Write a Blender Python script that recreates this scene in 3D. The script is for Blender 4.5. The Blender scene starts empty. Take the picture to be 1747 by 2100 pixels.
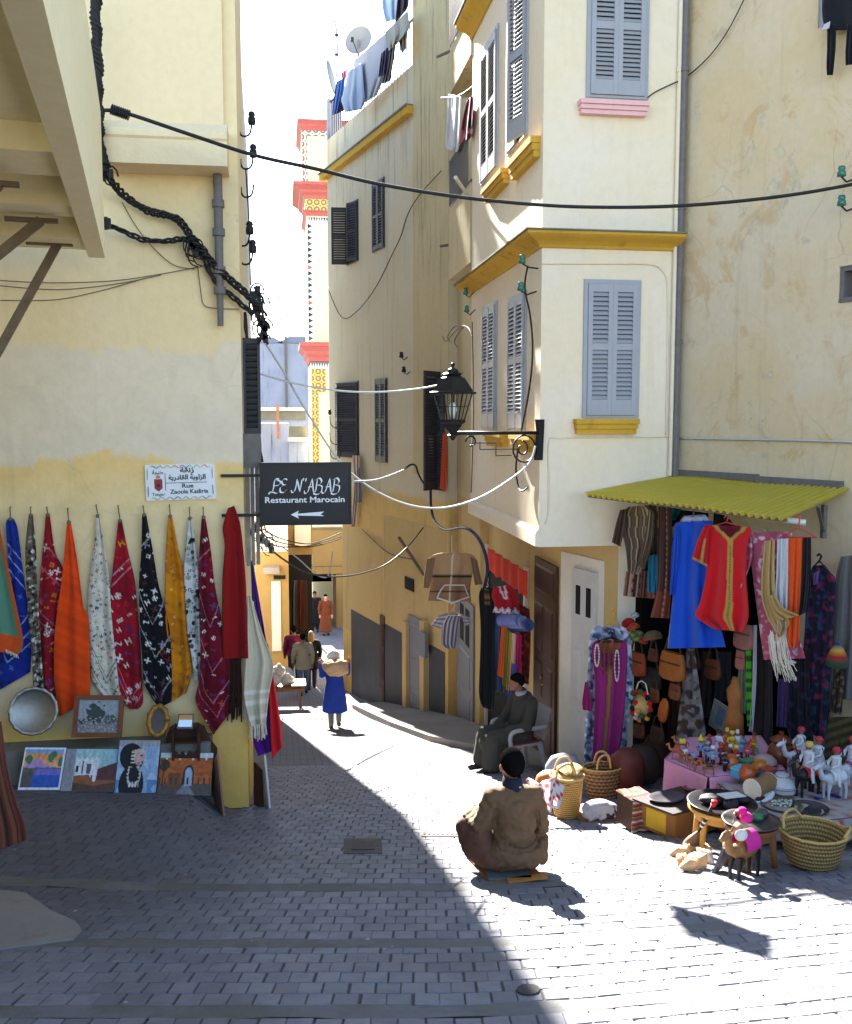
import bpy, bmesh, math, random
import numpy as np
from mathutils import Vector as V, Matrix, Euler, noise as mnoise

S = bpy.context.scene
COL = S.collection
rad = math.radians
random.seed(7)

# ------------------------------------------------------------------ camera, sky, sun, exposure
YAW, TILT = 8.35, 5.4
cam_d = bpy.data.cameras.new('camera')
cam = bpy.data.objects.new('camera', cam_d)
COL.objects.link(cam)
cam.location = (0, 0, 0)
cam.rotation_euler = (rad(90 - TILT), 0, rad(-YAW))
cam_d.sensor_fit = 'VERTICAL'
cam_d.sensor_height = 36
cam_d.lens = 36 * 2000 / 2100
cam_d.clip_end = 600
S.camera = cam

SUN_AZ, SUN_EL = 6.2, 29.5
world = bpy.data.worlds.new("World")
S.world = world
world.use_nodes = True
wn = world.node_tree
bg = wn.nodes['Background']
sky = wn.nodes.new('ShaderNodeTexSky')
sky.sky_type = 'NISHITA'
sky.sun_disc = False
sky.sun_elevation = rad(SUN_EL)
sky.sun_rotation = rad(-SUN_AZ)
sky.air_density = 1.0
sky.dust_density = 0.3
sky.ozone_density = 1.0
wn.links.new(sky.outputs[0], bg.inputs[0])
bg.inputs[1].default_value = 0.068
sun_d = bpy.data.lights.new('sun', 'SUN')
sun = bpy.data.objects.new('sun', sun_d)
COL.objects.link(sun)
sun_d.energy = 5.0
sun_d.angle = rad(0.53)
sun_d.color = (1, .955, .88)
sdir = V((math.sin(rad(SUN_AZ)) * math.cos(rad(SUN_EL)), -math.cos(rad(SUN_AZ)) * math.cos(rad(SUN_EL)), -math.sin(rad(SUN_EL))))
sun.rotation_euler = sdir.to_track_quat('-Z', 'Y').to_euler()
sun.location = (0, 20, 20)
S.view_settings.view_transform = 'Standard'
S.view_settings.look = 'None'
S.view_settings.gamma = 1
S.view_settings.use_curve_mapping = False
S.view_settings.exposure = 3.1

# ------------------------------------------------------------------ geometry of the place
CM = Euler((rad(90 - TILT), 0, rad(-YAW))).to_matrix()
CY, SY = math.cos(rad(YAW)), math.sin(rad(YAW))
def ray(px, py):
    return CM @ V(((px - 873.5) / 2000, (1050 - py) / 2000, -1))
class Plane:
    """a vertical wall plane: origin p0 (x,y), direction u (x,y) to the right seen from outside, outward n"""
    def __init__(s, p0, u):
        s.u = V((u[0], u[1], 0)).normalized(); s.n = V((s.u.y, -s.u.x, 0)); s.p0 = V((p0[0], p0[1], 0))
    def at(s, px, py, off=0):
        d = ray(px, py); p = s.p0 + s.n * off
        return d * (p.dot(s.n) / d.dot(s.n))
    def off(s, o): return Plane(s.p0 + s.n * o, s.u)
    def frame(s, p):
        return Matrix(((s.u.x, s.n.x, 0, p.x), (s.u.y, s.n.y, 0, p.y), (0, 0, 1, p.z), (0, 0, 0, 1)))
def at_depth(px, py, dep): return ray(px, py) * dep
def at_z(px, py, z):
    d = ray(px, py); return d * (z / d.z)
def Hd(d):
    if d < 21: return -1.77 - .23 * d
    if d < 27:
        t = (d - 21) / 6
        return -6.6 - 6 * (.23 * t - .07 * t * t)
    return -7.56 - .09 * (d - 27)
TER = .24
def sstep(a, b, x):
    t = min(1, max(0, (x - a) / (b - a))); return t * t * (3 - 2 * t)
def fd(x, y): return y * CY + x * SY
def fl(x, y): return x * CY - y * SY
def G(x, y):
    z = Hd(fd(x, y))
    z += .05 * max(0, -.75 - x) * sstep(4.5, 8, y) + TER * (1 - sstep(-.95, -.6, x)) * sstep(7.0, 9.0, y)
    return z
def ong(px, py):
    d = ray(px, py); lo, hi = 1.0, 80.0
    for _ in range(50):
        m = (lo + hi) / 2; p = d * m
        if p.z > G(p.x, p.y): lo = m
        else: hi = m
    return d * lo

WF = Plane((-.4, 10.06), (1, 0))                 # left house front
BF = Plane((3.08, 11.5), (1, 0))                 # bay front
ca = 0.0
BA = Plane((3.08, 11.5), (math.sin(ca), -math.cos(ca)))   # bay alley side
R2 = Plane((3.41, 20.0), (.25, -.968))          # middle house, alley side
R1B = Plane((3.6, 20.0), (0, -1))              # set-back balcony wall between bay and middle house
R0 = Plane((4.85, 11.5), (math.sin(rad(23)), -math.cos(rad(23))))  # right house

# ------------------------------------------------------------------ helpers
WL = {}
def setp(o, label=None, cat=None, group=None, kind=None):
    if label: o['label'] = label
    if cat: o['category'] = cat
    if group: o['group'] = group
    if kind: o['kind'] = kind
    return o
def thing(name, label, cat, loc, group=None, kind=None):
    o = bpy.data.objects.new(name, None); COL.objects.link(o)
    o.location = loc; o.empty_display_size = .1
    WL[o] = V(loc)
    return setp(o, label, cat, group, kind)
def inst(name, mesh, parent, mw):
    o = bpy.data.objects.new(name, mesh); COL.objects.link(o)
    o.parent = parent
    o.matrix_basis = Matrix.Translation(-WL[parent]) @ mw
    return o
class MB:
    def __init__(s, T=None):
        s.v = []; s.f = []; s.mi = []; s.T = T or Matrix.Identity(4); s.m = 0; s.c = []; s.cur = None
    def add(s, vs, fs, T=None):
        b = len(s.v); TT = s.T @ T if T is not None else s.T
        for p in vs: s.v.append(TT @ V(p))
        if s.cur is not None: s.c += [s.cur] * (len(s.v) - len(s.c))
        for f in fs: s.f.append(tuple(b + i for i in f)); s.mi.append(s.m)
        return b
    def box(s, lo, hi, T=None):
        x0, y0, z0 = lo; x1, y1, z1 = hi
        return s.add([(x0, y0, z0), (x1, y0, z0), (x1, y1, z0), (x0, y1, z0), (x0, y0, z1), (x1, y0, z1), (x1, y1, z1), (x0, y1, z1)],
              [(3, 2, 1, 0), (4, 5, 6, 7), (0, 1, 5, 4), (1, 2, 6, 5), (2, 3, 7, 6), (3, 0, 4, 7)], T)
    def cbox(s, c, sz, T=None):
        return s.box([c[i] - sz[i] / 2 for i in range(3)], [c[i] + sz[i] / 2 for i in range(3)], T)
    def bar(s, a, b, w, h=None):
        """square bar from a to b"""
        a, b = V(a), V(b); h = h or w
        q = (b - a).to_track_quat('Z', 'Y').to_matrix().to_4x4()
        s.box((-w / 2, -h / 2, 0), (w / 2, h / 2, (b - a).length), Matrix.Translation(a) @ q)
    def quad(s, *p): s.add(p, [tuple(range(len(p)))])
    def prism(s, poly, d0, d1, T=None):
        """poly in local x,z ; depth along y from d0 to d1"""
        n = len(poly)
        vs = [(x, d0, z) for x, z in poly] + [(x, d1, z) for x, z in poly]
        fs = [tuple(range(n)), tuple(range(2 * n - 1, n - 1, -1))] + [(i + n, (i + 1) % n + n, (i + 1) % n, i) for i in range(n)]
        s.add(vs, fs, T)
    def hull(s, polyxy, z0, z1):
        n = len(polyxy)
        vs = [(x, y, z0) for x, y in polyxy] + [(x, y, z1) for x, y in polyxy]
        fs = [tuple(range(n - 1, -1, -1)), tuple(range(n, 2 * n))] + [(i, (i + 1) % n, (i + 1) % n + n, i + n) for i in range(n)]
        s.add(vs, fs)
    def tube(s, pts, r, n=6, cap=True, sq=1.0):
        pts = [V(p) for p in pts]; rs = r if isinstance(r, (list, tuple)) else [r] * len(pts)
        vs = []; up = None
        for i, p in enumerate(pts):
            t = (pts[min(i + 1, len(pts) - 1)] - pts[max(i - 1, 0)])
            if t.length < 1e-9: t = V((0, 0, 1))
            t.normalize()
            if up is None:
                up = V((0, 0, 1)) if abs(t.z) < .9 else V((1, 0, 0))
            a = t.cross(up)
            if a.length < 1e-6: a = t.orthogonal()
            a.normalize(); b = a.cross(t); up = b
            for k in range(n):
                w = 2 * math.pi * k / n
                vs.append(p + a * (math.cos(w) * rs[i]) + b * (math.sin(w) * rs[i] * sq))
        fs = []
        for i in range(len(pts) - 1):
            for k in range(n):
                k2 = (k + 1) % n
                fs.append((i * n + k, i * n + k2, (i + 1) * n + k2, (i + 1) * n + k))
        if cap:
            fs.append(tuple(range(n - 1, -1, -1))); fs.append(tuple(range((len(pts) - 1) * n, len(pts) * n)))
        s.add(vs, fs)
    def lathe(s, prof, n=16, T=None, sx=1, sy=1, cap=True):
        vs = []; fs = []
        for r, z in prof:
            for k in range(n):
                w = 2 * math.pi * k / n
                vs.append((r * math.cos(w) * sx, r * math.sin(w) * sy, z))
        for i in range(len(prof) - 1):
            for k in range(n):
                k2 = (k + 1) % n
                fs.append((i * n + k, i * n + k2, (i + 1) * n + k2, (i + 1) * n + k))
        if cap:
            fs.append(tuple(range(n - 1, -1, -1))); fs.append(tuple(range((len(prof) - 1) * n, len(prof) * n)))
        s.add(vs, fs, T)
    def ball(s, c, r, n=10, m=6, T=None):
        if not isinstance(r, (tuple, list)): r = (r, r, r)
        vs = [(c[0], c[1], c[2] - r[2])]
        for j in range(1, m):
            a = math.pi * j / m - math.pi / 2
            for k in range(n):
                w = 2 * math.pi * k / n
                vs.append((c[0] + r[0] * math.cos(a) * math.cos(w), c[1] + r[1] * math.cos(a) * math.sin(w), c[2] + r[2] * math.sin(a)))
        vs.append((c[0], c[1], c[2] + r[2]))
        fs = [(0, 1 + (k + 1) % n, 1 + k) for k in range(n)]
        for j in range(m - 2):
            for k in range(n):
                a = 1 + j * n; fs.append((a + k, a + (k + 1) % n, a + n + (k + 1) % n, a + n + k))
        L = len(vs) - 1; a = 1 + (m - 2) * n
        fs += [(a + k, a + (k + 1) % n, L) for k in range(n)]
        s.add(vs, fs, T)
    def grid(s, fn, nu, nv):
        vs = [fn(i / nu, j / nv) for j in range(nv + 1) for i in range(nu + 1)]
        w = nu + 1
        s.add(vs, [(j * w + i, j * w + i + 1, (j + 1) * w + i + 1, (j + 1) * w + i) for j in range(nv) for i in range(nu)])
    def mesh(s, name, mats, origin, smooth=False, auto=None):
        me = bpy.data.meshes.new(name)
        me.from_pydata([tuple(p - origin) for p in s.v], [], s.f)
        if not isinstance(mats, (list, tuple)): mats = [mats]
        for m in mats: me.materials.append(m)
        if len(mats) > 1: me.polygons.foreach_set('material_index', s.mi)
        if s.c:
            ca = me.color_attributes.new('Col', 'FLOAT_COLOR', 'POINT')
            arr = np.ones((len(s.v), 4), dtype=np.float32); arr[:, :3] = np.array(s.c, dtype=np.float32)[:, :3]
            ca.data.foreach_set('color', arr.ravel())
        if smooth:
            me.shade_smooth()
            if auto is not None:
                try: me.set_sharp_from_angle(angle=rad(auto))
                except Exception: pass
        me.update()
        return me
    def build(s, name, mats, parent=None, origin=None, smooth=False, auto=None, label=None, cat=None, group=None, kind=None):
        if parent is not None and origin is None: origin = WL[parent]
        if origin is None:
            xs = [p.x for p in s.v]; ys = [p.y for p in s.v]; zs = [p.z for p in s.v]
            origin = V(((min(xs) + max(xs)) / 2, (min(ys) + max(ys)) / 2, min(zs)))
        origin = V(origin)
        o = bpy.data.objects.new(name, s.mesh(name, mats, origin, smooth, auto)); COL.objects.link(o)
        WL[o] = origin
        if parent is not None:
            o.parent = parent; o.location = origin - WL[parent]
        else: o.location = origin
        return setp(o, label, cat, group, kind)
def Tr(x, y, z): return Matrix.Translation((x, y, z))
def Rz(a): return Matrix.Rotation(a, 4, 'Z')
def Rx(a): return Matrix.Rotation(a, 4, 'X')
def Ry(a): return Matrix.Rotation(a, 4, 'Y')
def smooth_path(pts, n=6):
    """Catmull-Rom through the points"""
    pts = [V(p) for p in pts]; out = []
    for i in range(len(pts) - 1):
        p0, p1, p2, p3 = pts[max(i - 1, 0)], pts[i], pts[i + 1], pts[min(i + 2, len(pts) - 1)]
        for k in range(n):
            t = k / n
            out.append(.5 * ((2 * p1) + (p2 - p0) * t + (2 * p0 - 5 * p1 + 4 * p2 - p3) * t * t + (3 * p1 - p0 - 3 * p2 + p3) * t ** 3))
    out.append(pts[-1]); return out
def sag(a, b, drop, n=14):
    a, b = V(a), V(b)
    return [a.lerp(b, i / n) - V((0, 0, drop * 4 * (i / n) * (1 - i / n))) for i in range(n + 1)]
def srgb(r, g, b):
    f = lambda c: (c / 255 / 12.92) if c / 255 <= .04045 else ((c / 255 + .055) / 1.055) ** 2.4
    return (f(r), f(g), f(b))

# ------------------------------------------------------------------ materials
class NT:
    def __init__(s, name):
        s.mat = bpy.data.materials.new(name); s.mat.use_nodes = True
        s.t = s.mat.node_tree; s.p = s.t.nodes['Principled BSDF']
    def n(s, typ, ins=None, **props):
        nd = s.t.nodes.new('ShaderNode' + typ)
        for k, v in props.items(): setattr(nd, k, v)
        for k, v in (ins or {}).items(): s.set(nd.inputs[k], v)
        return nd
    def set(s, sock, v):
        if isinstance(v, bpy.types.NodeSocket): s.t.links.new(v, sock)
        elif isinstance(v, bpy.types.Node): s.t.links.new(v.outputs[0], sock)
        else:
            if sock.type == 'RGBA' and len(v) == 3: v = (*v, 1)
            sock.default_value = v
    def math(s, op, a, b=None, clamp=False):
        nd = s.t.nodes.new('ShaderNodeMath'); nd.operation = op; nd.use_clamp = clamp
        s.set(nd.inputs[0], a)
        if b is not None: s.set(nd.inputs[1], b)
        return nd.outputs[0]
    def mix(s, f, a, b, blend='MIX'):
        nd = s.t.nodes.new('ShaderNodeMix'); nd.data_type = 'RGBA'; nd.blend_type = blend
        s.set(nd.inputs[0], f); s.set(nd.inputs[6], a); s.set(nd.inputs[7], b)
        return nd.outputs[2]
    def noise(s, scale, detail=4, rough=.55, vec=None, dist=0):
        nd = s.n('TexNoise', {'Scale': scale, 'Detail': detail, 'Roughness': rough, 'Distortion': dist})
        if vec is not None: s.set(nd.inputs['Vector'], vec)
        return nd.outputs[0]
    def ramp(s, f, a, b, smooth=True):
        nd = s.t.nodes.new('ShaderNodeMapRange'); nd.interpolation_type = 'SMOOTHSTEP' if smooth else 'LINEAR'
        s.set(nd.inputs[0], f); nd.inputs[1].default_value = a; nd.inputs[2].default_value = b
        return nd.outputs[0]
    def pos(s):
        if not hasattr(s, '_pos'): s._pos = s.n('NewGeometry').outputs['Position']
        return s._pos
    def sep(s, v):
        nd = s.n('SeparateXYZ', {0: v}); return nd.outputs
    def scaled(s, v, sc):
        return s.n('Mapping', {0: v, 3: sc}).outputs[0]
    def bump(s, h, strength=.3, dist=.02):
        nd = s.n('Bump', {'Height': h, 'Strength': strength, 'Distance': dist})
        s.t.links.new(nd.outputs[0], s.p.inputs['Normal'])
    def out(s, col, rough=.8, metal=0, spec=.3):
        s.set(s.p.inputs['Base Color'], col); s.set(s.p.inputs['Roughness'], rough)
        s.p.inputs['Metallic'].default_value = metal
        s.p.inputs['Specular IOR Level'].default_value = spec
        return s.mat
MATS = {}
def sc(c, k): return tuple(min(1, x * k) for x in c)
def plain(name, col, rough=.75, var=.12, scale=12, metal=0, spec=.3, bump=.15, bd=.004):
    if name in MATS: return MATS[name]
    t = NT(name); v = t.n('TexCoord').outputs['Object']
    f = t.noise(scale, 5, .6, v)
    f2 = t.noise(scale * 6, 3, .6, v)
    c = t.mix(f, sc(col, 1 - 2 * var), sc(col, 1 + 2 * var))
    c = t.mix(t.math('MULTIPLY', f2, var * 1.5), c, sc(col, .55))
    if bump: t.bump(f2, bump, bd)
    MATS[name] = t.out(c, rough, metal, spec); return MATS[name]
def vcol(name='painted', rough=.85, weave=0, spec=.2, sheen=0, var=.08):
    if name in MATS: return MATS[name]
    t = NT(name); a = t.n('Attribute', attribute_name='Col').outputs[0]
    v = t.n('TexCoord').outputs['Object']
    f = t.noise(30, 4, .6, v)
    c = t.mix(t.math('MULTIPLY', f, var * 3), a, (0.02, .02, .02), 'MIX')
    if weave:
        h = t.noise(weave, 2, .6, v); t.bump(h, .35, .004)
    if sheen: t.p.inputs['Sheen Weight'].default_value = sheen
    MATS[name] = t.out(c, rough, 0, spec); return MATS[name]
def plaster(name, base, alt, alt_amt=.5, stain=(.2, .16, .1), stain_amt=.35, zones=(), speck=.3, rust=None, crack=.0, streak_top=None, bumpk=.35, sc0=1.0, peel=None):
    """limewashed wall: large washes, patches, runs of dirt, small chips; zones = [(z, softness, colour)] paint colour below z"""
    t = NT(name); P = t.pos(); xyz = t.sep(P); z = xyz[2]
    n1 = t.noise(.7 * sc0, 6, .6, P); n2 = t.noise(2.6 * sc0, 6, .62, P, .6); n3 = t.noise(11, 5, .6, P)
    col = t.mix(t.math('MULTIPLY', t.ramp(n1, .38, .66), alt_amt), base, alt)
    wob = t.math('ADD', t.math('MULTIPLY', t.math('SUBTRACT', n2, .5), .55), t.math('MULTIPLY', t.math('SUBTRACT', n1, .5), .5))
    for zz, soft, cc in zones:
        zz2 = t.math('ADD', z, t.math('MULTIPLY', wob, 1.0))
        f = t.ramp(zz2, zz + soft, zz - soft)
        c2 = t.mix(t.math('MULTIPLY', t.ramp(n2, .4, .65), .35), cc, sc(cc, .8))
        col = t.mix(f, col, c2)
    # fine mottling
    col = t.mix(t.math('MULTIPLY', t.ramp(n3, .35, .7), .16), col, sc(base, .7))
    # vertical runs
    sv = t.scaled(P, (5, 5, .35)); ns = t.noise(1.0, 6, .65, sv)
    col = t.mix(t.math('MULTIPLY', t.ramp(ns, .54, .75), stain_amt), col, stain)
    if rust:
        nr = t.noise(1.6, 5, .7, P, 1.2)
        col = t.mix(t.math('MULTIPLY', t.ramp(nr, .52, .66), rust[1]), col, rust[0])
    # chips
    sp = t.noise(7, 5, .7, t.scaled(P, (1, 1, .45)))
    col = t.mix(t.math('MULTIPLY', t.ramp(sp, .66, .7), speck), col, sc(stain, 1.6))
    if crack:
        vo = t.n('TexVoronoi', {'Vector': t.mix(.12, P, t.n('TexNoise', {'Vector': P, 'Scale': 3.0}).outputs[1], 'ADD'), 'Scale': .75}, feature='DISTANCE_TO_EDGE').outputs[0]
        msk = t.ramp(t.noise(.5, 2, .5, P), .5, .6)
        col = t.mix(t.math('MULTIPLY', t.math('MULTIPLY', t.ramp(vo, .006, .0), msk), crack), col, sc(stain, .5))
    if streak_top is not None:
        f = t.math('MULTIPLY', t.ramp(z, streak_top - 1.4, streak_top), t.ramp(t.noise(1, 6, .65, t.scaled(P, (7, 7, .5))), .5, .68))
        col = t.mix(t.math('MULTIPLY', f, .45), col, (.1, .1, .07))
    h = t.math('ADD', t.math('MULTIPLY', n2, .7), t.math('MULTIPLY', n3, .3))
    if peel:
        pn = t.noise(peel[2], 9, .68, t.scaled(P, (1, 1, .7)), .4); pf = t.ramp(pn, peel[1], peel[1] + .012)
        col = t.mix(t.math('MULTIPLY', pf, .8), col, t.mix(t.ramp(n3, .35, .65), peel[0], sc(peel[0], .75))); h = t.math('SUBTRACT', h, t.math('MULTIPLY', pf, .5))
    t.bump(h, bumpk, .05)
    MATS[name] = t.out(col, .9, 0, .15); return MATS[name]

CREAM = srgb(222, 208, 160); YEL = srgb(226, 205, 135)
m_leftwall = plaster('left_plaster', srgb(231, 209, 164), srgb(235, 213, 172), .5, srgb(160, 145, 105), .14,
    zones=[(.72, .03, srgb(226, 211, 188)), (-.42, .05, srgb(234, 198, 132)), (-.72, .3, srgb(236, 210, 162)), (-3.05, .25, srgb(224, 184, 96))], speck=.2, crack=.12, peel=(srgb(205, 196, 178), .66, 1.1))
m_leftup = plaster('left_upper_plaster', srgb(233, 211, 172), srgb(226, 204, 166), .5, srgb(165, 148, 115), .12, speck=.08)
m_balc = plaster('balcony_cream', srgb(243, 230, 190), srgb(238, 224, 180), .5, srgb(180, 160, 115), .1, speck=.15)
m_bay = plaster('bay_plaster', srgb(233, 216, 187), srgb(232, 219, 203), .7, srgb(176, 155, 125), .14, speck=.2, bumpk=.25, peel=(srgb(214, 190, 150), .665, 1.3))
m_right = plaster('right_plaster', srgb(214, 190, 152), srgb(216, 200, 174), .8, srgb(150, 122, 88), .3, speck=.5, peel=(srgb(210, 196, 170), .63, 1.2), rust=(srgb(194, 156, 106), .5), crack=.25, sc0=1.2)
m_r2 = plaster('middle_plaster', srgb(208, 197, 172), srgb(208, 192, 156), .6, srgb(110, 98, 80), .35, zones=[(-1.75, .12, srgb(214, 178, 106))], speck=.2, streak_top=6.2)
m_r2b = plaster('balcony_plaster', srgb(204, 186, 144), srgb(190, 174, 136), .6, srgb(110, 95, 70), .45, speck=.25, streak_top=3.6)
m_ochre = plaster('ochre_paint', srgb(204, 160, 62), srgb(188, 146, 60), .7, srgb(70, 64, 40), .55, speck=.6, bumpk=.2)
m_low = plaster('lower_plaster', srgb(198, 170, 116), srgb(188, 158, 102), .6, srgb(120, 95, 65), .35, speck=.3)
m_dado = plaster('grey_dado', srgb(84, 84, 86), srgb(70, 70, 74), .6, srgb(60, 58, 55), .3, speck=.25)
m_white = plaster('white_plaster', srgb(222, 214, 200), srgb(205, 195, 178), .5, srgb(150, 138, 120), .25, speck=.2)
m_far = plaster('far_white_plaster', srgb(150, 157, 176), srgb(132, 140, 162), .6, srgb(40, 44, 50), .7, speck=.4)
m_mon = plaster('mossy_concrete', srgb(128, 124, 114), srgb(98, 96, 84), .8, srgb(52, 52, 38), .5, speck=.5)
m_farlow = plaster('far_alley_plaster', srgb(150, 124, 78), srgb(132, 110, 72), .7, srgb(90, 74, 50), .5, speck=.4)
m_cement = plaster('cement', srgb(138, 132, 126), srgb(118, 114, 110), .7, srgb(80, 76, 70), .3, speck=.3)
m_shut = plain('blue_grey_paint', srgb(160, 162, 170), .55, .06, 6)
m_shutd = plain('dark_shutter_paint', srgb(62, 62, 68), .6, .12, 8)
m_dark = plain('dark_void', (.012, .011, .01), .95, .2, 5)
m_pink = plain('pink_paint', srgb(232, 185, 188), .7, .06, 10)
m_red = plain('salmon_paint', srgb(176, 96, 92), .7, .08, 4)
m_iron = plain('black_iron', (.02, .02, .022), .45, .3, 20, .3)
m_rubber = plain('black_cable', (.018, .017, .018), .6, .3, 20)
m_greycab = plain('grey_cable', srgb(190, 190, 188), .5, .1, 20)
m_pipe = plain('grey_pipe', srgb(112, 106, 104), .6, .2, 14)
m_wood = plain('brown_wood', srgb(70, 42, 28), .6, .25, 9)
m_strut = plain('rusty_steel', srgb(112, 98, 84), .7, .25, 14)
m_glass_green = plain('green_glass', srgb(40, 110, 90), .15, .2, 10, 0, .6)
# ------------------------------------------------------------------ ground
def row_w(d, l):
    """paving rows are arcs: straight across on the left, swinging away on the right"""
    k = max(0, l - .1); return d - .27 * (k * k / (k + .6))
def d_of(w, l):
    k = max(0, l - .1); return w + .27 * (k * k / (k + .6))
def xy(d, l): return d * SY + l * CY, d * CY - l * SY
def gmat():
    t = NT('joint_dirt'); P = t.pos()
    n = t.noise(3, 6, .6, P); n2 = t.noise(20, 5, .6, P)
    c = t.mix(n, srgb(78, 76, 76), srgb(92, 88, 86)); c = t.mix(t.math('MULTIPLY', n2, .5), c, srgb(48, 46, 42))
    xyz = t.sep(P)
    # far away the paving reads only as courses: brick texture
    br = t.n('TexBrick', {'Vector': P, 'Color1': srgb(122, 120, 124), 'Color2': srgb(112, 110, 118), 'Mortar': srgb(82, 80, 82), 'Scale': 1.0, 'Mortar Size': .008, 'Brick Width': .2, 'Row Height': .12})
    c = t.mix(t.ramp(xyz[1], 12.9, 13.3), c, br.outputs[0])
    t.bump(n2, .4, .01)
    return t.out(c, .85, 0, .25)
gm = MB()
xs = [-14, -9, -6] + [-4.6 + .1 * i for i in range(140)] + [11, 16]
ys = [-6, -3, 0, 2] + [3 + .25 * i for i in range(180)] + [55, 70]
w = len(xs)
gm.add([(x, y, G(x, y) - .006) for y in ys for x in xs], [(j * w + i, j * w + i + 1, (j + 1) * w + i + 1, (j + 1) * w + i) for j in range(len(ys) - 1) for i in range(w - 1)])
ground = gm.build('ground', gmat(), origin=(0, 0, -3), smooth=True, kind='structure', label='sloping stone-paved street with mossy drainage strips')
def pave_mat():
    t = NT('paving_stone'); P = t.pos()
    oi = t.n('ObjectInfo').outputs['Random']; ri = t.n('NewGeometry').outputs['Random Per Island']
    r = t.math('FRACT', t.math('ADD', t.math('MULTIPLY', oi, 7.3), ri))
    c = t.mix(r, srgb(108, 108, 116), srgb(124, 124, 130))
    n = t.noise(9, 5, .6, P); c = t.mix(t.math('MULTIPLY', t.ramp(n, .45, .7), .25), c, srgb(84, 84, 88))
    n1 = t.noise(1.1, 4, .6, P); c = t.mix(t.math('MULTIPLY', t.ramp(n1, .48, .7), .4), c, srgb(92, 88, 86))
    x = t.sep(P)
    # worn, dirtier stones on the left terrace
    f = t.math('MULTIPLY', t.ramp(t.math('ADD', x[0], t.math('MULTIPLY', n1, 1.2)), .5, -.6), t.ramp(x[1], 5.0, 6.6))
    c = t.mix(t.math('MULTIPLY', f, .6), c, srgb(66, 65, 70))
    g = t.noise(60, 3, .6, P); t.bump(t.math('ADD', g, t.math('MULTIPLY', n, 2)), .3, .006)
    return t.out(c, t.math('ADD', .5, t.math('MULTIPLY', n, .3)), 0, .35)
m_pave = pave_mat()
BANDS = [(6.52, 6.72), (5.28, 5.44), (4.28, 4.42)]
BW, RH = .128, .152
stones = []
wv = 3.2; ri = 0
while wv < 13.2:
    nx = wv + RH; hh_ = RH
    hit = [b for b in BANDS if wv < b[1] and nx > b[0]]
    if hit:
        hh_ = hit[0][0] - wv; nx = hit[0][1]
        if hh_ < .05: wv = nx; continue
    k0 = -36; 
    for k in range(-36, 40):
        l0 = (k + .5 * (ri % 2)) * BW + random.uniform(-.006, .006); l1 = l0 + BW
        lm = l0 + BW / 2; d = d_of(wv + RH / 2, lm); X, Y = xy(d, lm)
        if abs(lm) > .62 * d + .6: continue
        if Y > 9.95 and X < -.5: continue
        if Y > 11.6 and X > 3.3: continue
        if X > 6.2: continue
        stones.append((d, wv, l0, l1, hh_))
    wv = nx; ri += 1
stones.sort(key=lambda q: q[0])
def stone(mb, w0, l0, l1, RH):
    g = .0042
    w1 = w0 + RH - g; w0 += g; l0 += g * .8; l1 -= g * .8
    up = random.uniform(-.0025, .003); tl = random.uniform(-.002, .002)
    c = .004; vs = []
    for e, zz in ((0, -.03), (0, -.004), (c, .002)):
        for (ll, ww) in ((l0 + e, w0 + e), (l1 - e, w0 + e), (l1 - e, w1 - e), (l0 + e, w1 - e)):
            dd = d_of(ww, ll); X, Y = xy(dd, ll)
            vs.append((X, Y, G(X, Y) + zz + up + (tl if ll < (l0 + l1) / 2 else -tl)))
    fs = [(8, 9, 10, 11)]
    for b in (0, 4):
        for i in range(4): fs.append((b + i, b + (i + 1) % 4, b + 4 + (i + 1) % 4, b + 4 + i))
    mb.add(vs, fs)
rest = MB(); n_ind = 0
for (d, w0, l0, l1, hh_) in stones:
    lm = (l0 + l1) / 2; p = V((*xy(d_of(w0 + RH / 2, lm), lm), 0)); p.z = G(p.x, p.y)
    q = CM.transposed() @ p
    vis = abs(q.x / -q.z) < .43 and abs(q.y / -q.z) < .53
    if vis and n_ind < 300:
        m = MB(); stone(m, w0, l0, l1, hh_); m.build('paving_stone', m_pave, ground, origin=p); n_ind += 1
    else: stone(rest, w0, l0, l1, hh_)
rest.build('paving_stones', m_pave, ground, kind='stuff')
# mossy concrete strips
def moss_mat():
    t = NT('mossy_strip'); P = t.pos(); n = t.noise(2.2, 6, .65, P); n2 = t.noise(18, 5, .65, P); x = t.sep(P)
    c = t.mix(n2, srgb(122, 120, 120), srgb(98, 97, 98))
    f = t.math('MULTIPLY', t.ramp(n, .40, .58), t.ramp(x[0], 1.6, .2))
    c = t.mix(t.math('MULTIPLY', f, .38), c, srgb(78, 80, 50))
    t.bump(n2, .6, .015); return t.out(c, .9, 0, .2)
mm = moss_mat()
for a, b in BANDS:
    m = MB()
    def f(u, v):
        l = -3.2 + 7 * u; ww = a - .015 + (b - a + .03) * v + .015 * math.sin(l * 7 + a * 3 + 5 * v)
        X, Y = xy(d_of(ww, l), l); return (X, Y, G(X, Y) - .002 + .004 * math.sin(math.pi * v) + .003 * math.sin(l * 9 + v * 4))
    m.grid(f, 70, 3)
    m.build('drain_strip', mm, ground, smooth=True)

# ------------------------------------------------------------------ houses: masses
def bldg(name, label, loc): return thing(name, label, 'house', loc)
GZ = -9
left_house = bldg('left_house', 'pale yellow plastered house on the left hung with rugs', (-.4, 10.06, -4.05))
m = MB(); m.box((-9, 10.06, GZ), (-.4, 11.6, 6.2)); m.build('wall', m_leftwall, left_house)
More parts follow.
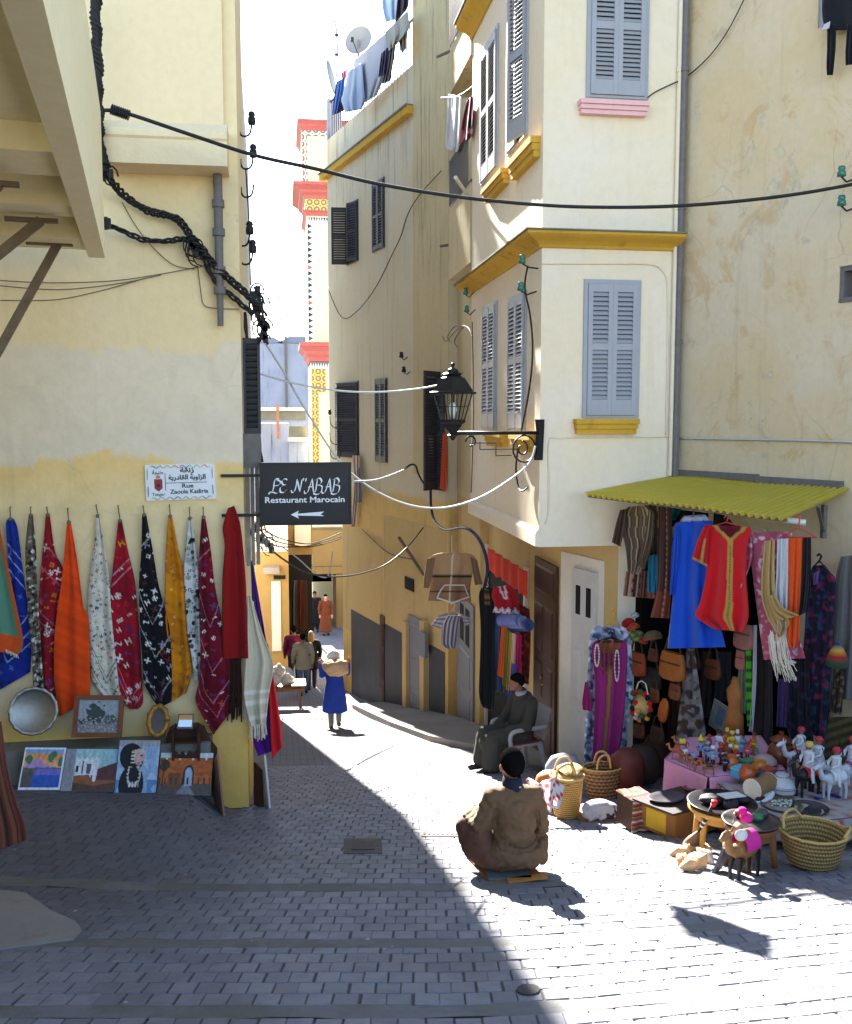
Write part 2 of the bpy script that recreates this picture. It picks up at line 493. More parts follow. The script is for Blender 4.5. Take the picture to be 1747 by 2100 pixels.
# tall rear wing, seen only as a white sliver of its alley side; unseen sloped roof shaped to cast the street shadow
m = MB(); m.add([(-9, 11.6, GZ), (-.82, 11.6, GZ), (-.82, 28, GZ), (-9, 28, GZ), (-9, 11.6, 12.0), (-.82, 11.6, 12.0), (-.82, 28, 6.7), (-9, 28, 6.7)], [(3, 2, 1, 0), (4, 5, 6, 7), (0, 1, 5, 4), (1, 2, 6, 5), (2, 3, 7, 6), (3, 0, 4, 7)]); m.build('rear_wall', m_white, left_house)
right_house = bldg('right_house', 'weathered ochre-stained house wall at right above the clothes stall', (5.5, 10, -4))
def span(pl, x0, x1, yt, yb, off=0):
    """local frame (origin at bottom centre) and size of a rectangle seen on a wall"""
    ym, xm = (yt + yb) / 2, (x0 + x1) / 2
    a, b = pl.at(x0, ym, off), pl.at(x1, ym, off); zt, zb = pl.at(xm, yt, off).z, pl.at(xm, yb, off).z
    c = (a + b) / 2; c.z = zb
    return pl.frame(c), (b - a).length, zt - zb
SLATS = {}
def slat_mesh(w, mat, dep=.056):
    k = (round(w, 3), mat.name, dep)
    if k not in SLATS:
        m = MB(); m.box((-w / 2, -dep / 2, -.005), (w / 2, dep / 2, .005), Rx(rad(-52)))
        SLATS[k] = m.mesh('slat', mat, V((0, 0, 0)))
    return SLATS[k]
def leaf(parent, T, w, h, panels, mat, pitch=.05, label=None, st=.055):
    """one louvred shutter leaf, hinged edge at local x=0, thickness on +y"""
    m = MB(T); th = .04
    m.box((0, 0, 0), (st, th, h)); m.box((w - st, 0, 0), (w, th, h))
    sh = []
    for z0, z1 in panels:
        sh.append((z0 * h, z1 * h))
    z = 0
    for a, b in sh:
        m.box((st, .004, z), (w - st, th - .004, a)); z = b
    m.box((st, .004, z), (w - st, th - .004, h))
    s = m.build('shutter', mat, parent, origin=T @ V((w / 2, 0, 0)), label=label)
    me = slat_mesh(w - 2 * st + .006, mat)
    for a, b in sh:
        n = max(3, int((b - a) / pitch)); 
        for i in range(n):
            inst('slat', me, s, T @ Tr(w / 2, th / 2, a + (i + .5) * (b - a) / n))
    return s
PAN2 = [(.09, .49), (.545, .93)]
def window(parent, pl, x0, x1, yt, yb, mat, panels=PAN2, pitch=.05, opens=(0, 0), frame=.05, proud=.0):
    T, w, h = span(pl, x0, x1, yt, yb)
    m = MB(T)
    m.box((-w / 2, -.05, 0), (-w / 2 + frame, .03, h)); m.box((w / 2 - frame, -.05, 0), (w / 2, .03, h))
    m.box((-w / 2 + frame, -.05, h - frame), (w / 2 - frame, .03, h)); m.box((-w / 2 + frame, -.05, 0), (w / 2 - frame, .03, frame * .6))
    m.m = 1; m.box((-w / 2 + frame, .001, frame * .6), (w / 2 - frame, .006, h - frame))
    m.build('window_frame', [mat, m_dark], parent, origin=T @ V((0, 0, 0)))
    lw = (w - 2 * frame) / 2 - .002; lh = h - frame * 1.6 - .008
    leaf(parent, T @ Tr(-w / 2 + frame + .001, .012 + proud, frame * .6 + .004) @ Rz(opens[0]), lw, lh, panels, mat, pitch)
    leaf(parent, T @ Tr(w / 2 - frame - .001, .012 + proud, frame * .6 + .004) @ Rz(-opens[1]) @ Tr(-lw, 0, 0), lw, lh, panels, mat, pitch)
    return T, w, h
def sill(parent, pl, x0, x1, yt, yb, mat, dep=.14, steps=3):
    T, w, h = span(pl, x0, x1, yt, yb, dep)
    T = T @ Tr(0, -dep, 0)
    m = MB(T)
    for i in range(steps):
        k = i / steps; dd = dep * (.45 + .55 * (i + 1) / steps); ww = w - .07 * (1 - (i + 1) / steps)
        m.box((-ww / 2, 0, h * k + .001), (ww / 2, dd, h * (i + 1) / steps - .001))
    m.build('window_sill', mat, parent, origin=T @ V((0, 0, 0)))
def loft(mb, ring, prof):
    """ring(o) -> closed xy polygon pushed out by o; prof = [(o,z)...]"""
    vs = []; n = len(ring(0))
    for o, z in prof: vs += [(x, y, z) for x, y in ring(o)]
    fs = []
    for i in range(len(prof) - 1):
        for k in range(n): fs.append((i * n + k, i * n + (k + 1) % n, (i + 1) * n + (k + 1) % n, (i + 1) * n + k))
    L = (len(prof) - 1) * n
    fs.append(tuple(range(n - 1, -1, -1))); fs.append(tuple(range(L, L + n)))
    mb.add(vs, fs)

# ---------------------------------------------------------------- corner house with the bay
corner_house = bldg('corner_house', 'cream corner house with projecting bay and blue-grey shutters', (3.08, 11.5, -4.3))
ZB = BF.at(1107, 1122).z
XE = BF.at(1390, 700).x
P65 = BF.at(1265, 1300); P300 = BF.at(1302, 1300)
endA = BA.at(966, 800)
def bay(o):
    n = BA.n; return [(3.08 + n.x * o, 11.5 - o), (XE - .02, 11.5 - o), (XE - .02, 20), (3.7, 20), (3.7, endA.y + o), (endA.x + n.x * o, endA.y + o)]
m = MB(); loft(m, bay, [(0, ZB), (0, 8.0)]); m.build('wall', m_bay, corner_house)
zc = BF.at(1250, 470, .24).z; zc0 = BF.at(1250, 512, .0).z
def cornice(zt, zb):
    m = MB(); h = zt - zb
    loft(m, bay, [(.004, zb), (.03, zb + .004), (.05, zb + h * .18), (.1, zb + h * .36), (.2, zb + h * .58), (.235, zb + h * .7), (.235, zb + h * .86)])
    m.build('cornice', m_ochre, corner_house)
    m = MB(); loft(m, bay, [(.25, zb + h * .861), (.262, zb + h * .88), (.262, zb + h * .96), (.2, zb + h)])
    m.build('cornice_cap', m_mon, corner_house)
cornice(zc, zc0)
zu = BA.at(944, 66, .25).z
cornice(zu + .36, zu)
P4 = [(.12, .5), (.55, .94)]
window(corner_house, BF, 1195, 1311, 574, 857, m_shut, P4, .052)
sill(corner_house, BF, 1182, 1312, 859, 890, m_ochre)
window(corner_house, BF, 1203, 1330, -120, 203, m_shut, [(.1, .44), (.49, .94)], .052)
sill(corner_house, BF, 1191, 1333, 204, 232, m_pink)
window(corner_house, BA, 1045, 1080, 604, 884, m_shut, P4, .052)
window(corner_house, BA, 992, 1020, 624, 882, m_shut, P4, .052)
window(corner_house, BA, 1045, 1083, -34, 298, m_shut, P4, .052, (0, .22))
window(corner_house, BA, 990, 1022, 80, 362, m_shut, P4, .052)
for a in ((1042, 1084, 889, 926), (990, 1024, 886, 916), (1040, 1086, 305, 345), (986, 1025, 367, 396)):
    sill(corner_house, BA, *a, m_ochre, .13)
# lower storey: chamfered entrance under the bay
P1 = ong(1145, 1571); P1.z = 0
CH = Plane((P1.x, P1.y), (P65.x - P1.x, P65.y - P1.y))
LW = Plane((P1.x, P1.y), (math.sin(ca), -math.cos(ca)))
bk = P1 - LW.u * 4.9
m = MB(); m.hull([(P1.x, P1.y), (P65.x, P65.y), (P65.x, P65.y + 9), (bk.x, P65.y + 9), (bk.x, bk.y)], GZ, ZB - .003); m.build('lower_wall', m_low, corner_house)
m = MB(); m.hull([(P65.x + .002, 11.503), (P300.x, 11.503), (P300.x, 12.2), (P65.x + .002, 12.2)], GZ, ZB - .003); m.build('wall_pier', m_bay, corner_house)
T, w, h = span(CH, 1150, 1236, 1140, 1583)
m = MB(T); m.box((-w / 2 + .003, .002, -.5), (w / 2 - .003, .012, h)); m.build('white_facing', m_white, corner_house)
m_whitedoor = plain('white_door_paint', srgb(196, 192, 186), .6, .08, 5)
def door(parent, pl, x0, x1, yt, yb, mat, panels, label=None, proud=.05, glass=(), name='door', zlow=.4):
    T, w, h = span(pl, x0, x1, yt, yb)
    m = MB(T @ Tr(-w / 2, 0, 0))
    m.box((0, .013, -zlow), (w, proud, h))
    for a, b, c, d in panels:           # raised panels with bevel
        lo = (a * w, c * h); hi = (b * w, d * h); q = .03
        m.add([(lo[0], proud, lo[1]), (hi[0], proud, lo[1]), (hi[0], proud, hi[1]), (lo[0], proud, hi[1]),
               (lo[0] + q, proud + .018, lo[1] + q), (hi[0] - q, proud + .018, lo[1] + q), (hi[0] - q, proud + .018, hi[1] - q), (lo[0] + q, proud + .018, hi[1] - q)],
              [(4, 5, 6, 7), (0, 1, 5, 4), (1, 2, 6, 5), (2, 3, 7, 6), (3, 0, 4, 7)])
    m.m = 1
    for a, b, c, d in glass: m.box((a * w, proud - .01, c * h), (b * w, proud + .003, d * h))
    return m.build(name, [mat, m_dark], parent, origin=T @ V((0, 0, 0)), label=label), T, w, h
door(corner_house, CH, 1177, 1224, 1168, 1590, m_whitedoor, [(.12, .44, .08, .3), (.56, .88, .08, .3), (.12, .44, .36, .62), (.56, .88, .36, .62)], 'white panelled door with two small panes', glass=[(.18, .38, .78, .92), (.62, .82, .78, .92)])
brown_door, T, w, h = door(corner_house, LW, 1101, 1144, 1150, 1570, m_wood, [(.1, .45, .06, .26), (.55, .9, .06, .26), (.1, .45, .32, .5), (.55, .9, .32, .5), (.1, .45, .55, .78), (.55, .9, .55, .78), (.08, .92, .84, .97)], 'tall dark brown panelled door')
m = MB(T); m.ball((.05, .08, h * .4), .016); m.box((-.08, .07, h * .42), (-.04, .08, h * .435)); m.build('handle', plain('brass', srgb(190, 150, 70), .3, .1, 20, 1.0), brown_door)
# stall opening in the alley wall and red valance over it
T, w, h = span(LW, 1003, 1078, 1150, 1540)
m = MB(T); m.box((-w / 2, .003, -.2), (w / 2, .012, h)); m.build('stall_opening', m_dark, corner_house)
for xx in (w / 2, -w / 2 - .12):
    m = MB(T); m.box((xx, .002, -.5), (xx + .12, .06, h + .1)); m.build('opening_jamb', m_white, corner_house)
# ledges on the alley face below the windows
def strip(parent, pl, x0, x1, yA, yB, th, dep, mat, name):
    a = pl.at(x0, yA, dep); b = pl.at(x1, yB, dep); z = (a.z + b.z) / 2
    q = (a + b) / 2; q.z = z; T = pl.frame(q) @ Tr(0, -dep, 0); L = (b - a).length
    m = MB(T); m.box((-L / 2, -.02, -th), (L / 2, dep, 0)); return m.build(name, mat, parent, origin=q)
zl = BA.at(1079, 1072).z
m = MB(BA.frame(V((0, 0, 0)) + (BA.at(1040, 1050) * 1)))
L = (endA - BA.at(1107, 800)).length
pm = BA.at(1079, 1072)
m = MB(); m.add([(3.08 + BA.n.x * o, 11.5 + (-o if False else 0) , z) for o, z in ((.0, zl + .0), (.045, zl - .06), (.045, ZB + .01), (0, ZB + .005))] + [(endA.x + BA.n.x * o, endA.y, z) for o, z in ((.0, zl), (.045, zl - .06), (.045, ZB + .01), (0, ZB + .005))],
    [(0, 1, 5, 4), (1, 2, 6, 5), (2, 3, 7, 6), (0, 3, 2, 1), (4, 5, 6, 7)])
m.build('band_course', m_bay, corner_house)
# set-back wall with balconies between bay and middle house
m = MB(); m.hull([(3.6, endA.y + .02), (4.5, endA.y + .02), (4.5, 21), (3.6, 20.5)], ZB, 9); m.build('balcony_wall', m_r2b, corner_house)
m = MB(); m.hull([(3.6, 17.6), (4.5, 17.6), (4.5, 21), (3.6, 20.5)], GZ, ZB - .004); m.build('lower_return', m_low, corner_house)
def balcony(zf, zr, zs, nb):
    """zf floor/top of solid base, zr rail top, zs underside"""
    m = MB(); m.box((3.06, endA.y + .03, zs), (3.598, 18.0, zf)); b = m.build('balcony', m_r2b, corner_house)
    m = MB(); m.bar((3.09, endA.y + .05, zr), (3.09, 17.98, zr), .04); m.bar((3.09, endA.y + .05, zf + .05), (3.09, 17.98, zf + .05), .025)
    m.build('rail', m_iron, b)
    bm = MB(); bm.bar((0, 0, 0), (0, 0, zr - zf), .014); me = bm.mesh('baluster', m_iron, V((0, 0, 0)))
    for i in range(nb): inst('baluster', me, b, Tr(3.03, endA.y + .1 + 1.75 * i / (nb - 1), zf))
z1 = R1B.at(940, 480, .15); 
BZF = R1B.at(950, 395, .52).z; BZR = R1B.at(950, 296, .52).z; BZS = R1B.at(940, 560, .52).z
balcony(BZF, BZR, BZS, 19)
UZS = R1B.at(940, 165, .52).z; balcony(UZS + .75, UZS + 1.7, UZS, 19)
# drain pipes at the junction with the right house
def pipe(parent, p, z0, z1, r, mat, name='drain_pipe'):
    m = MB(); m.tube([(p.x, p.y, z0), (p.x, p.y, z1)], r, 8, False)
    zz = z0
    while zz < z1: m.tube([(p.x, p.y, zz), (p.x, p.y, zz + .06)], r * 1.25, 8); zz += 1.6
    return m.build(name, mat, parent, smooth=True, auto=40)
q = BF.at(1393, 600, .06); pipe(corner_house, q, BF.at(1390, 975).z, 7, .045, m_pipe)
q = BF.at(1383, 600, .04); pipe(corner_house, q, BF.at(1390, 975).z, 7, .028, m_bay)

# ---------------------------------------------------------------- right house
zo = R0.at(1500, 1120).z
def loc(px, y=900): 
    p = R0.at(px, y); return (p - R0.p0).dot(R0.u)
LEND = 8
T0 = R0.frame(V((R0.p0.x, R0.p0.y, 0)))
x_open = loc(1648)
wy0, wy1 = R0.at(1727, 546).z, R0.at(1727, 621).z; wx0 = loc(1707); wx1 = wx0 + .62
uz0 = R0.at(1644, 72).z; ux0 = loc(1646); ux1 = ux0 + 1.0
m = MB(T0)
X0 = -.3
def wallbox(x0, x1, z0, z1): m.box((x0, -.35, z0), (x1, 0, z1))
wallbox(X0, LEND, zo, wy1); wallbox(X0, wx0, wy1, wy0); wallbox(wx1, LEND, wy1, wy0); wallbox(X0, LEND, wy0, uz0); wallbox(X0, ux0, uz0, uz0 + 1.5); wallbox(ux1, LEND, uz0, uz0 + 1.5); wallbox(X0, LEND, uz0 + 1.5, 8)
wallbox(x_open, LEND, GZ, zo)
m.build('wall', m_right, right_house)
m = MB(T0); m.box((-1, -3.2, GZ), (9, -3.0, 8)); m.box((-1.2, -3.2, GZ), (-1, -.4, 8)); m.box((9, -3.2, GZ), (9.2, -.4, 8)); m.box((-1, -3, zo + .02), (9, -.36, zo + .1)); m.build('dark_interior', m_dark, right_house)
def wframe(x0, x1, z0, z1, mat, f=.05):
    m = MB(T0)
    m.box((x0, -.2, z0), (x0 + f, -.02, z1)); m.box((x1 - f, -.2, z0), (x1, -.02, z1)); m.box((x0 + f, -.2, z0), (x1 - f, .015, z0 + f)); m.box((x0 + f, -.2, z1 - f), (x1 - f, -.02, z1))
    return m.build('window_frame', mat, right_house)
wframe(wx0, wx1, wy1, wy0, m_pipe); wframe(ux0, ux1, uz0, uz0 + 1.5, m_shut, .06)
m = MB(T0); m.box((ux0 + .06, -.15, uz0 + .05), (ux0 + .42, -.12, uz0 + 1.45)); m.build('window_leaf', m_wood, right_house)
# wooden batten over the awning
zba = R0.at(1400, 975).z
m = MB(T0); m.box((loc(1392), 0, zba), (loc(1560), .06, zba + .07)); m.box((loc(1560), 0, zba - .03), (loc(1735), .07, zba + .05)); m.build('batten', m_pipe, right_house)

# ---------------------------------------------------------------- middle house
middle_house = bldg('middle_house', 'greyish cream house in the middle with laundry parapet and dark shutters', (2, 20, -6.6))
def r2loc(px, y=700): return (R2.at(px, y) - R2.p0).dot(R2.u)
T2 = R2.frame(R2.p0.copy())
zc2 = R2.at(850, 212, .12).z
xl = r2loc(674); xp = r2loc(849); xlow = r2loc(704, 1300)
zlow = R2.at(705, 1075).z
m = MB(T2)
m.box((xl, -7, zlow), (0, 0, zc2 - .1)); m.box((xlow, -7, GZ), (0, 0, zlow)); m.build('wall', m_r2, middle_house)
m = MB(T2); m.box((xp, -3, zc2 - .1), (0, .02, 11)); m.box((xp, 0, -1.2), (0, .02, zc2 - .1)); m.build('tower_wall', m_r2b, middle_house)
zp = R2.at(760, 222).z
m = MB(T2); m.box((xl, -.15, zc2 + .1), (xp - .01, 0, zc2 + .95)); m.build('parapet', m_r2, middle_house)
m = MB(T2); m.prism([(0, 0)], 0, 0) if False else None
m = MB(T2); m.box((xl - .25, -.1, zc2 - .1), (xp - .01, .16, zc2 + .06)); m.build('cornice', m_ochre, middle_house)
m = MB(T2); m.box((xl - .27, -.1, zc2 + .061), (xp - .01, .19, zc2 + .1)); m.build('cornice_cap', m_mon, middle_house)
# roof-terrace railing behind the laundry
m = MB(T2)
zr = zc2 + .95
m.box((xl, -.1, zr + 1.0), (xp, -.06, zr + 1.04))
ter = m.build('terrace_rail', m_iron, middle_house)
bm = MB(); bm.bar((0, 0, 0), (0, 0, 1.0), .018); me = bm.mesh('baluster', m_iron, V((0, 0, 0)))
k = 34
for i in range(k): inst('baluster', me, ter, T2 @ Tr(xl + .05 + (xp - xl - .1) * i / (k - 1), -.08, zr))
m = MB(T2); m.box((xl, -.4, zr), (xl + .12, 0, zr + 1.1)); m.build('terrace_post', m_far, middle_house)
P22 = [(.06, .48), (.52, .95)]
def r2win(x0, x1, yt, yb, op): return window(middle_house, R2, x0, x1, yt, yb, m_shutd, P22, .06, op, .04)
r2win(712, 735, 415, 540, (1.9, .35)); r2win(765, 789, 370, 513, (0, 0)); r2win(771, 795, 776, 948, (0, 0))
r2win(690, 736, 783, 938, (.25, .3)); r2win(893, 914, 772, 1006, (2.3, .9))
# lower storey: grey dado, doors, pilasters
def dado(x0, x1, yt, yb, mat, dep=.012, name='dado', pl=R2):
    T, w, h = span(pl, x0, x1, yt, yb); m = MB(T); m.box((-w / 2, .002, -.6), (w / 2, dep, h)); return m.build(name, mat, middle_house, origin=T @ V((0, 0, 0)))
dado(722, 781, 1266, 1440, m_dado); dado(790, 838, 1292, 1465, m_dado, .014)
dado(704, 783, 1090, 1264, m_low, .006, 'ochre_wash'); dado(788, 914, 1072, 1285, m_low, .006, 'ochre_wash')
m_greydoor = plain('grey_door_paint', srgb(120, 122, 128), .55, .08, 6)
def r2door(x0, x1, yt, yb, mat, label): return door(middle_house, R2, x0, x1, yt, yb, mat, [(.15, .85, .06, .28), (.15, .85, .34, .62), (.15, .85, .68, .93)], label, .04)
r2door(782, 790, 1262, 1462, m_wood, 'narrow brown door beside the grey dado')
r2door(841, 869, 1266, 1486, m_greydoor, 'plain grey door with a deep frame')
m = MB(R2.frame(R2.at(838, 1300))); m.box((-.12, .002, -3.2), (.12, .12, .3)); m.build('pilaster', m_low, middle_house)
m = MB(R2.frame(R2.at(876, 1300))); m.box((-.12, .002, -3.6), (.12, .14, .3)); m.build('pilaster', m_low, middle_house)
dado(882, 912, 1330, 1500, m_dado, .02)
T, w, h = span(R2, 876, 888, 1295, 1345); m = MB(T); m.box((-w / 2, .13, 0), (w / 2, .2, h)); m.build('meter_box', m_greydoor, middle_house)
T, w, h = span(R2, 832, 850, 1185, 1210); m = MB(T); m.box((-w / 2, .007, 0), (w / 2, .03, h)); m.build('vent', m_dark, middle_house)
# pale grey glazed door in the return next to the stall
DWp = Plane((bk.x, bk.y), (math.sin(rad(18)), -math.cos(rad(18))))
T, w, h = span(R1B, 924, 972, 1225, 1492, -.02)
_, Td, wd, hd = door(corner_house, R1B, 941, 973, 1228, 1492, m_greydoor, [(.15, .85, .06, .28), (.15, .85, .34, .6)], 'pale grey door with tall panes', .04, [(.2, .45, .66, .94), (.55, .8, .66, .94)], zlow=.3)
# raised threshold / steps along the right side of the alley
m = MB()
pts = [ong(1000, 1545), ong(880, 1520), ong(800, 1490), ong(722, 1452)]
for i in range(len(pts) - 1):
    a, b = pts[i], pts[i + 1]
    d = (b - a); d.z = 0; d.normalize(); nx = V((d.y, -d.x, 0)); w0 = 1.4
    top = max(a.z, b.z) + .16
    m.add([a - V((0, 0, .6)), b - V((0, 0, .6)), b + nx * w0 - V((0, 0, .6)), a + nx * w0 - V((0, 0, .6)), V((a.x, a.y, a.z + .1)), V((b.x, b.y, b.z + .1)), V((b.x, b.y, b.z + .1)) + nx * w0, V((a.x, a.y, a.z + .1)) + nx * w0],
          [(4, 5, 6, 7), (0, 1, 5, 4), (1, 2, 6, 5), (2, 3, 7, 6), (3, 0, 4, 7)])
m.build('threshold_step', m_cement, ground)
m = MB(); 
a, b = ong(1006, 1528), ong(1112, 1572)
d = (b - a); d.z = 0; d.normalize(); nx = V((d.y, -d.x, 0)) * -1
if nx.x < 0: nx = -nx
m.add([a - V((0, 0, .5)), b - V((0, 0, .5)), b + nx * 2 - V((0, 0, .5)), a + nx * 2 - V((0, 0, .5)), a + V((0, 0, .2)), b + V((0, 0, .06)), b + nx * 2 + V((0, 0, .06)), a + nx * 2 + V((0, 0, .2))], [(4, 5, 6, 7), (0, 1, 5, 4), (1, 2, 6, 5), (2, 3, 7, 6), (3, 0, 4, 7)])
m.build('threshold_step', m_cement, ground)

# ---------------------------------------------------------------- left house details
T, w, h = span(WF, 195, 465, 243, 336, .42)
T = T @ Tr(0, -.42, 0)
m = MB(T); m.prism([(0, 0)], 0, 0) if False else None
m.add([(-w / 2, 0, 0), (w / 2, 0, 0), (w / 2, .42, 0), (-w / 2, .42, 0), (-w / 2, .42, h * .55), (w / 2, .42, h * .55), (w / 2, .44, h * .6), (-w / 2, .44, h * .6), (-w / 2, .44, h * .75), (w / 2, .44, h * .75), (w / 2, .3, h), (-w / 2, .3, h), (-w / 2, 0, h), (w / 2, 0, h)],
      [(0, 1, 2, 3), (3, 2, 5, 4), (4, 5, 6, 7), (7, 6, 9, 8), (8, 9, 10, 11), (11, 10, 13, 12), (1, 13, 10, 9, 6, 5, 2), (0, 3, 4, 7, 8, 11, 12)])
m.build('balcony_ledge', m_leftup, left_house)
T2b, w, h = span(WF, -200, 456, -60, 246, 0); m = MB(T2b); m.box((-w / 2, .002, 0), (w / 2, .06, h + 2)); m.build('upper_wall_panel', m_leftup, left_house)
q = WF.at(446, 350, .1); zb = WF.at(446, 668, .1).z; zt = WF.at(446, 345, .1).z
m = MB(); m.tube([(q.x, q.y, zt), (q.x, q.y, zb + .9), (q.x, q.y, zb)], [.045, .045, .03], 10)
for f in (.2, .38, .62, .75): m.tube([(q.x, q.y, zt + (zb - zt) * f), (q.x, q.y, zt + (zb - zt) * f - .07)], .062, 10)
m.build('drain_pipe', m_pipe, left_house, smooth=True, auto=40)
T, w, h = span(WF, -60, 432, 1535, 1600, .32); T = T @ Tr(0, -.32, 0)
m = MB(T); m.box((-w / 2 - 1, .002, -.6), (w / 2, .32, h)); m.build('stone_ledge', m_mon, left_house)
# alley-side shutter of the left house, seen edge on, with its slats
AL = Plane((-.4, 10.06), (0, 1))
leafT = Matrix(((0, 1, 0, -.37), (1, 0, 0, 10.35), (0, 0, 1, WF.at(510, 890).z), (0, 0, 0, 1)))
def edge_leaf():
    zt, zb = WF.at(510, 690).z, WF.at(510, 890).z; h = zt - zb
    T = Matrix.Translation((-.39, 10.22, zb)) @ Rz(rad(-6))
    leaf(left_house, T, .17, h, [(.06, .94)], m_shutd, .06, st=.025)
    m = MB(T); m.box((.01, .042, .02), (.16, .047, h - .02)); m.build('gap_shade_sheet', m_dark, left_house)  # dark sheet added behind the slats so their gaps read as shade
    m = MB(T); m.box((-.02, -.02, -.35), (.17, -.002, 0)); m.build('timber_board', m_pipe, left_house)
edge_leaf()
# rotting timber cladding below that shutter
m_oldwood = plain('weathered_timber', srgb(140, 132, 120), .85, .3, 10)
for i, (a, b) in enumerate(((503, 512), (514, 521), (523, 531))):
    p = WF.at(a, 1000, -.2); p2 = WF.at(b, 1000, -.2); m = MB(); m.box((p.x, 10.2 + .05 * i, WF.at(510, 1165).z), (p2.x, 10.23 + .05 * i, WF.at(510, 895).z)); m.build('cladding_board', m_oldwood, left_house)

# near house on the left (only its balcony shows)
near_house = bldg('near_house', 'near house at far left whose balcony juts out on rusty struts', (-4.6, 6, -3))
m = MB(); pa, pb = at_depth(0, 900, 9.2), at_depth(-300, 900, 3.4)
m.hull([(-4.9, 9.3), (-4.4, 2.0), (-8, 2.0), (-8, 9.3)], GZ, 2.4); m.build('wall', m_leftwall, near_house)
def B(px, py, d): return at_depth(px, py, d)
zn = at_depth(203, 528, 8.6).z
E0 = at_z(203, 528, zn); E1 = at_z(40, -60, zn)            # outer edge, underside
E1 = V((E1.x, E1.y, zn)); dE = (E1 - E0).normalized(); E1 = E0 + dE * 7
nE = V((dE.y, -dE.x, 0)); nE = nE if nE.x < 0 else -nE      # towards the wall
def PB(s, t, z): p = E0 + dE * s + nE * t; return V((p.x, p.y, z))
m = MB()
def obox(m, s0, s1, t0, t1, z0, z1):
    m.add([PB(s0, t0, z0), PB(s1, t0, z0), PB(s1, t1, z0), PB(s0, t1, z0), PB(s0, t0, z1), PB(s1, t0, z1), PB(s1, t1, z1), PB(s0, t1, z1)], [(3, 2, 1, 0), (4, 5, 6, 7), (0, 1, 5, 4), (1, 2, 6, 5), (2, 3, 7, 6), (3, 0, 4, 7)])
obox(m, 0, 7, 0, 3.5, zn + .32, zn + .5); balc = m.build('balcony', m_balc, near_house)
m = MB(); obox(m, -.02, 7, -.05, .09, zn - .0, zn + 1.25); m.build('balcony_fascia', m_balc, balc)
for s0, s1 in ((0, .55), (1.2, 1.6), (2.3, 2.9)):
    m = MB(); obox(m, s0, s1, .091, 3.5, zn + .06 + .04 * s0, zn + .319); m.build('balcony_beam', m_balc, balc)
for s, t0, h, dz in ((.25, .32, 1.1, 2.0), (1.25, .36, 1.5, 1.3), (2.4, .5, 1.4, 1.4)):
    a = PB(s, t0, zn + .06); b = a + nE * h - V((0, 0, dz))
    m = MB(); m.bar(a, b, .05, .07); m.build('strut', m_strut, balc)
    m = MB(); m.bar(a + V((0, 0, .0)) - nE * .12, a + V((0, 0, .0)) + nE * .25, .06, .03); m.build('strut_plate', m_strut, balc)
# ---------------------------------------------------------------- minaret
m_tile = None
def tile_mat(name, a, b, c, sc=5):
    t = NT(name); P = t.pos(); u = t.sep(P)
    v = t.n('CombineXYZ', {0: t.math('MULTIPLY', t.math('ADD', u[0], t.math('MULTIPLY', u[1], .7)), sc), 1: t.math('MULTIPLY', u[2], sc)})
    vo = t.n('TexVoronoi', {'Vector': v, 'Scale': 1.0, 'Randomness': 0.0}).outputs[0]
    r = t.math('FRACT', t.math('MULTIPLY', vo, 2.4))
    col = t.mix(t.ramp(r, .4, .5), a, b); col = t.mix(t.ramp(vo, .16, .12), col, c)
    return t.out(col, .35, 0, .5)
m_tile1 = tile_mat('mosaic_tiles', srgb(225, 215, 195), srgb(110, 85, 80), srgb(190, 150, 60), 3.2)
m_tile2 = tile_mat('ochre_mosaic', srgb(205, 175, 90), srgb(120, 95, 60), srgb(220, 190, 60), 3.2)
m_minw = plaster('minaret_plaster', srgb(240, 228, 180), srgb(236, 222, 170), .4, srgb(190, 170, 120), .1, speck=.05, bumpk=.1)
m_tri = [plain('tile_' + n, c, .4, .05, 8) for n, c in (('black', srgb(30, 34, 40)), ('green', srgb(30, 95, 75)), ('terracotta', srgb(190, 80, 60)), ('blue', srgb(60, 75, 110)))]
m_tw = plain('tile_white', srgb(228, 226, 222), .4, .04, 8)
YM = 45.0
MP = Plane((1.2, YM), (1, 0))
def mz(y): return MP.at(640, y).z
def mx(x, y=500): return MP.at(x, y).x
minaret = thing('minaret', 'tall minaret with salmon cornices and tiled edges beyond the alley', 'minaret', (3, YM, -8))
XR = mx(628) + 4.2
def mbox(x0, yt, yb, mat, name, out=0, xr=None, par=None):
    m = MB(); m.box((mx(x0), YM - out, mz(yb)), (xr or XR, YM + 4, mz(yt))); return m.build(name, mat, par or minaret)
low = mbox(634, 745, 1300, m_minw, 'shaft'); mid = mbox(629, 442, 703, m_minw, 'shaft'); up = mbox(621, 268, 380, m_minw, 'shaft')
def corn(x0, x1, yt, yb, name='cornice', over=.5):
    m = MB(); r = lambda o: [(mx(x1) - o, YM - o), (XR + o, YM - o), (XR + o, YM + 4), (mx(x1) - o, YM + 4)]
    o = mx(x1) - mx(x0); a, b = mz(yb), mz(yt); h = b - a
    loft(m, r, [(.02, a), (.12 * o, a + .02 * h), (.2 * o, a + .22 * h), (.45 * o, a + .4 * h), (.5 * o, a + .55 * h), (.85 * o, a + .75 * h), (o, a + .8 * h), (o, b)])
    return m.build(name, m_red, minaret)
corn(612, 622, 247, 268); corn(602, 628, 378, 408); corn(622, 629, 432, 443); corn(612, 634, 703, 742)
mbox(626, 408, 433, m_tile2, 'tile_band', .05)
mbox(621.5, 268.5, 279, m_tile1, 'tile_band', .03)
m = MB(); m.box((mx(621.5), YM - .03, mz(378)), (mx(632), YM - .002, mz(279.5))); m.build('tile_band', m_tile1, minaret)
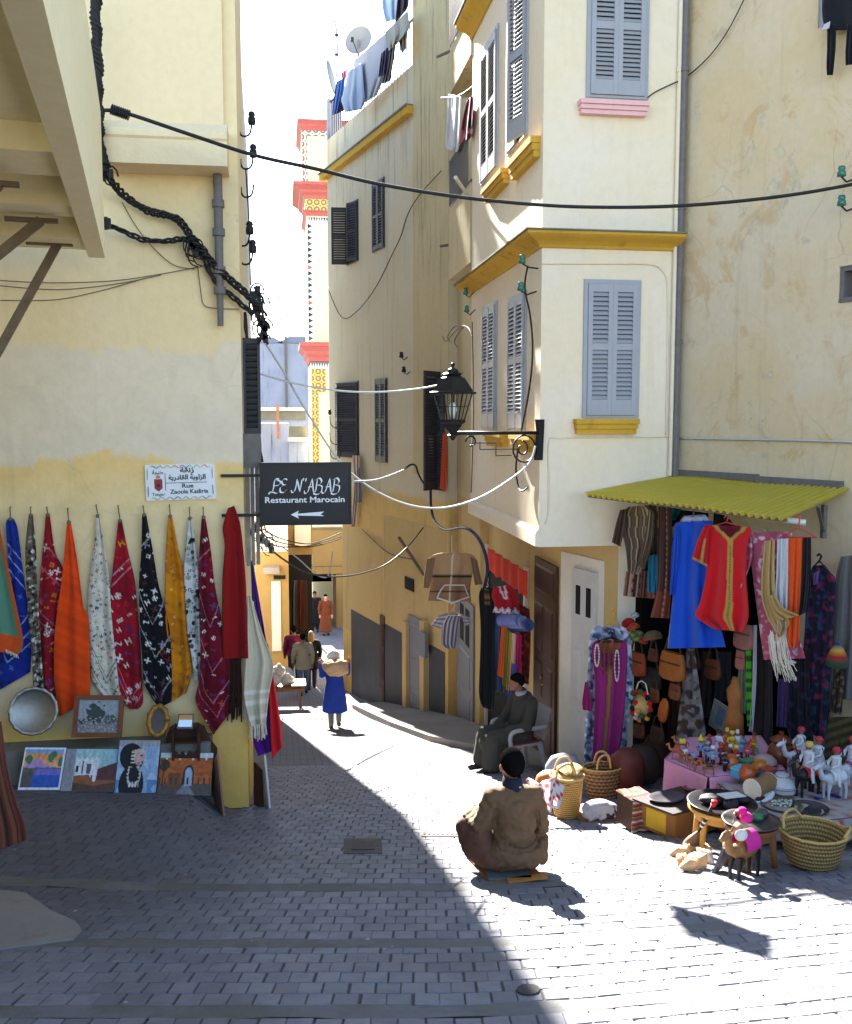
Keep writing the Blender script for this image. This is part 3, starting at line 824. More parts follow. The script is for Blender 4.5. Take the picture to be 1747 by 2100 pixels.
m = MB(); m.box((mx(636), YM - .03, mz(1100)), (mx(650), YM - .002, mz(805))); m.box((mx(636), YM - .03, mz(804.5)), (mx(665), YM - .002, mz(756))); m.build('tile_panel', m_tile2, minaret)
# rows of coloured triangles
triw = MB(); triw.box((mx(630), YM - .02, mz(700)), (mx(641), YM - .002, mz(457))); triw.box((mx(630), YM - .02, mz(456.5)), (XR, YM - .002, mz(445))); triw.box((mx(634.5), YM - .02, mz(756)), (XR, YM - .002, mz(743.5)))
tw = triw.build('tile_border', m_tw, minaret)
n = 20
for i in range(n):
    ya = 458 + (700 - 458) * i / n; yb = ya + 242 / n
    m = MB(); m.prism([(mx(631), mz(yb - 1)), (mx(640.5), mz((ya + yb) / 2)), (mx(631), mz(ya + 1))], YM - .04, YM - .021); m.build('triangle_tile', m_tri[(i * 3 + i // 4) % 4 if i % 2 else 0], tw)
for i in range(9):
    xa = 632 + i * 5.2
    m = MB(); m.prism([(mx(xa), mz(446)), (mx(xa + 4.6), mz(446)), (mx(xa + 2.3), mz(455))], YM - .04, YM - .021); m.build('triangle_tile', m_tri[(i + 2) % 4], tw)
    m = MB(); m.prism([(mx(xa + 3), mz(744)), (mx(xa + 7.6), mz(744)), (mx(xa + 5.3), mz(754))], YM - .04, YM - .021); m.build('triangle_tile', m_tri[(i * 2 + 1) % 4], tw)

# ---------------------------------------------------------------- white houses far off
def fbox(par, name, mat, x0, x1, yt, yb, Y, depth=5, h2=None):
    pl = Plane((0, Y), (1, 0)); a = pl.at(x0, yt); b = pl.at(x1, yt); zb = pl.at(x0, yb).z
    m = MB(); m.box((a.x, Y, zb), (b.x, Y + depth, a.z)); return m.build(name, mat, par)
wh = bldg('white_house', 'tall whitewashed house with black streaks far beyond the alley', (0, 70, -6))
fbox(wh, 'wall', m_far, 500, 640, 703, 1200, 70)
m_roof = plain('grey_roof', srgb(120, 128, 150), .8, .08, .4)
pl = Plane((0, 69.9), (1, 0))
def roof(x0, xm0, xm1, x1, yt, yb):
    a, b, c, d = [pl.at(x, y) for x, y in ((x0, yb), (xm0, yt), (xm1, yt), (x1, yb))]
    m = MB(); q = V((0, 4, 0)); m.add([a, b, c, d, a + q * 2, b + q, c + q, d + q * 2], [(0, 1, 2, 3), (4, 7, 6, 5), (0, 4, 5, 1), (1, 5, 6, 2), (2, 6, 7, 3), (3, 7, 4, 0)]); m.build('roof', m_roof, wh)
roof(528, 540, 560, 582, 691, 703); roof(570, 592, 640, 655, 690, 703)
pl2 = Plane((0, 69.8), (1, 0)); a = pl2.at(586, 690); b = pl2.at(590, 985); m = MB(); m.tube([a, b], .1, 6); m.build('downpipe', m_pipe, wh)
t2 = bldg('terrace_house', 'low white terrace house with grimy parapet in front of taller white house', (0, 58, -7))
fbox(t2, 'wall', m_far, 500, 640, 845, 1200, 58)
def slab(par, x0, x1, yt, yb, Y, mat, name, out=.3):
    pl = Plane((0, Y), (1, 0)); a = pl.at(x0, yt); b = pl.at(x1, yb); m = MB(); m.box((a.x, Y - out, b.z), (b.x, Y - .002, a.z)); m.build(name, mat, par)
slab(t2, 530, 626, 836, 842, 58, m_white, 'coping', .5); slab(t2, 530, 626, 843, 860, 58, m_mon, 'parapet', .2)
t3 = bldg('roof_terrace_house', 'flat-roofed white house with stained rim just above the alley roofs', (0, 50, -7))
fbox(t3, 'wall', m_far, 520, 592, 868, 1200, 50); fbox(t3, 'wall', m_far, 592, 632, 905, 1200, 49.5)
slab(t3, 592, 630, 874, 896, 49.5, m_mon, 'rim', .2); slab(t3, 590, 632, 897, 905, 49.5, m_white, 'coping', .4)
T = V((Plane((0, 49), (1, 0)).at(569, 830))); m = MB(); b = Plane((0, 49), (1, 0)).at(570, 900); m.tube([T, b], .08, 6)
m.build('flue_pipe', plain('rusty_pipe', srgb(180, 120, 90), .8, .2, 5), t3)
# aerials
pa = Plane((0, 66), (1, 0)); a, b = pa.at(571, 553), pa.at(577, 705)
m = MB(); m.tube([a, b], .03, 5)
for y in (578, 590, 610, 655, 680): c = pa.at(572 + (y - 553) * .04, y); m.tube([c - V((.12, 0, 0)), c + V((.12, 0, 0))], .025, 4)
m.build('aerial_mast', m_iron, label='thin tall aerial mast standing on the far white house roof', cat='aerial')

# ---------------------------------------------------------------- end of the alley
yell = bldg('yellow_house', 'low yellow house with pale door on the left of the far alley', (-.5, 31, -7.6))
PY = Plane((0, 31), (1, 0))
def ybox(par, pl, x0, x1, yt, yb, mat, name, y0=0, y1=3):
    a = pl.at(x0, (yt + yb) / 2); b = pl.at(x1, (yt + yb) / 2); zt, zb = pl.at(x0, yt).z, pl.at(x0, yb).z
    m = MB(); m.box((a.x, pl.p0.y + y0, zb), (b.x, pl.p0.y + y1, zt)); return m.build(name, mat, par)
ybox(yell, PY, 420, 593, 1135, 1400, m_farlow, 'wall'); ybox(yell, PY, 420, 590, 1075, 1134.5, m_white, 'upper_wall', .05)
ybox(yell, PY, 557, 576, 1192, 1335, m_whitedoor, 'door', -.04, -.002); ybox(yell, PY, 561, 585, 1180, 1188, m_dark, 'transom', -.03, -.003)
slab(yell, 540, 573, 1160, 1172, 31, m_cement, 'door_canopy', .5)
shopL = bldg('leather_shop', 'dark open-fronted shop with garments hung outside down the alley', (.4, 34, -7.8))
PS = Plane((0, 34), (1, 0))
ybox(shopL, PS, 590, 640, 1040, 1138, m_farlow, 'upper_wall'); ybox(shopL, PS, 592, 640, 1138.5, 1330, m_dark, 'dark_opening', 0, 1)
ybox(shopL, PS, 604, 637, 1075, 1120, m_white, 'sign_panel', -.2, -.002)
endh = bldg('end_house', 'beige house bridging the far end of the alley with a boxed-in balcony', (1.2, 41, -8.6))
PE = Plane((0, 41), (1, 0))
ybox(endh, PE, 630, 760, 1120, 1170, m_farlow, 'wall', 1); ybox(endh, PE, 630, 760, 1050, 1119, m_white, 'upper_wall', 1.2)
ybox(endh, PE, 640, 704, 1088, 1162, m_farlow, 'boxed_balcony', 0, 1.5); ybox(endh, PE, 638, 706, 1162.5, 1177, m_farlow, 'balcony_base', -.1, 1.5)
ybox(endh, PE, 630, 640, 1177.5, 1300, m_farlow, 'side_wall', 0, 3); ybox(endh, PE, 690, 780, 1177.5, 1330, m_farlow, 'side_wall', 0, 3)
ybox(endh, PE, 560, 800, 1000, 1310, m_dark, 'back_wall', 9, 10)
ybox(endh, PE, 641, 689, 1181, 1225, plain('dark_goods', srgb(50, 32, 24), .9, .4, 3), 'hung_goods', 4, 4.5)
# ================================================================ cloth helpers
def cat(a, n):
    """Catmull-Rom resample of rows (k,4) at n+1 even steps along their length"""
    a = np.array(a, float); mid = (a[:, :2] + a[:, 2:]) / 2
    L = np.r_[0, np.cumsum(np.maximum(1e-6, np.linalg.norm(np.diff(mid, axis=0), axis=1)))]; L /= L[-1]
    out = []
    for t in np.linspace(0, 1, n + 1):
        i = min(len(a) - 2, max(0, np.searchsorted(L, t, 'right') - 1)); f = (t - L[i]) / (L[i + 1] - L[i])
        p0, p1, p2, p3 = a[max(i - 1, 0)], a[i], a[i + 1], a[min(i + 2, len(a) - 1)]
        s0, s1 = (p2 - p0) * .4, (p3 - p1) * .4
        out.append((2 * f**3 - 3 * f**2 + 1) * p1 + (f**3 - 2 * f**2 + f) * s0 + (-2 * f**3 + 3 * f**2) * p2 + (f**3 - f**2) * s1)
    return np.array(out)
def drape(name, rows, pl, off, paint, mat, parent=None, nu=20, nv=60, amp=.02, k=2.0, ph=0.0, thick=.007, scale=196., offb=None, tag=None, flat0=.35, origin=None):
    """hanging cloth: rows of (xl, yl, xr, yr) as seen on plane pl, with folds"""
    rr = cat(rows, nv); cx, cy = (rr[0, 0] + rr[0, 2]) / 2, (rr[0, 1] + rr[0, 3]) / 2
    vs = []; U = []; Vv = []; X = []; Y = []
    for j in range(nv + 1):
        v = j / nv; xl, yl, xr, yr = rr[j]
        o = off + ((offb - off) * v if offb is not None else 0)
        for i in range(nu + 1):
            u = i / nu; x = xl + (xr - xl) * u; y = yl + (yr - yl) * u
            f = amp * (flat0 + (1 - flat0) * v) * (math.sin(6.283 * k * u + ph + .8 * math.sin(3 * v + ph)) + .5 * math.sin(6.283 * 1.7 * k * u + 2.3 * ph + 1.5 * v))
            vs.append(pl.at(x, y, o + f)); U.append(u); Vv.append(v); X.append((x - cx) / scale); Y.append((y - cy) / scale)
    U, Vv, X, Y = map(np.array, (U, Vv, X, Y))
    if callable(paint): c = paint(U, Vv, X, Y)
    else: c = np.tile(np.array(paint, float), (len(U), 1))
    m = MB(); m.v = vs; w = nu + 1
    m.f = [(j * w + i, (j + 1) * w + i, (j + 1) * w + i + 1, j * w + i + 1) for j in range(nv) for i in range(nu)]; m.mi = [0] * len(m.f)
    m.c = [tuple(q) for q in c]
    if parent is None and origin is None: origin = vs[nu // 2]
    o = m.build(name, mat, parent, origin=origin, smooth=True)
    md = o.modifiers.new('thickness', 'SOLIDIFY'); md.thickness = thick; md.offset = 0
    if tag: setp(o, *tag)
    return o
def fringe(parent, pl, a, b, L, n, mat, off, name='fringe', jit=6, r=.004):
    m = MB()
    for i in range(n):
        t = (i + .5) / n; x = a[0] + (b[0] - a[0]) * t; y = a[1] + (b[1] - a[1]) * t
        p = pl.at(x, y, off); q = pl.at(x + random.uniform(-jit, jit) * .5, y + L * random.uniform(.7, 1.1), off + random.uniform(-.01, .02)); mid = (p + q) / 2 + V((random.uniform(-.008, .008), 0, 0))
        m.tube([p, mid, q], r, 3, False)
    return m.build(name, mat, parent, kind='stuff')
def stamps(X, Y, col, items):
    for x, y, r, kind, c, rot in items:
        ca_, sa_ = math.cos(rot), math.sin(rot)
        dx = (X - x) * ca_ + (Y - y) * sa_; dy = -(X - x) * sa_ + (Y - y) * ca_
        ax, ay = abs(dx), abs(dy); big = np.maximum(ax, ay)
        if kind == 'x': mk = (abs(ax - ay) < .35 * r) & (big < r)
        elif kind == '+': mk = (np.minimum(ax, ay) < .22 * r) & (big < r)
        elif kind == '#': mk = ((np.minimum(ax, ay) < .18 * r) & (big < r)) | ((abs(big - .8 * r) < .15 * r) & (np.minimum(ax, ay) < .5 * r))
        elif kind == 'd': mk = (ax + ay < r) & (ax + ay > .5 * r)
        elif kind == 'D': mk = (ax + 1.6 * ay < r)
        elif kind == '-': mk = (ay < .22 * r) & (ax < r)
        elif kind == '=': mk = (abs(ay - .3 * r) < .16 * r) & (ax < r)
        elif kind == 'h': mk = ((abs(ax - .7 * r) < .2 * r) & (ay < r)) | ((ay < .2 * r) & (ax < .7 * r))
        elif kind == 's': mk = (abs(dy - .55 * r * np.sin(dx / r * 3)) < .28 * r) & (ax < r)
        else: mk = (ax ** 2 + ay ** 2 < r * r)
        col[mk] = c
    return col
def kilim(base, cols, seed, dens=(.11, .12), size=(.022, .04), kinds='xd+hs-=#', base2=None, chev=(), chevc=(.6, .6, .62), lines=(), slope=1.0, xc=.25):
    def f(u, v, X, Y):
        rng = random.Random(seed); col = np.tile(np.array(base, float), (len(u), 1))
        if base2 is not None:
            band = np.sin((Y - X * slope * .6) * 9 + seed) > .2; col[band] = base2
        lo, hi, y1 = X.min(), X.max(), Y.max(); it = []
        y = .25
        while y < y1:
            x = lo
            while x < hi:
                if rng.random() < .8: it.append((x + rng.uniform(-.02, .02), y + rng.uniform(-.02, .02) - .5 * (x) , rng.uniform(*size) * .85, rng.choice(kinds), rng.choice(cols), -.5))
                x += dens[0]
            y += dens[1]
        stamps(X, Y, col, it)
        for y0 in lines:
            mk = abs(Y + slope * X - y0) < .0085; col[mk] = chevc
        for y0, w in chev:
            t = y0 - np.where(u < xc, (xc - u) * .75, (u - xc) * .42); mk = abs(Y - t) < w; col[mk] = chevc
        n_ = np.sin((Y - .5 * X) * 55 + seed) * .06 + np.sin((Y - .5 * X) * 17 + seed * 2) * .08
        return np.clip(col * (1 + n_)[:, None], 0, 1)
    return f
m_wool = vcol('woven_wool', .95, 160, .1, .1)
m_cloth = vcol('cloth', .9, 90, .15, .1)
m_print = vcol('painted_print', .55, 0, .3, 0, .02)
m_cream = plain('cream_thread', srgb(225, 215, 195), .9, .1, 20)
m_dkfr = plain('dark_fringe', srgb(60, 35, 28), .9, .3, 30)
c = srgb
RED = c(150, 22, 34); DRED = c(118, 16, 30); NAVY = c(30, 45, 130); W = c(225, 222, 214)
RUGS = [
 ('kilim_rug', 'blue shawl with pale chevron stripes hung at the left end of the row', 'rug', [(16, 1064, 27, 1064), (12, 1080, 36, 1085), (17, 1170, 47, 1170), (8, 1290, 58, 1250), (-30, 1370, 64, 1320), (-44, 1440, 62, 1378)], .05, kilim(c(28, 48, 140), [c(20, 30, 90), c(90, 110, 190)], 3, chev=((1.2, .012), (1.38, .012), (1.5, .01)), lines=(.3, .42, .55), chevc=c(150, 165, 220), slope=-1.2, xc=.5), (22, 1040)),
 ('kilim_rug', 'tightly twisted brown and white cloth hanging over the round tray', 'rug', [(59, 1056, 67, 1056), (52, 1130, 74, 1130), (57, 1240, 78, 1240), (65, 1340, 84, 1340), (70, 1430, 90, 1430), (77, 1492, 92, 1490)], .11, kilim(c(108, 98, 84), [W, c(60, 45, 35), c(170, 160, 140), c(40, 30, 25)], 4, (.03, .04), (.02, .035), 'Do-'), (64, 1040)),
 ('kilim_rug', 'narrow red patterned rug beside the plain orange one', 'rug', [(95, 1055, 101, 1055), (88, 1130, 112, 1130), (82, 1200, 130, 1172), (80, 1280, 126, 1240), (84, 1400, 116, 1310), (92, 1442, 114, 1424)], .05, kilim(RED, [c(70, 80, 130), W, c(210, 120, 50), c(190, 80, 100)], 5, (.07, .1), lines=(.35, .62, 1.1, 1.2), chevc=c(190, 90, 105), slope=-1), (97, 1040)),
 ('kilim_rug', 'plain bright orange rug with a folded lower corner', 'rug', [(138, 1070, 144, 1070), (131, 1150, 158, 1150), (126, 1190, 170, 1240), (112, 1300, 181, 1270), (112, 1400, 184, 1340), (122, 1470, 184, 1430)], .08, kilim(c(232, 74, 18), [c(190, 130, 30), c(200, 60, 20)], 6, (.2, .35), (.015, .03), 's-'), (140, 1042)),
 ('kilim_rug', 'cream white rug with small coloured motifs and black border lines', 'rug', [(197, 1057, 204, 1057), (193, 1120, 215, 1130), (182, 1200, 224, 1190), (180, 1270, 228, 1260), (186, 1370, 240, 1370), (192, 1402, 246, 1420), (240, 1464, 249, 1463)], .06, kilim(c(216, 208, 192), [c(150, 40, 40), c(50, 60, 110), c(60, 70, 60), c(120, 120, 130), c(190, 150, 90)], 7, (.05, .065), (.014, .024), 'xsDd#-', lines=(), chev=((1.7, .008), (1.76, .008), (1.95, .008), (2.02, .006)), chevc=c(70, 66, 62), xc=.55), (198, 1035)),
 ('kilim_rug', 'red rug with white crosses between the cream and black rugs', 'rug', [(243, 1067, 249, 1067), (236, 1130, 262, 1130), (228, 1200, 276, 1190), (228, 1260, 284, 1280), (238, 1350, 290, 1380), (246, 1420, 293, 1438), (266, 1454, 282, 1454)], .05, kilim(c(160, 20, 38), [W, W, c(60, 60, 120), c(200, 160, 40), c(200, 40, 60)], 8, (.09, .13), (.025, .045), '##xh=s', c(138, 18, 36), chev=((1.88, .008), (2.0, .008)), lines=(.5, .6), chevc=c(190, 130, 140), xc=.5), (243, 1037)),
 ('kilim_rug', 'black rug with white motifs and zigzag border', 'rug', [(292, 1055, 299, 1055), (290, 1130, 313, 1130), (285, 1200, 325, 1200), (287, 1290, 346, 1280), (292, 1350, 352, 1350), (296, 1402, 352, 1420), (326, 1452, 350, 1440)], .08, kilim(c(22, 20, 26), [W, W, c(90, 60, 50), c(140, 140, 150), c(120, 40, 40)], 9, (.08, .1), (.02, .04), 'xs#hdx', chev=((1.15, .007), (1.5, .008), (1.95, .008)), chevc=c(170, 170, 175), lines=(.3,), xc=.45), (294, 1037)),
 ('kilim_rug', 'mustard yellow rug with faint darker checks', 'rug', [(346, 1058, 352, 1058), (341, 1130, 366, 1130), (339, 1200, 380, 1180), (340, 1280, 386, 1260), (350, 1370, 394, 1370), (352, 1438, 382, 1420)], .05, kilim(c(205, 128, 18), [c(110, 80, 50), c(220, 180, 100), c(150, 90, 30)], 10, (.08, .09), (.018, .03), 'x#-=', c(188, 112, 16)), (348, 1035)),
 ('kilim_rug', 'narrow white cloth printed with black feather shapes', 'rug', [(387, 1062, 392, 1062), (380, 1130, 402, 1130), (377, 1170, 408, 1170), (384, 1290, 413, 1290), (392, 1340, 416, 1340), (400, 1396, 416, 1394)], .06, kilim(c(205, 203, 198), [c(30, 30, 30), c(80, 80, 80), c(140, 140, 138)], 11, (.05, .055), (.02, .035), 'Ddo', c(180, 182, 176)), (389, 1040)),
 ('kilim_rug', 'long dark crimson rug with chevrons reaching down over the wooden rack', 'rug', [(414, 1060, 420, 1060), (409, 1130, 432, 1130), (408, 1200, 440, 1200), (412, 1290, 452, 1260), (409, 1390, 468, 1340), (402, 1440, 470, 1400), (438, 1506, 466, 1468)], .1, kilim(c(112, 14, 34), [W, c(190, 70, 40), c(90, 40, 110), c(60, 70, 110), W], 12, (.09, .12), (.02, .035), 'x=s-#', c(96, 12, 30), chev=((1.15, .008), (1.62, .008), (1.95, .009), (2.1, .008)), lines=(.4,), chevc=c(185, 110, 130), xc=.45), (417, 1040)),
]
for (nm, lab, ct, rows, off, pf, hook) in RUGS:
    o = drape(nm, rows, WF, off, pf, m_wool, nu=44, nv=190, amp=.022, k=1.5, ph=random.uniform(0, 6), thick=.008, tag=(lab, ct, 'rugs and shawls hung on the yellow wall'))
    m = MB(); p = WF.at(*hook, .01); t = WF.at((rows[0][0] + rows[0][2]) / 2, rows[0][1] - 2, off); m.tube([WF.at(hook[0], hook[1], -.02), p, V((p.x, p.y - .03, p.z)), t], .006, 5); m.build('cord', m_strut, o)
    m = MB(); m.ball(WF.at((rows[0][0] + rows[0][2]) / 2, rows[0][1] + 1, off), .022, 7, 5); m.build('knot', m_strut, o)
# green cloth with orange border at the very edge
def fgreen(u, v, X, Y):
    col = np.tile(np.array(c(92, 140, 116)), (len(u), 1)); col[v > .86] = c(220, 86, 30); col[(u > .93) & (v > .1)] = c(196, 92, 40); return col
g = drape('green_shawl', [(-60, 1050, -8, 1050), (-60, 1180, 20, 1180), (-60, 1290, 47, 1312), (-60, 1325, 36, 1344)], WF, .14, fgreen, m_cloth, nu=30, nv=60, tag=('sea green shawl with an orange border cut by the left edge', 'shawl', 'rugs and shawls hung on the yellow wall'))
fringe(g, WF, (0, 1326), (36, 1343), 8, 22, m_cream, .14)
# dark red wrap by the corner, with brown fringe
def fred(u, v, X, Y):
    col = np.tile(np.array(c(138, 14, 16)), (len(u), 1)); col[(abs(u - .62 - .2 * v) < .02) & (v < .55)] = c(90, 8, 10); return col
g = drape('red_wrap', [(468, 1042, 480, 1037), (457, 1082, 492, 1072), (461, 1120, 498, 1120), (456, 1190, 504, 1200), (456, 1290, 507, 1290), (457, 1351, 509, 1350)], WF, .08, fred, m_cloth, nu=30, nv=70, amp=.03, k=1.3, tag=('thick dark red wrap folded double at the wall corner', 'wrap', 'rugs and shawls hung on the yellow wall'))
fringe(g, WF, (462, 1350), (494, 1350), 120, 40, m_dkfr, .07, r=.008)
g = drape('white_shawl', [(508, 1222, 514, 1222), (506, 1290, 538, 1300), (503, 1350, 560, 1362), (500, 1430, 551, 1424), (514, 1490, 545, 1482)], WF, .06, lambda u, v, X, Y: np.where(((v > .72) & (np.sin(v * 70) > .2))[:, None], np.array([c(236, 230, 214)]), np.array([c(214, 202, 174)])), m_cloth, nu=24, nv=60, amp=.045, k=1.8, tag=('off-white wool shawl with long fringe hung on the house corner', 'shawl', 'rugs and shawls hung on the yellow wall'))
fringe(g, WF, (514, 1488), (545, 1482), 32, 16, m_cream, .06, r=.006)
fringe(g, WF, (500, 1425), (514, 1488), 26, 14, m_cream, .06, r=.006)
drape('purple_scarf', [(516, 1178, 522, 1178), (524, 1270, 538, 1270), (530, 1380, 556, 1380), (522, 1480, 566, 1480), (520, 1522, 570, 1518), (530, 1550, 572, 1536)], WF, -.12, c(84, 24, 128), m_cloth, amp=.04, k=2, tag=('deep purple scarf hanging behind the white shawl', 'scarf'))
drape('red_scarf', [(545, 1320, 549, 1320), (551, 1400, 562, 1400), (554, 1480, 575, 1480), (558, 1556, 580, 1530)], WF, -.06, c(214, 28, 34), m_cloth, amp=.03, k=1.5, tag=('bright red scarf hanging beside the purple one', 'scarf'))
drape('blue_scarf', [(514, 1150, 518, 1150), (516, 1200, 526, 1200), (517, 1232, 531, 1236)], WF, -.2, c(52, 60, 84), m_cloth, amp=.02, tag=('slate blue scarf above the white shawl on the corner', 'scarf'))
# brown robe at the left edge
NP = Plane((-3.1, 7.4), (.9, -.45))
rb = Plane((0, 6.95), (1, 0))
drape('brown_robe', [(-60, 1470, 2, 1480), (-60, 1560, 14, 1570), (-60, 1640, 32, 1640), (-60, 1700, 50, 1690), (-60, 1768, 54, 1722)], rb, 0, lambda u, v, X, Y: np.where((abs(u - .82 - .04 * v) < .012)[:, None], np.array([c(40, 20, 16)]), np.array([c(128, 72, 54)])), m_cloth, nu=40, nv=50, amp=.035, k=4, tag=('rust brown robe hanging at the left edge of the picture', 'robe'))

# ================================================================ ledge goods
def tilted(pl, x0, x1, ytop, ybot, off_b, off_t):
    """frame of a panel leaning back: local x right, y out of the face, z up the face"""
    a, b = pl.at(x0, ybot, off_b), pl.at(x1, ybot, off_b); t = pl.at((x0 + x1) / 2, ytop, off_t)
    cc = (a + b) / 2; ux = (b - a).normalized(); up = t - cc; up -= ux * up.dot(ux); h = up.length; up.normalize(); n = up.cross(ux) * 1.0
    if n.y > 0: n = -n
    return Matrix(((ux.x, n.x, up.x, cc.x), (ux.y, n.y, up.y, cc.y), (ux.z, n.z, up.z, cc.z), (0, 0, 0, 1))), (b - a).length, h
def panel(name, T, w, h, paint, nu, nv, th, sidemat, tag, frame=0, framemat=None, border=0):
    m = MB(T); m.box((-w / 2, -th, 0), (w / 2, -.002, h)); root = m.build(name, sidemat, origin=T @ V((0, 0, 0))); setp(root, *tag)
    g = MB(T); g.grid(lambda u, v: (-w / 2 + frame + (w - 2 * frame) * u, .0005, frame + (h - 2 * frame) * (1 - v)), nu, nv)
    uu, vv = np.meshgrid(np.linspace(0, 1, nu + 1), np.linspace(0, 1, nv + 1)); pc_ = paint(uu.ravel(), vv.ravel()) * (1 + .3 * nz(uu.ravel(), vv.ravel() * .5, 16, 8) + .22 * nz(uu.ravel() * .6, vv.ravel(), 38, 9))[:, None]; g.c = [tuple(q) for q in np.clip(pc_, 0, 1)]
    g.build('picture', m_print, root)
    if frame:
        for lo, hi in (((-w / 2, -.001, 0), (w / 2, .02, frame)), ((-w / 2, -.001, h - frame), (w / 2, .02, h)), ((-w / 2, -.001, frame + .001), (-w / 2 + frame, .02, h - frame - .001)), ((w / 2 - frame, -.001, frame + .001), (w / 2, .02, h - frame - .001))):
            m = MB(T); m.box(lo, hi); m.build('frame_rail', framemat or sidemat, root)
    return root
def L3(*a): return np.array(a[0] if len(a) == 1 else a, float)
def fill(col, mk, cc): col[mk] = cc
def nz(u, v, s, seed=0): 
    return np.array([mnoise.noise((a * s + seed * 7.1, b * s, seed)) for a, b in zip(u, v)])
def pl_lake(u, v):
    n = nz(u, v, 7, 1); col = np.zeros((len(u), 3)); col[:] = c(120, 160, 205)
    fill(col, v > .14 + .03 * n, c(222, 150, 90)); fill(col, v > .3, c(230, 165, 120))
    hill = .47 - .2 * np.exp(-((u - .36) / .2) ** 2) + .03 * n; fill(col, v > hill, c(170, 140, 190))
    fill(col, v > .48 + .02 * n, c(96, 100, 90)); fill(col, (v > .5) & (u + .6 * (v - .5) > .42 + .1 * n) & (u < 1 - .4 * (.7 - v)), c(110, 110, 190))
    fill(col, (v > .66) & (u > .3 - .3 * (v - .66)) & (v > .6 + .1 * abs(u - .6)), c(50, 90, 175))
    fill(col, (v > .6) & (u < .28 - .1 * n), c(92, 84, 80))
    for x, y, r in ((.14, .3, .12), (.7, .2, .13), (.92, .35, .1)): fill(col, ((u - x) ** 2 + ((v - y) * .8) ** 2 < (r * (.75 + .5 * n)) ** 2), c(70, 120, 80))
    b = (u < .03) | (u > .955) | (v < .05) | (v > .95); col[b] = c(225, 225, 230); return col
def pl_kasbah(u, v):
    n = nz(u, v, 8, 2); col = np.zeros((len(u), 3)); col[:] = c(140, 180, 190)
    col += np.outer(np.clip(.5 - abs(u - .5), 0, 1), np.array([.2, .2, .02])); fill(col, u < .2, c(140, 140, 146))
    fill(col, (u > .22) & (u < .66) & (v > .22 + .02 * np.sign(np.sin(u * 70))) & (v < .66), c(215, 215, 218))
    fill(col, (u > .2) & (v > .62 + .1 * abs(u - .45)), c(140, 88, 58)); fill(col, (u > .64) & (v > .48 - .45 * (u - .64)) & (v < .75), c(92, 54, 58))
    fill(col, (abs(u - .48) < .045) & (v > .36) & (v < .6), c(90, 90, 100)); fill(col, (abs(u - .26) < .025) & (v > .4) & (v < .56), c(40, 36, 40)); fill(col, (abs(u - .36) < .015) & (v > .3) & (v < .6), c(60, 56, 60))
    fill(col, (((u - .6) / .035) ** 2 + ((v - .66) / .13) ** 2 < 1), c(225, 225, 228)); fill(col, (((u - .52) / .015) ** 2 + ((v - .6) / .08) ** 2 < 1), c(220, 220, 224)); fill(col, (u > .2) & (v > .88 - .2 * abs(u - .6)), c(88, 66, 52))
    return col
def pl_woman(u, v):
    n = nz(u, v, 6, 3); col = np.zeros((len(u), 3)); col[:] = c(140, 165, 195); fill(col, n > .1, c(165, 185, 205)); fill(col, (v > .75) & (n > -.1), c(90, 130, 175)); fill(col, (v < .12), c(150, 150, 150))
    fill(col, ((u - .3 - .12 * v) / .3) ** 2 + ((v - .33) / .27) ** 2 < 1, c(22, 22, 28)); fill(col, ((u - .38) / .3) ** 2 + ((v - .85) / .38) ** 2 < 1, c(24, 24, 30))
    fill(col, ((u - .52) / .13) ** 2 + ((v - .32) / .16) ** 2 < 1, c(196, 160, 158)); fill(col, (abs(u - .655) < .02 + .02 * (v < .33)) & (abs(v - .33) < .03), c(196, 160, 158)); fill(col, (abs(u - .52) < .04) & (v > .42) & (v < .55), c(150, 120, 115))
    fill(col, (abs(u - .6) < .035) & (abs(v - .42) < .015), c(150, 50, 60)); fill(col, (abs(u - .57) < .04) & (abs(v - .29) < .012), c(50, 40, 45))
    fill(col, (abs(v - .2 - .3 * (u - .5) ** 2 * 4) < .03) & (u > .34) & (u < .66) & (np.sin(u * 110) > -.4), c(200, 185, 140)); fill(col, (abs(u - .37) < .05) & (v > .22) & (v < .45) & (np.sin(v * 90) > -.2), c(205, 195, 170))
    r = abs(((u - .42) / .15) ** 2 + ((v - .66) / .2) ** 2 - 1); fill(col, (r < .35) & (v > .5) & (np.sin(u * 90) + np.sin(v * 90) > -.4), c(190, 188, 180)); fill(col, (abs(u - .42) < .14) & (abs(v - .85) < .05) & (np.sin(u * 80) > 0), c(210, 210, 205))
    return col
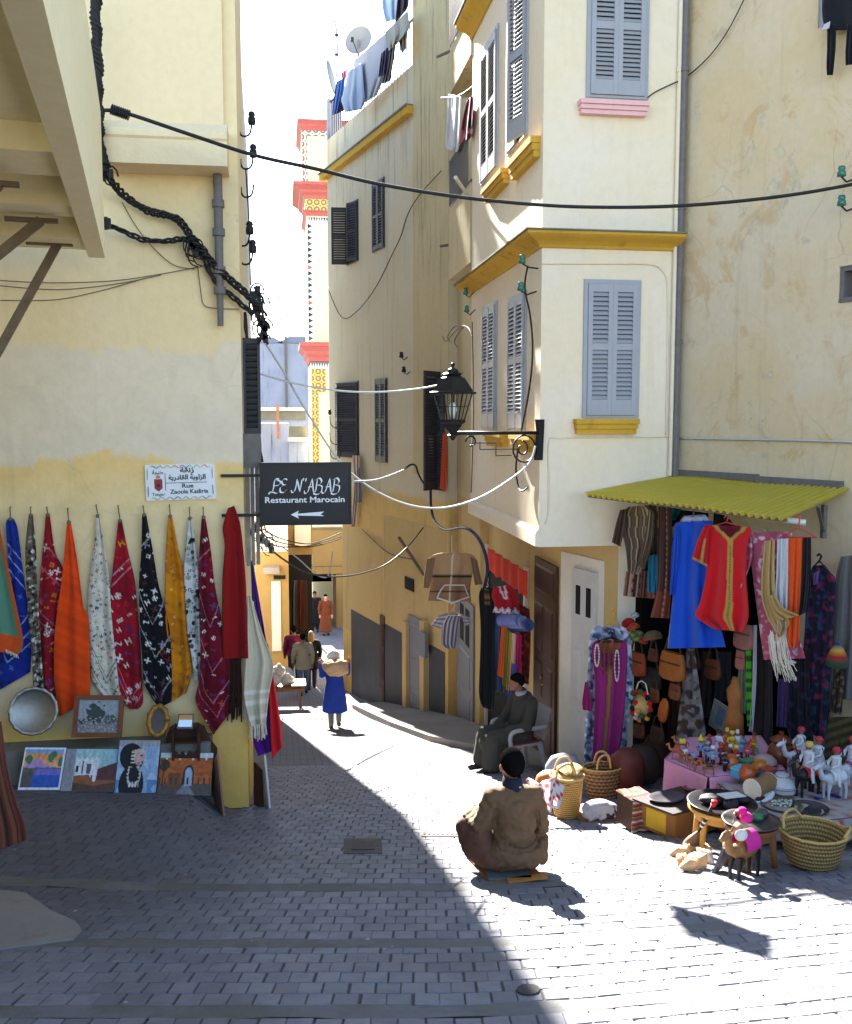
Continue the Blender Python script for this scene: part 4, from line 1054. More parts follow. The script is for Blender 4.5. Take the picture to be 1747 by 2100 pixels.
def pl_gate(u, v):
    n = nz(u, v, 9, 4); col = np.zeros((len(u), 3)); col[:] = c(170, 92, 40); fill(col, n > .15, c(155, 80, 36)); fill(col, (v < .12), c(190, 205, 205)); fill(col, (v < .18) & (abs(((u * 4) % 1) - .5) < .07), c(210, 205, 195))
    fill(col, v > .74 + .02 * n, c(84, 74, 70)); fill(col, (abs(u - .52) < .03 + .6 * np.maximum(0, v - .74)) & (v > .74), c(120, 122, 130))
    a = ((u - .56) / .1) ** 2 + ((v - .5) / .2) ** 2 < 1; b = (abs(u - .56) < .1) & (v > .5) & (v < .76); fill(col, a | b, c(40, 34, 36)); a = ((u - .56) / .07) ** 2 + ((v - .5) / .15) ** 2 < 1; b = (abs(u - .56) < .07) & (v > .5) & (v < .8); fill(col, a | b, c(150, 165, 185))
    fill(col, (u > .18) & (u < .42) & (v > .48) & (v < .82), c(112, 70, 42)); fill(col, ((u - .1) ** 2 / .008 + (v - .3) ** 2 / .02 < 1 + n), c(60, 56, 44)); fill(col, (abs(u - .08) < .012) & (v > .3) & (v < .8), c(60, 50, 40)); fill(col, (v > .6) & (v < .76) & (np.sin(u * 60) > .6), c(70, 56, 44))
    return col
m_card = plain('canvas_board', srgb(205, 203, 200), .8, .05, 15)
GB = .6
for nm, lab, x0, x1, yt, yb, pf in (('painting', 'unframed landscape painting with a blue pool and trees, white margin', 36, 122, 1533, 1620, pl_lake), ('painting', 'painting of a white gate and a figure in white on a brown road', 123, 232, 1536, 1622, pl_kasbah), ('painting', 'taller portrait painting of a veiled woman with silver jewellery', 234, 319, 1518, 1626, pl_woman), ('painting', 'painting of an orange town gate with a palm, rightmost of the row', 321, 431, 1544, 1630, pl_gate)):
    T, w, h = tilted(WF, x0, x1, yt, yb, .62, .36); panel(nm, T, w, h, pf, 80, 80, .018, m_card, (lab, 'painting', 'paintings leaning along the stone ledge'))
def pl_bw(u, v):
    n = nz(u, v, 9, 5); n2 = nz(u, v, 20, 6); col = np.zeros((len(u), 3)); col[:] = c(150, 156, 160); fill(col, v > .62 + .05 * n, c(120, 122, 120)); fill(col, ((u - .42) / .22) ** 2 + ((v - .42) / .3) ** 2 < 1 + 1.2 * n, c(60, 66, 62)); fill(col, ((u - .8) / .16) ** 2 + ((v - .6) / .15) ** 2 < 1 + n2, c(78, 84, 80)); fill(col, ((u - .1) / .1) ** 2 + ((v - .65) / .1) ** 2 < 1 + n2, c(66, 68, 68)); fill(col, (n2 > .25) & (v > .5), c(165, 168, 166)); return col
T, w, h = tilted(WF, 147, 249, 1426, 1512, .3, .16); panel('framed_picture', T, w, h, pl_bw, 60, 60, .02, m_wood, ('faded grey landscape in a brown wooden frame beside the tray', 'picture'), .045, plain('orange_wood', srgb(120, 66, 34), .5, .2, 12))
# round metal tray
T, w, h = tilted(WF, 12, 116, 1405, 1512, .33, .2); R_ = w / 2
m = MB(T @ Tr(0, 0, h / 2) @ Rx(rad(-90)))
N = 48
prof = [(0.001, .0), (R_ * .8, 0), (R_ * .83, .004), (R_ * .86, .010), (R_ * .96, .011), (R_ * 1.0, .008), (R_ * .99, .004), (R_ * .8, -.008), (0.001, -.008)]
vs = []; fs = []
for i, (r, z) in enumerate(prof):
    for k_ in range(N):
        a = 2 * math.pi * k_ / N; rr = r * (1 + (.02 * math.cos(a * 16) if 4 <= i <= 6 else 0)); vs.append((rr * math.cos(a), rr * math.sin(a), z + (.004 * math.cos(a * 16) if 4 <= i <= 5 else 0)))
for i in range(len(prof) - 1):
    for k_ in range(N): fs.append((i * N + k_, i * N + (k_ + 1) % N, (i + 1) * N + (k_ + 1) % N, (i + 1) * N + k_))
m.add(vs, fs)
m.build('tray', plain('dull_silver', srgb(150, 146, 138), .35, .15, 25, .9, .5, .25), smooth=True, label='large round dull metal tray with scalloped rim leaning on the wall', cat='tray')
# gilt mirror half hidden by the black rug
T, w, h = tilted(WF, 300, 344, 1446, 1512, .28, .14)
def ell(m, rx, rz, r, z0, n=28): m.tube([(rx * math.cos(2 * math.pi * i / n), r * .6, z0 + rz * math.sin(2 * math.pi * i / n)) for i in range(n + 1)], [r * (1 + .25 * math.sin(i * 2.2)) for i in range(n + 1)], 6)
m = MB(T); ell(m, w * .42, h * .45, .03, h / 2); fr = m.build('gilt_mirror', plain('old_gilt', srgb(168, 122, 62), .5, .3, 30, .5), smooth=True, origin=T @ V((0, 0, 0)), label='small mirror in a knobbly gilt frame behind the rug tips', cat='mirror')
m = MB(T); m.prism([(w * .4 * math.cos(a * .3), h / 2 + h * .43 * math.sin(a * .3)) for a in range(21)], -.01, .004); m.build('glass', plain('dim_mirror', srgb(110, 112, 118), .15, .05, 5, .9), fr)
# bright little mirror on the rack
T, w, h = tilted(WF, 362, 395, 1464, 1494, .30, .16)
m = MB(T); m.box((-w / 2, -.012, 0), (w / 2, 0, h)); fr = m.build('hand_mirror', m_pipe, origin=T @ V((0, 0, 0)), label='small square mirror flashing white with reflected sky', cat='mirror')
m = MB(T); m.box((-w * .42, .001, h * .1), (w * .42, .004, h * .9)); m.build('glass', plain('mirror_glass', (.95, .95, .95), .02, 0, 5, 1, .5, 0), fr)
# dark carved wooden rack
rk = thing('letter_rack', 'dark carved wooden rack with stepped sides under the crimson rug', 'rack', WF.at(384, 1565, .35))
T, w, h = span(WF, 322, 444, 1490, 1575, .34)
def rb_(name, lo, hi): m = MB(T); m.box(lo, hi); m.build(name, m_wood, rk)
rb_('back_board', (-w * .22, -.12, h * .02), (w * .2, -.1, h)); rb_('shelf', (-w * .22, -.099, h * .62), (w * .2, .05, h * .66)); rb_('shelf', (-w * .22, -.099, h * .08), (w * .2, .06, h * .12))
m = MB(T); m.prism([(-w * .22, h * .12), (w * .2, h * .12), (w * .2, h * .5), (w * .1, h * .38), (w * .04, h * .46), (-.01, h * .34), (-w * .06, h * .46), (-w * .12, h * .38), (-w * .22, h * .5)], .04, .055); m.build('carved_front', m_wood, rk)
for sx in (-1, 1):
    x = -w * .225 if sx < 0 else w * .205; xe = -w * .5 if sx < 0 else w * .5
    m = MB(T); m.prism([(x, 0), (x, h), (x + (xe - x) * .3, h * .92), (x + (xe - x) * .6, h * .6), (xe, h * .38), (xe, 0)][::sx], -.1, -.08); m.build('side_wing', m_wood, rk)
    m = MB(T); m.box((x - .012, -.1, 0), (x + .012, .07, h * .9)); m.build('side_board', m_wood, rk)
# boards leaning round the corner
def quadboard(name, pts, th, mat, label, cat_, front=None):
    m = MB(); n = (pts[1] - pts[0]).cross(pts[3] - pts[0]).normalized() * th; m.add(pts + [p + n for p in pts], [(0, 1, 2, 3), (7, 6, 5, 4), (0, 4, 5, 1), (1, 5, 6, 2), (2, 6, 7, 3), (3, 7, 4, 0)]); return m.build(name, mat, label=label, cat=cat_)
a = WF.at(430, 1615, .42); b = WF.at(462, 1692, .75); 
quadboard('leaning_board', [WF.at(446, 1660, .3), WF.at(464, 1694, .62), WF.at(448, 1545, .5), WF.at(430, 1590, .12)], .018, plain('faded_painted_board', srgb(150, 110, 92), .7, .25, 5), 'faded reddish board leaning sideways by the wall corner', 'board')
quadboard('leaning_board', [WF.at(541, 1655, -.2), WF.at(556, 1660, .1), WF.at(545, 1548, .1), WF.at(532, 1552, -.2)], .02, m_card, 'white board leaning on the alley side of the corner', 'board')
quadboard('propped_picture', [WF.at(523, 1648, -.05), WF.at(541, 1656, .0), WF.at(538, 1580, .0), WF.at(523, 1562, -.05)], .03, m_wood, 'dark frame propped behind the white board', 'frame')
# ================================================================ signs
FONT = None
def text(parent, T, body, size, mat, name='lettering', align='CENTER', sx=1.0, ext=.001, bold=0):
    cu = bpy.data.curves.new('t', 'FONT'); cu.body = body; cu.size = size; cu.align_x = align; cu.align_y = 'CENTER'; cu.extrude = ext; cu.offset = bold; cu.resolution_u = 3
    o = bpy.data.objects.new('t', cu); COL.objects.link(o); bpy.context.view_layer.update()
    me = bpy.data.meshes.new_from_object(o.evaluated_get(bpy.context.evaluated_depsgraph_get())); bpy.data.objects.remove(o); bpy.data.curves.remove(cu)
    me.materials.clear(); me.materials.append(mat)
    M = Matrix(((sx, 0, 0, 0), (0, 0, 1, .004), (0, 1, 0, 0), (0, 0, 0, 1)))
    me.transform(M); me.flip_normals()
    return inst(name, me, parent, T)
m_ink = plain('sign_ink', srgb(40, 44, 70), .5, .05, 10); m_wht = plain('sign_white', srgb(225, 227, 232), .4, .03, 10); m_blk = plain('sign_black', srgb(34, 30, 34), .45, .12, 6)
T, w, h = span(WF, 299, 442, 952, 1025, .03)
T = T @ Ry(rad(-1.2))
m = MB(T); m.box((-w / 2, -.03, 0), (w / 2, 0, h)); ss = m.build('street_sign', m_wht, origin=T @ V((0, 0, 0)), label='white enamel street name plaque with scrollwork border in Arabic and French', cat='street sign')
def at(x, z): return T @ Tr((x - .5) * w, .0, z * h)
text(ss, at(.6, .39), 'Rue', .062, m_ink, bold=.001, sx=1.2); text(ss, at(.62, .23), 'Zaouia Kadiria', .06, m_ink, bold=.001, sx=1.05)
text(ss, at(.18, .17), 'Tanger', .045, m_ink)
def arab(s): return ''.join(reversed(s))
text(ss, at(.6, .83), arab('\uFEAF\uFEE7\uFED8\uFE94'), .066, m_ink, sx=1.3, bold=.002)
text(ss, at(.6, .63), arab('\uFE8D\uFEDF\uFEB0\uFE8D\uFEED\uFEF3\uFE94 \uFE8D\uFEDF\uFED8\uFE8E\uFEA9\uFEAD\uFEF3\uFE94'), .066, m_ink, bold=.002)
text(ss, at(.18, .78), arab('\uFEC3\uFEE8\uFEA0\uFE94'), .052, m_ink, bold=.001)
m = MB(T); m.box((-w * .22, .001, h * .27), (-w * .212, .003, h * .76)); m.build('rule', m_ink, ss); m = MB(T); m.box((-w * .21, .001, h * .475), (w * .38, .003, h * .49)); m.build('rule', m_ink, ss)
# little coat of arms: red shield, green border of leaves, crown
m = MB(T); m.prism([(-w * .375, h * .6), (-w * .26, h * .6), (-w * .26, h * .34), (-w * .318, h * .25), (-w * .375, h * .34)], .001, .003); m.build('shield', plain('arms_red', srgb(150, 50, 50), .5, .1, 10), ss)
m = MB(T); m.prism([(-w * .318 + .016 * math.cos(a), h * .42 + .022 * math.sin(a)) for a in [i * .7 for i in range(9)]], .0031, .0045); m.build('shield_charge', m_ink, ss)
m = MB(T); m.prism([(-w * .35, h * .62), (-w * .285, h * .62), (-w * .29, h * .68), (-w * .318, h * .72), (-w * .345, h * .68)], .001, .003); m.build('crown', plain('arms_gold', srgb(196, 120, 90), .5, .1, 10), ss)
SC = [plain('scroll_' + n, q, .5, .05, 10) for n, q in (('blue', srgb(48, 52, 92)), ('green', srgb(150, 165, 70)), ('orange', srgb(214, 140, 60)))]
def curl(x0, z0, x1, z1, k, mat):
    m = MB(T); n = 16; pts = []
    for i in range(n + 1):
        t = i / n; pts.append(((x0 + (x1 - x0) * t - .5) * w, .003, (z0 + (z1 - z0) * t) * h + .012 * math.sin(t * 9 + k)))
    m.tube(pts, [.004 + .007 * math.sin(math.pi * i / n) for i in range(n + 1)], 5, sq=.3); m.build('scroll', mat, ss)
for i in range(6): curl(.08 + .14 * i, .94, .24 + .14 * i, .94, i * 2, SC[i % 3]); curl(.08 + .14 * i, .055, .24 + .14 * i, .055, i * 1.3, SC[(i + 1) % 3])
for x in (.035, .965): curl(x, .08, x, .42, 1, SC[0]); curl(x, .58, x, .92, 3, SC[1])
# restaurant sign on two arms
sign = thing('restaurant_sign', 'black hanging restaurant sign LE NABAB with a white left arrow', 'sign', WF.at(625, 1075, .0))
SP = Plane((0, 10.0), (1, 0))
T, w, h = span(SP, 534, 719, 950, 1075)
m = MB(T); m.box((-w / 2, -.08, 0), (w / 2, 0, h)); m.build('board', m_blk, sign)
m = MB(T)
for lo, hi in (((-w / 2 - .008, -.09, -.008), (w / 2 + .008, .012, .012)), ((-w / 2 - .008, -.09, h - .012), (w / 2 + .008, .012, h + .008))): m.box(lo, hi)
m.box((-w / 2 - .008, -.09, .0125), (-w / 2 + .01, .012, h - .0125)); m.box((w / 2 - .01, -.09, .0125), (w / 2 + .008, .012, h - .0125)); m.build('rim', m_iron, sign)
for y in (975, 1056): 
    p = SP.at(536, y, -.04); m = MB(); m.bar((-.62, p.y, p.z), (p.x, p.y, p.z), .035, .03); m.build('arm', m_iron, sign)
text(sign, T @ Tr(-w * .01, 0, h * .40), 'Restaurant Marocain', .083, m_wht, sx=1.17, bold=.0012)
# calligraphic title: broad-pen strokes
def pen(strokes, x0, z0, s, adv, parent):
    m = MB(T)
    for st in strokes:
        pts = smooth_path([(x0 + x * s * .8, 0, z0 + z * s) for x, z in st], 7); q = V((.62, 0, .55)) * s * .085
        vs = []; n = len(pts)
        for i, p in enumerate(pts):
            k_ = .55 + .45 * math.sin(math.pi * min(1, max(0, i / (n - 1)))); a, b = p - q * k_, p + q * k_
            vs += [(a.x, .002, a.z), (b.x, .002, b.z), (a.x, .005, a.z), (b.x, .005, b.z)]
        fs = []
        for i in range(n - 1):
            o = i * 4; fs += [(o + 2, o + 3, o + 7, o + 6), (o, o + 2, o + 6, o + 4), (o + 1, o + 5, o + 7, o + 3), (o, o + 4, o + 5, o + 1)]
        m.add(vs, fs)
    m.build('letter', m_wht, parent)
GL = {'L': [[(.55, .75), (.8, 1), (.5, 1.02), (.35, .7), (.3, .35), (.15, .05), (-.12, .0), (-.1, -.12), (.2, .02), (.55, -.08), (.95, .15)], [(.55, .98), (.95, .8), (.8, .55), (.35, .5)]],
      'E': [[(.75, .92), (.55, 1.02), (.25, .85), (.35, .6), (.6, .55)], [(.45, .55), (.1, .35), (.12, .02), (.45, .0), (.72, .22)]],
      'N': [[(-.2, .15), (-.12, -.02), (.1, .05), (.28, .5), (.35, 1.0)], [(.35, 1.0), (.5, .5), (.62, .02)], [(.62, .02), (.75, .55), (.85, .95), (1.0, 1.0), (.95, .85)]],
      'A': [[(-.25, .1), (-.2, -.1), (.05, -.02), (.3, .5), (.52, 1.02)], [(.52, 1.02), (.56, .5), (.62, .0)], [(.12, .38), (.58, .4)]],
      'B': [[(.3, .95), (.22, .5), (.12, .0)], [(.1, .9), (.5, 1.05), (.72, .8), (.5, .55), (.25, .52)], [(.35, .53), (.75, .4), (.6, -.05), (.2, -.2), (-.05, -.1), (.05, .08)]],
      "'": [[(.1, 1.05), (.05, .8)]]}
X_ = -w * .39
for ch, ad in (('L', .72), ('E', .72), (' ', .42), ('N', .98), ("'", .14), ('A', .6), ('B', .84), ('A', .6), ('B', .8)):
    if ch in GL: pen(GL[ch], X_, h * .53, h * .215, ad, sign)
    X_ += ad * h * .215 * .92
m = MB(T); zc_ = h * .16
m.prism([(-w * .17, zc_), (-w * .08, zc_ + h * .065), (-w * .095, zc_ + h * .015), (w * .2, zc_ + h * .045), (w * .16, zc_), (w * .2, zc_ - h * .03), (-w * .095, zc_ - h * .015), (-w * .08, zc_ - h * .065)], .002, .006); m.build('arrow', m_wht, sign)
# ================================================================ small ground fittings
def gpatch(name, pts, mat, up, parent=ground, label=None, n=6):
    m = MB(); P_ = [ong(*p) for p in pts]
    top = [V((p.x, p.y, G(p.x, p.y) + up)) for p in P_]; k_ = len(P_); cc = sum((V(p) for p in top), V((0, 0, 0))) / k_
    m.add(top + [p - V((0, 0, up + .02)) for p in top] + [cc], [(i, (i + 1) % k_, 2 * k_) for i in range(k_)] + [(i + k_, (i + 1) % k_ + k_, (i + 1) % k_, i) for i in range(k_)])
    return m.build(name, mat, parent, label=label)
gpatch('concrete_patch', [(-60, 1826), (0, 1828), (52, 1834), (103, 1870), (155, 1893), (168, 1911), (150, 1929), (52, 1942), (-60, 1956)], m_cement, .014)
gpatch('manhole_surround', [(705, 1722), (782, 1722), (784, 1752), (704, 1752)], plain('rusty_soil', srgb(96, 90, 84), .95, .3, 14), .012)
gpatch('manhole_cover', [(722, 1729), (766, 1729), (768, 1746), (721, 1746)], plain('cast_iron', srgb(72, 70, 72), .7, .2, 30, .4), .02)
gpatch('manhole_cover', [(1083 + 24 * math.cos(a * .524), 2033 + 11 * math.sin(a * .524)) for a in range(12)], plain('cast_iron', srgb(72, 70, 72)), .013)
gpatch('drain_surround', [(868, 1699), (955, 1699), (952, 1717), (864, 1717)], m_cement, .011)
for i in range(9):
    x = 870 + i * 9.2; gpatch('grate_bar', [(x, 1702), (x + 5, 1702), (x + 3.5, 1714), (x - 1.5, 1714)], m_iron, .018)
for i in range(17):
    x = 578 + i * 5; gpatch('grate_bar', [(x, 1467), (x + 2.6, 1467), (x + 2.4, 1476), (x - .2, 1476)], m_iron, .02)
# ================================================================ wires and street lamp
def wire(name, pts, r, mat, label, cat_='cable', n=7, group=None, seg=5):
    """pts = (px, py, depth) strung through the place"""
    m = MB(); m.tube(smooth_path([at_depth(x, y, d) for x, y, d in pts], n), r, seg)
    return m.build(name, mat, smooth=True, label=label, cat=cat_, group=group)
def wallwire(name, pl, pts, r, mat, label, off=.03, n=5, seg=4):
    m = MB(); m.tube(smooth_path([pl.at(x, y, off) for x, y in pts], n), r, seg)
    return m.build(name, mat, smooth=True, label=label, cat='cable')
a0 = (WF.at(258, 230, .25) @ (CM @ V((0, 0, -1)))); 
m = MB(); mc = [(212, 226), (258, 232), (390, 276), (520, 318), (650, 347), (780, 378), (950, 405), (1120, 421), (1260, 425), (1395, 422), (1540, 410), (1660, 394), (1780, 372)]
dp = lambda x: 8.45 + (9.62 - 8.45) * (x - 212) / 1535
m.tube(smooth_path([at_depth(x, y, dp(x)) for x, y in mc], 6), .017, 8)
main = m.build('overhead_cable', m_rubber, smooth=True, label='thick black cable strung right across the street', cat='cable')
m = MB(); p0, p1 = at_depth(228, 224, dp(228)), at_depth(263, 236, dp(263)); m.tube([p0, p1], .036, 10)
for i in range(9): q = p0.lerp(p1, i / 8); m.tube([q, q + (p1 - p0) * .05], .046, 10)
m.build('anchor_clamp', m_iron, main)
def rope(name, pts, r, strands, turns, label, mat=m_rubber, rs=None):
    P_ = smooth_path(pts, 10); root = None
    for s in range(strands):
        m = MB(); q = []
        for i, p in enumerate(P_):
            t = (P_[min(i + 1, len(P_) - 1)] - P_[max(i - 1, 0)]).normalized(); a = t.cross(V((0, 1, 0))).normalized(); b = a.cross(t)
            w = 6.283 * (turns * i / len(P_) + s / strands); k = r * (1 + .35 * math.sin(i * .37 + s)); q.append(p + a * math.cos(w) * k + b * math.sin(w) * k)
        m.tube(q, (rs or r * .62), 5, False)
        if root is None: root = m.build(name, mat, smooth=True, label=label, cat='cable')
        else: m.build('strand', m_iron if s % 3 == 1 else mat, root, smooth=True)
    return root
def wp(pts, off): return [WF.at(x, y, off + (k[0] if k else 0)) for x, y, *k in pts]
rope('cable_bundle', wp([(196, -40), (197, 60), (200, 160), (201, 230), (203, 290), (210, 335)], .5), .034, 5, 11, 'thick twisted bundle of black cables down the left house')
rope('cable_bundle', wp([(205, 320, .4), (225, 365, .25), (258, 405), (300, 430), (340, 440), (368, 455), (395, 492), (425, 525), (455, 560), (500, 600), (532, 630)], .12), .026, 4, 9, 'black cable bundle sagging diagonally towards the house corner', rs=.014)
rope('cable_bundle', wp([(200, 458, .3), (240, 468, .1), (290, 490), (340, 495), (378, 492), (410, 515), (440, 575), (480, 610), (520, 645)], .1), .018, 3, 6, 'lower cable bundle leaving a clamp beside the near balcony', rs=.012)
clampm = MB(); clampm.cbox(WF.at(212, 458, .38), (.13, .06, .09)); 
for i in range(6): clampm.cbox(WF.at(205 + 3 * i, 458, .38), (.008, .075, .11))
clampm.build('cable_clamp', m_iron, label='small black ribbed clamp where the lower bundle meets the balcony', cat='clamp')
# knot of junctions and loops
def tangle(name, label, pl, pts, off, n, r, mat=m_rubber, loops=6, cat_='cables'):
    m = MB(); base = [pl.at(x, y, off) for x, y in pts]
    for i in range(n):
        q = [p + V((random.uniform(-.05, .05), random.uniform(-.04, .02), random.uniform(-.06, .06))) for p in base]; m.tube(smooth_path(q, 5), r * random.uniform(.6, 1.3), 4, False)
    for i in range(loops):
        p = random.choice(base) + V((random.uniform(-.04, .04), -.03, 0)); rr = random.uniform(.03, .09)
        m.tube([p + V((rr * math.cos(a * .6), random.uniform(-.02, .02), rr * 1.3 * math.sin(a * .6))) for a in range(9)], r * .7, 4, False)
    for i in range(loops):
        p = random.choice(base) + V((random.uniform(-.04, .04), -.02, random.uniform(-.05, .05))); m.cbox(p, (random.uniform(.03, .06), .05, random.uniform(.04, .08)))
    return m.build(name, mat, label=label, cat=cat_)
tangle('cable_tangle', 'messy black joints where the twisted bundle turns', WF, [(203, 300), (208, 325), (212, 345), (222, 362)], .45, 4, .012, loops=9)
tangle('cable_tangle', 'mass of dark connectors hanging at the house corner against the sky', WF, [(522, 600), (530, 625), (534, 650), (538, 675), (540, 695)], -.1, 5, .012, loops=14)
tangle('cable_tangle', 'grey tangle of wires and fittings below the restaurant sign arms', WF, [(532, 1060), (528, 1090), (540, 1110), (555, 1120)], -.3, 6, .008, m_pipe, 8)
tangle('cable_tangle', 'small clump of connectors in the diagonal cable bundle', WF, [(398, 505), (402, 515), (410, 525)], .12, 2, .01, loops=6)
rope('black_cable', [at_depth(x, y, 10.6) for x, y in [(500, 640), (512, 740), (522, 800), (528, 880), (536, 960), (532, 1040), (528, 1110)]], .012, 2, 3, 'black cable hanging down beside the left house shutter', rs=.016)
for i, (pts, lab) in enumerate(((([(172, 0), (178, 120), (192, 210), (198, 275)]), 'thin dark wire beside the twisted bundle, left of two'), (([(186, 0), (192, 110), (194, 200), (200, 290)]), 'thin dark wire beside the twisted bundle, right of two'))):
    wallwire('thin_wire', WF, pts, .006, m_rubber, lab, .42)
for pts, lab in (([(0, 575), (100, 580), (230, 576), (330, 562), (420, 545)], 'uppermost faint old wire drooping over the pale wall'), ([(0, 586), (120, 594), (240, 582), (330, 564)], 'middle faint old wire drooping over the pale wall'), ([(0, 616), (110, 615), (200, 598), (300, 570)], 'lowest faint old wire drooping over the pale wall'), ([(250, 415), (290, 480), (350, 540), (400, 552)], 'thin wire curving below the cable bundles'), ([(405, 545), (412, 600), (418, 625), (440, 632), (490, 634)], 'thin rusty wire bent around the drainpipe foot')):
    wallwire('old_wire', WF, pts, .0045, m_strut, lab, .03)
# hook insulators on the corner
def hook_ins(x, y, ins, label, dpt=10.35, flip=1, mat=None, s=1.0):
    m = MB(); P_ = [at_depth(x + dx * s * flip, y + dy * s, dpt) for dx, dy in ((-26, 14), (-25, 26), (-19, 34), (-8, 33), (-2, 24), (0, 8))]
    m.tube(smooth_path(P_, 4), .011 * s, 5); r = m.build('insulator_hook', m_iron, smooth=True, label=label, cat='insulator', group='insulator hooks on the walls')
    if ins:
        p = at_depth(x, y, dpt); m = MB(); m.lathe([(.035 * s, -.055 * s), (.042 * s, -.03 * s), (.04 * s, .02 * s), (.028 * s, .03 * s), (.04 * s, .045 * s), (.03 * s, .075 * s), (.012 * s, .085 * s)], 10, Tr(*p)); m.build('insulator', mat or m_iron, r, smooth=True)
hook_ins(516, 245, 1, 'black insulator on a curved hook, topmost on the house corner')
hook_ins(519, 312, 1, 'black insulator on a hook crossed by the thick overhead cable')
hook_ins(520, 370, 0, 'bare iron hook on the house corner without an insulator')
hook_ins(512, 470, 1, 'drooping black insulator on the house corner above the lowest one')
hook_ins(518, 508, 1, 'black insulator on the lowest hook of the house corner')
m = MB(); m.tube([at_depth(x, y, 10.3) for x, y in ((504, 348), (510, 440), (514, 585))], .008, 5); m.build('iron_rod', m_iron, label='thin iron rod standing along the house corner hooks', cat='rod')
def glass_ins(p, label, mat=m_glass_green, s=1.0, arm=(.12, 0, -.06)):
    m = MB(); m.lathe([(.03 * s, -.05 * s), (.045 * s, -.045 * s), (.04 * s, .0), (.03 * s, .012 * s), (.038 * s, .03 * s), (.03 * s, .055 * s), (.01 * s, .06 * s)], 10, Tr(*p)); r = m.build('glass_insulator', mat, smooth=True, label=label, cat='insulator', group='glass insulators on the walls')
    m = MB(); m.tube([p + V((0, 0, -.05 * s)), p + V((arm[0] * .4, arm[1] * .4, -.09 * s)), p + V(arm)], .01 * s, 5); m.build('hook', m_iron, r, smooth=True)
glass_ins(R0.at(1726, 352, .2), 'green glass insulator on the right wall, upper of two', arm=(.18, .07, -.05)); glass_ins(R0.at(1726, 412, .2), 'green glass insulator on the right wall, lower of two', arm=(.18, .07, -.05))
glass_ins(BA.at(1071, 532, .22), 'bright green glass insulator just under the ochre cornice', arm=(.2, .02, -.1)); glass_ins(BA.at(1068, 588, .22), 'green glass insulator above the first-floor shutters', arm=(.2, .02, -.05))
glass_ins(BA.at(955, 598, .15), 'dark green insulator at the far end of the bay, upper of two', arm=(.14, .02, 0)); glass_ins(BA.at(957, 634, .15), 'dark green insulator at the far end of the bay, lower of two', arm=(.14, .02, 0))
for x, y in ((823, 728), (828, 758)): glass_ins(R2.at(x, y, .15), 'black insulator on the middle house, %s of two' % ('upper' if y < 740 else 'lower'), m_iron, 1.2, (.16, .05, -.03))
# insulators on the far hooks beside the shutters of the middle house
for y in (846, 880, 910): hook_ins(676, y, y == 846, 'small hook left of the dark shutters, %s of three' % {846: 'top', 880: 'middle', 910: 'bottom'}[y], 22.0, -1, None, .9)
# strung wires
wire('grey_wire', [(527, 765, 10.5), (590, 783, 10.9), (660, 797, 11.2), (730, 804, 11.4), (800, 803, 11.5), (860, 797, 11.4), (900, 790, 11.3)], .011, m_greycab, 'pale wire strung from the left house to the street lamp', 'wire')
wire('grey_wire', [(535, 690, 10.6), (580, 760, 10.9), (625, 838, 11.2), (690, 938, 11.5), (742, 988, 11.6), (800, 1022, 11.6), (860, 1040, 11.6), (920, 1040, 11.6), (985, 1020, 11.6), (1045, 984, 11.6), (1085, 950, 11.6), (1098, 915, 11.6)], .012, m_greycab, 'long pale cable looping low from the left corner to the lamp bracket', 'wire')
wire('grey_wire', [(722, 987, 10.2), (770, 984, 12), (812, 970, 16), (834, 960, 20.8)], .012, m_greycab, 'short pale wire from the black sign to the middle house', 'wire')
wire('black_wire', [(830, 962, 20.8), (842, 953, 20.8), (852, 955, 20.8), (858, 972, 20.8), (868, 990, 20.8), (876, 1000, 20.7)], .02, m_rubber, 'stub of black cable bent at the end of the pale wire', 'wire')
wire('blue_cable', [(883, 1005, 20.4), (884, 1040, 20.3), (892, 1070, 19.8), (915, 1086, 18), (950, 1082, 15.8), (975, 1096, 15.2), (993, 1130, 14.8), (999, 1170, 14.6), (992, 1210, 14.6)], .028, plain('blue_black_cable', srgb(42, 46, 78), .5, .2, 12), 'dark blue cable curving down under the jetty to the stall', 'wire')
wire('black_wire', [(535, 1108, 10.9), (575, 1143, 12), (620, 1170, 13), (660, 1181, 14), (700, 1182, 15), (740, 1176, 16), (790, 1158, 17.5), (835, 1122, 19), (868, 1082, 19.5)], .012, m_rubber, 'black wire sagging across the alley under the sign', 'wire')
wire('white_wire', [(580, 1122, 20), (612, 1146, 20), (646, 1176, 20), (668, 1184, 20), (676, 1170, 20), (682, 1130, 20)], .014, m_greycab, 'white loose wire hooked over the alley', 'wire')
for k_, (ya, yb, sg) in enumerate(((1085, 1092, 26), (1098, 1104, 20), (1112, 1100, 12))):
    wire('black_wire', [(540, ya, 12), (580, ya + sg * .8, 15), (640, (ya + yb) / 2 + sg, 18), (700, yb, 21)], .01, m_rubber, 'thin wire over the far alley, %s of three under the sign' % ('highest', 'middle', 'lowest')[k_], 'wire')
wallwire('thin_wire', R0.off(.0), [(1395, 165), (1420, 148), (1452, 118), (1476, 88), (1500, 50), (1530, -10)], .009, m_rubber, 'thin black wire climbing across the stained right wall', .05)
wallwire('thin_wire', BF, [(1328, 200), (1345, 188), (1370, 176), (1392, 166)], .008, m_rubber, 'black wire end leaving the pink window sill', .05)
wallwire('conduit_wire', BF, [(1112, 541), (1180, 541), (1280, 541), (1338, 543), (1358, 556), (1368, 585), (1369, 700), (1367, 800), (1365, 892)], .008, m_bay, 'rounded run of painted wire framing the first-floor window', .012)
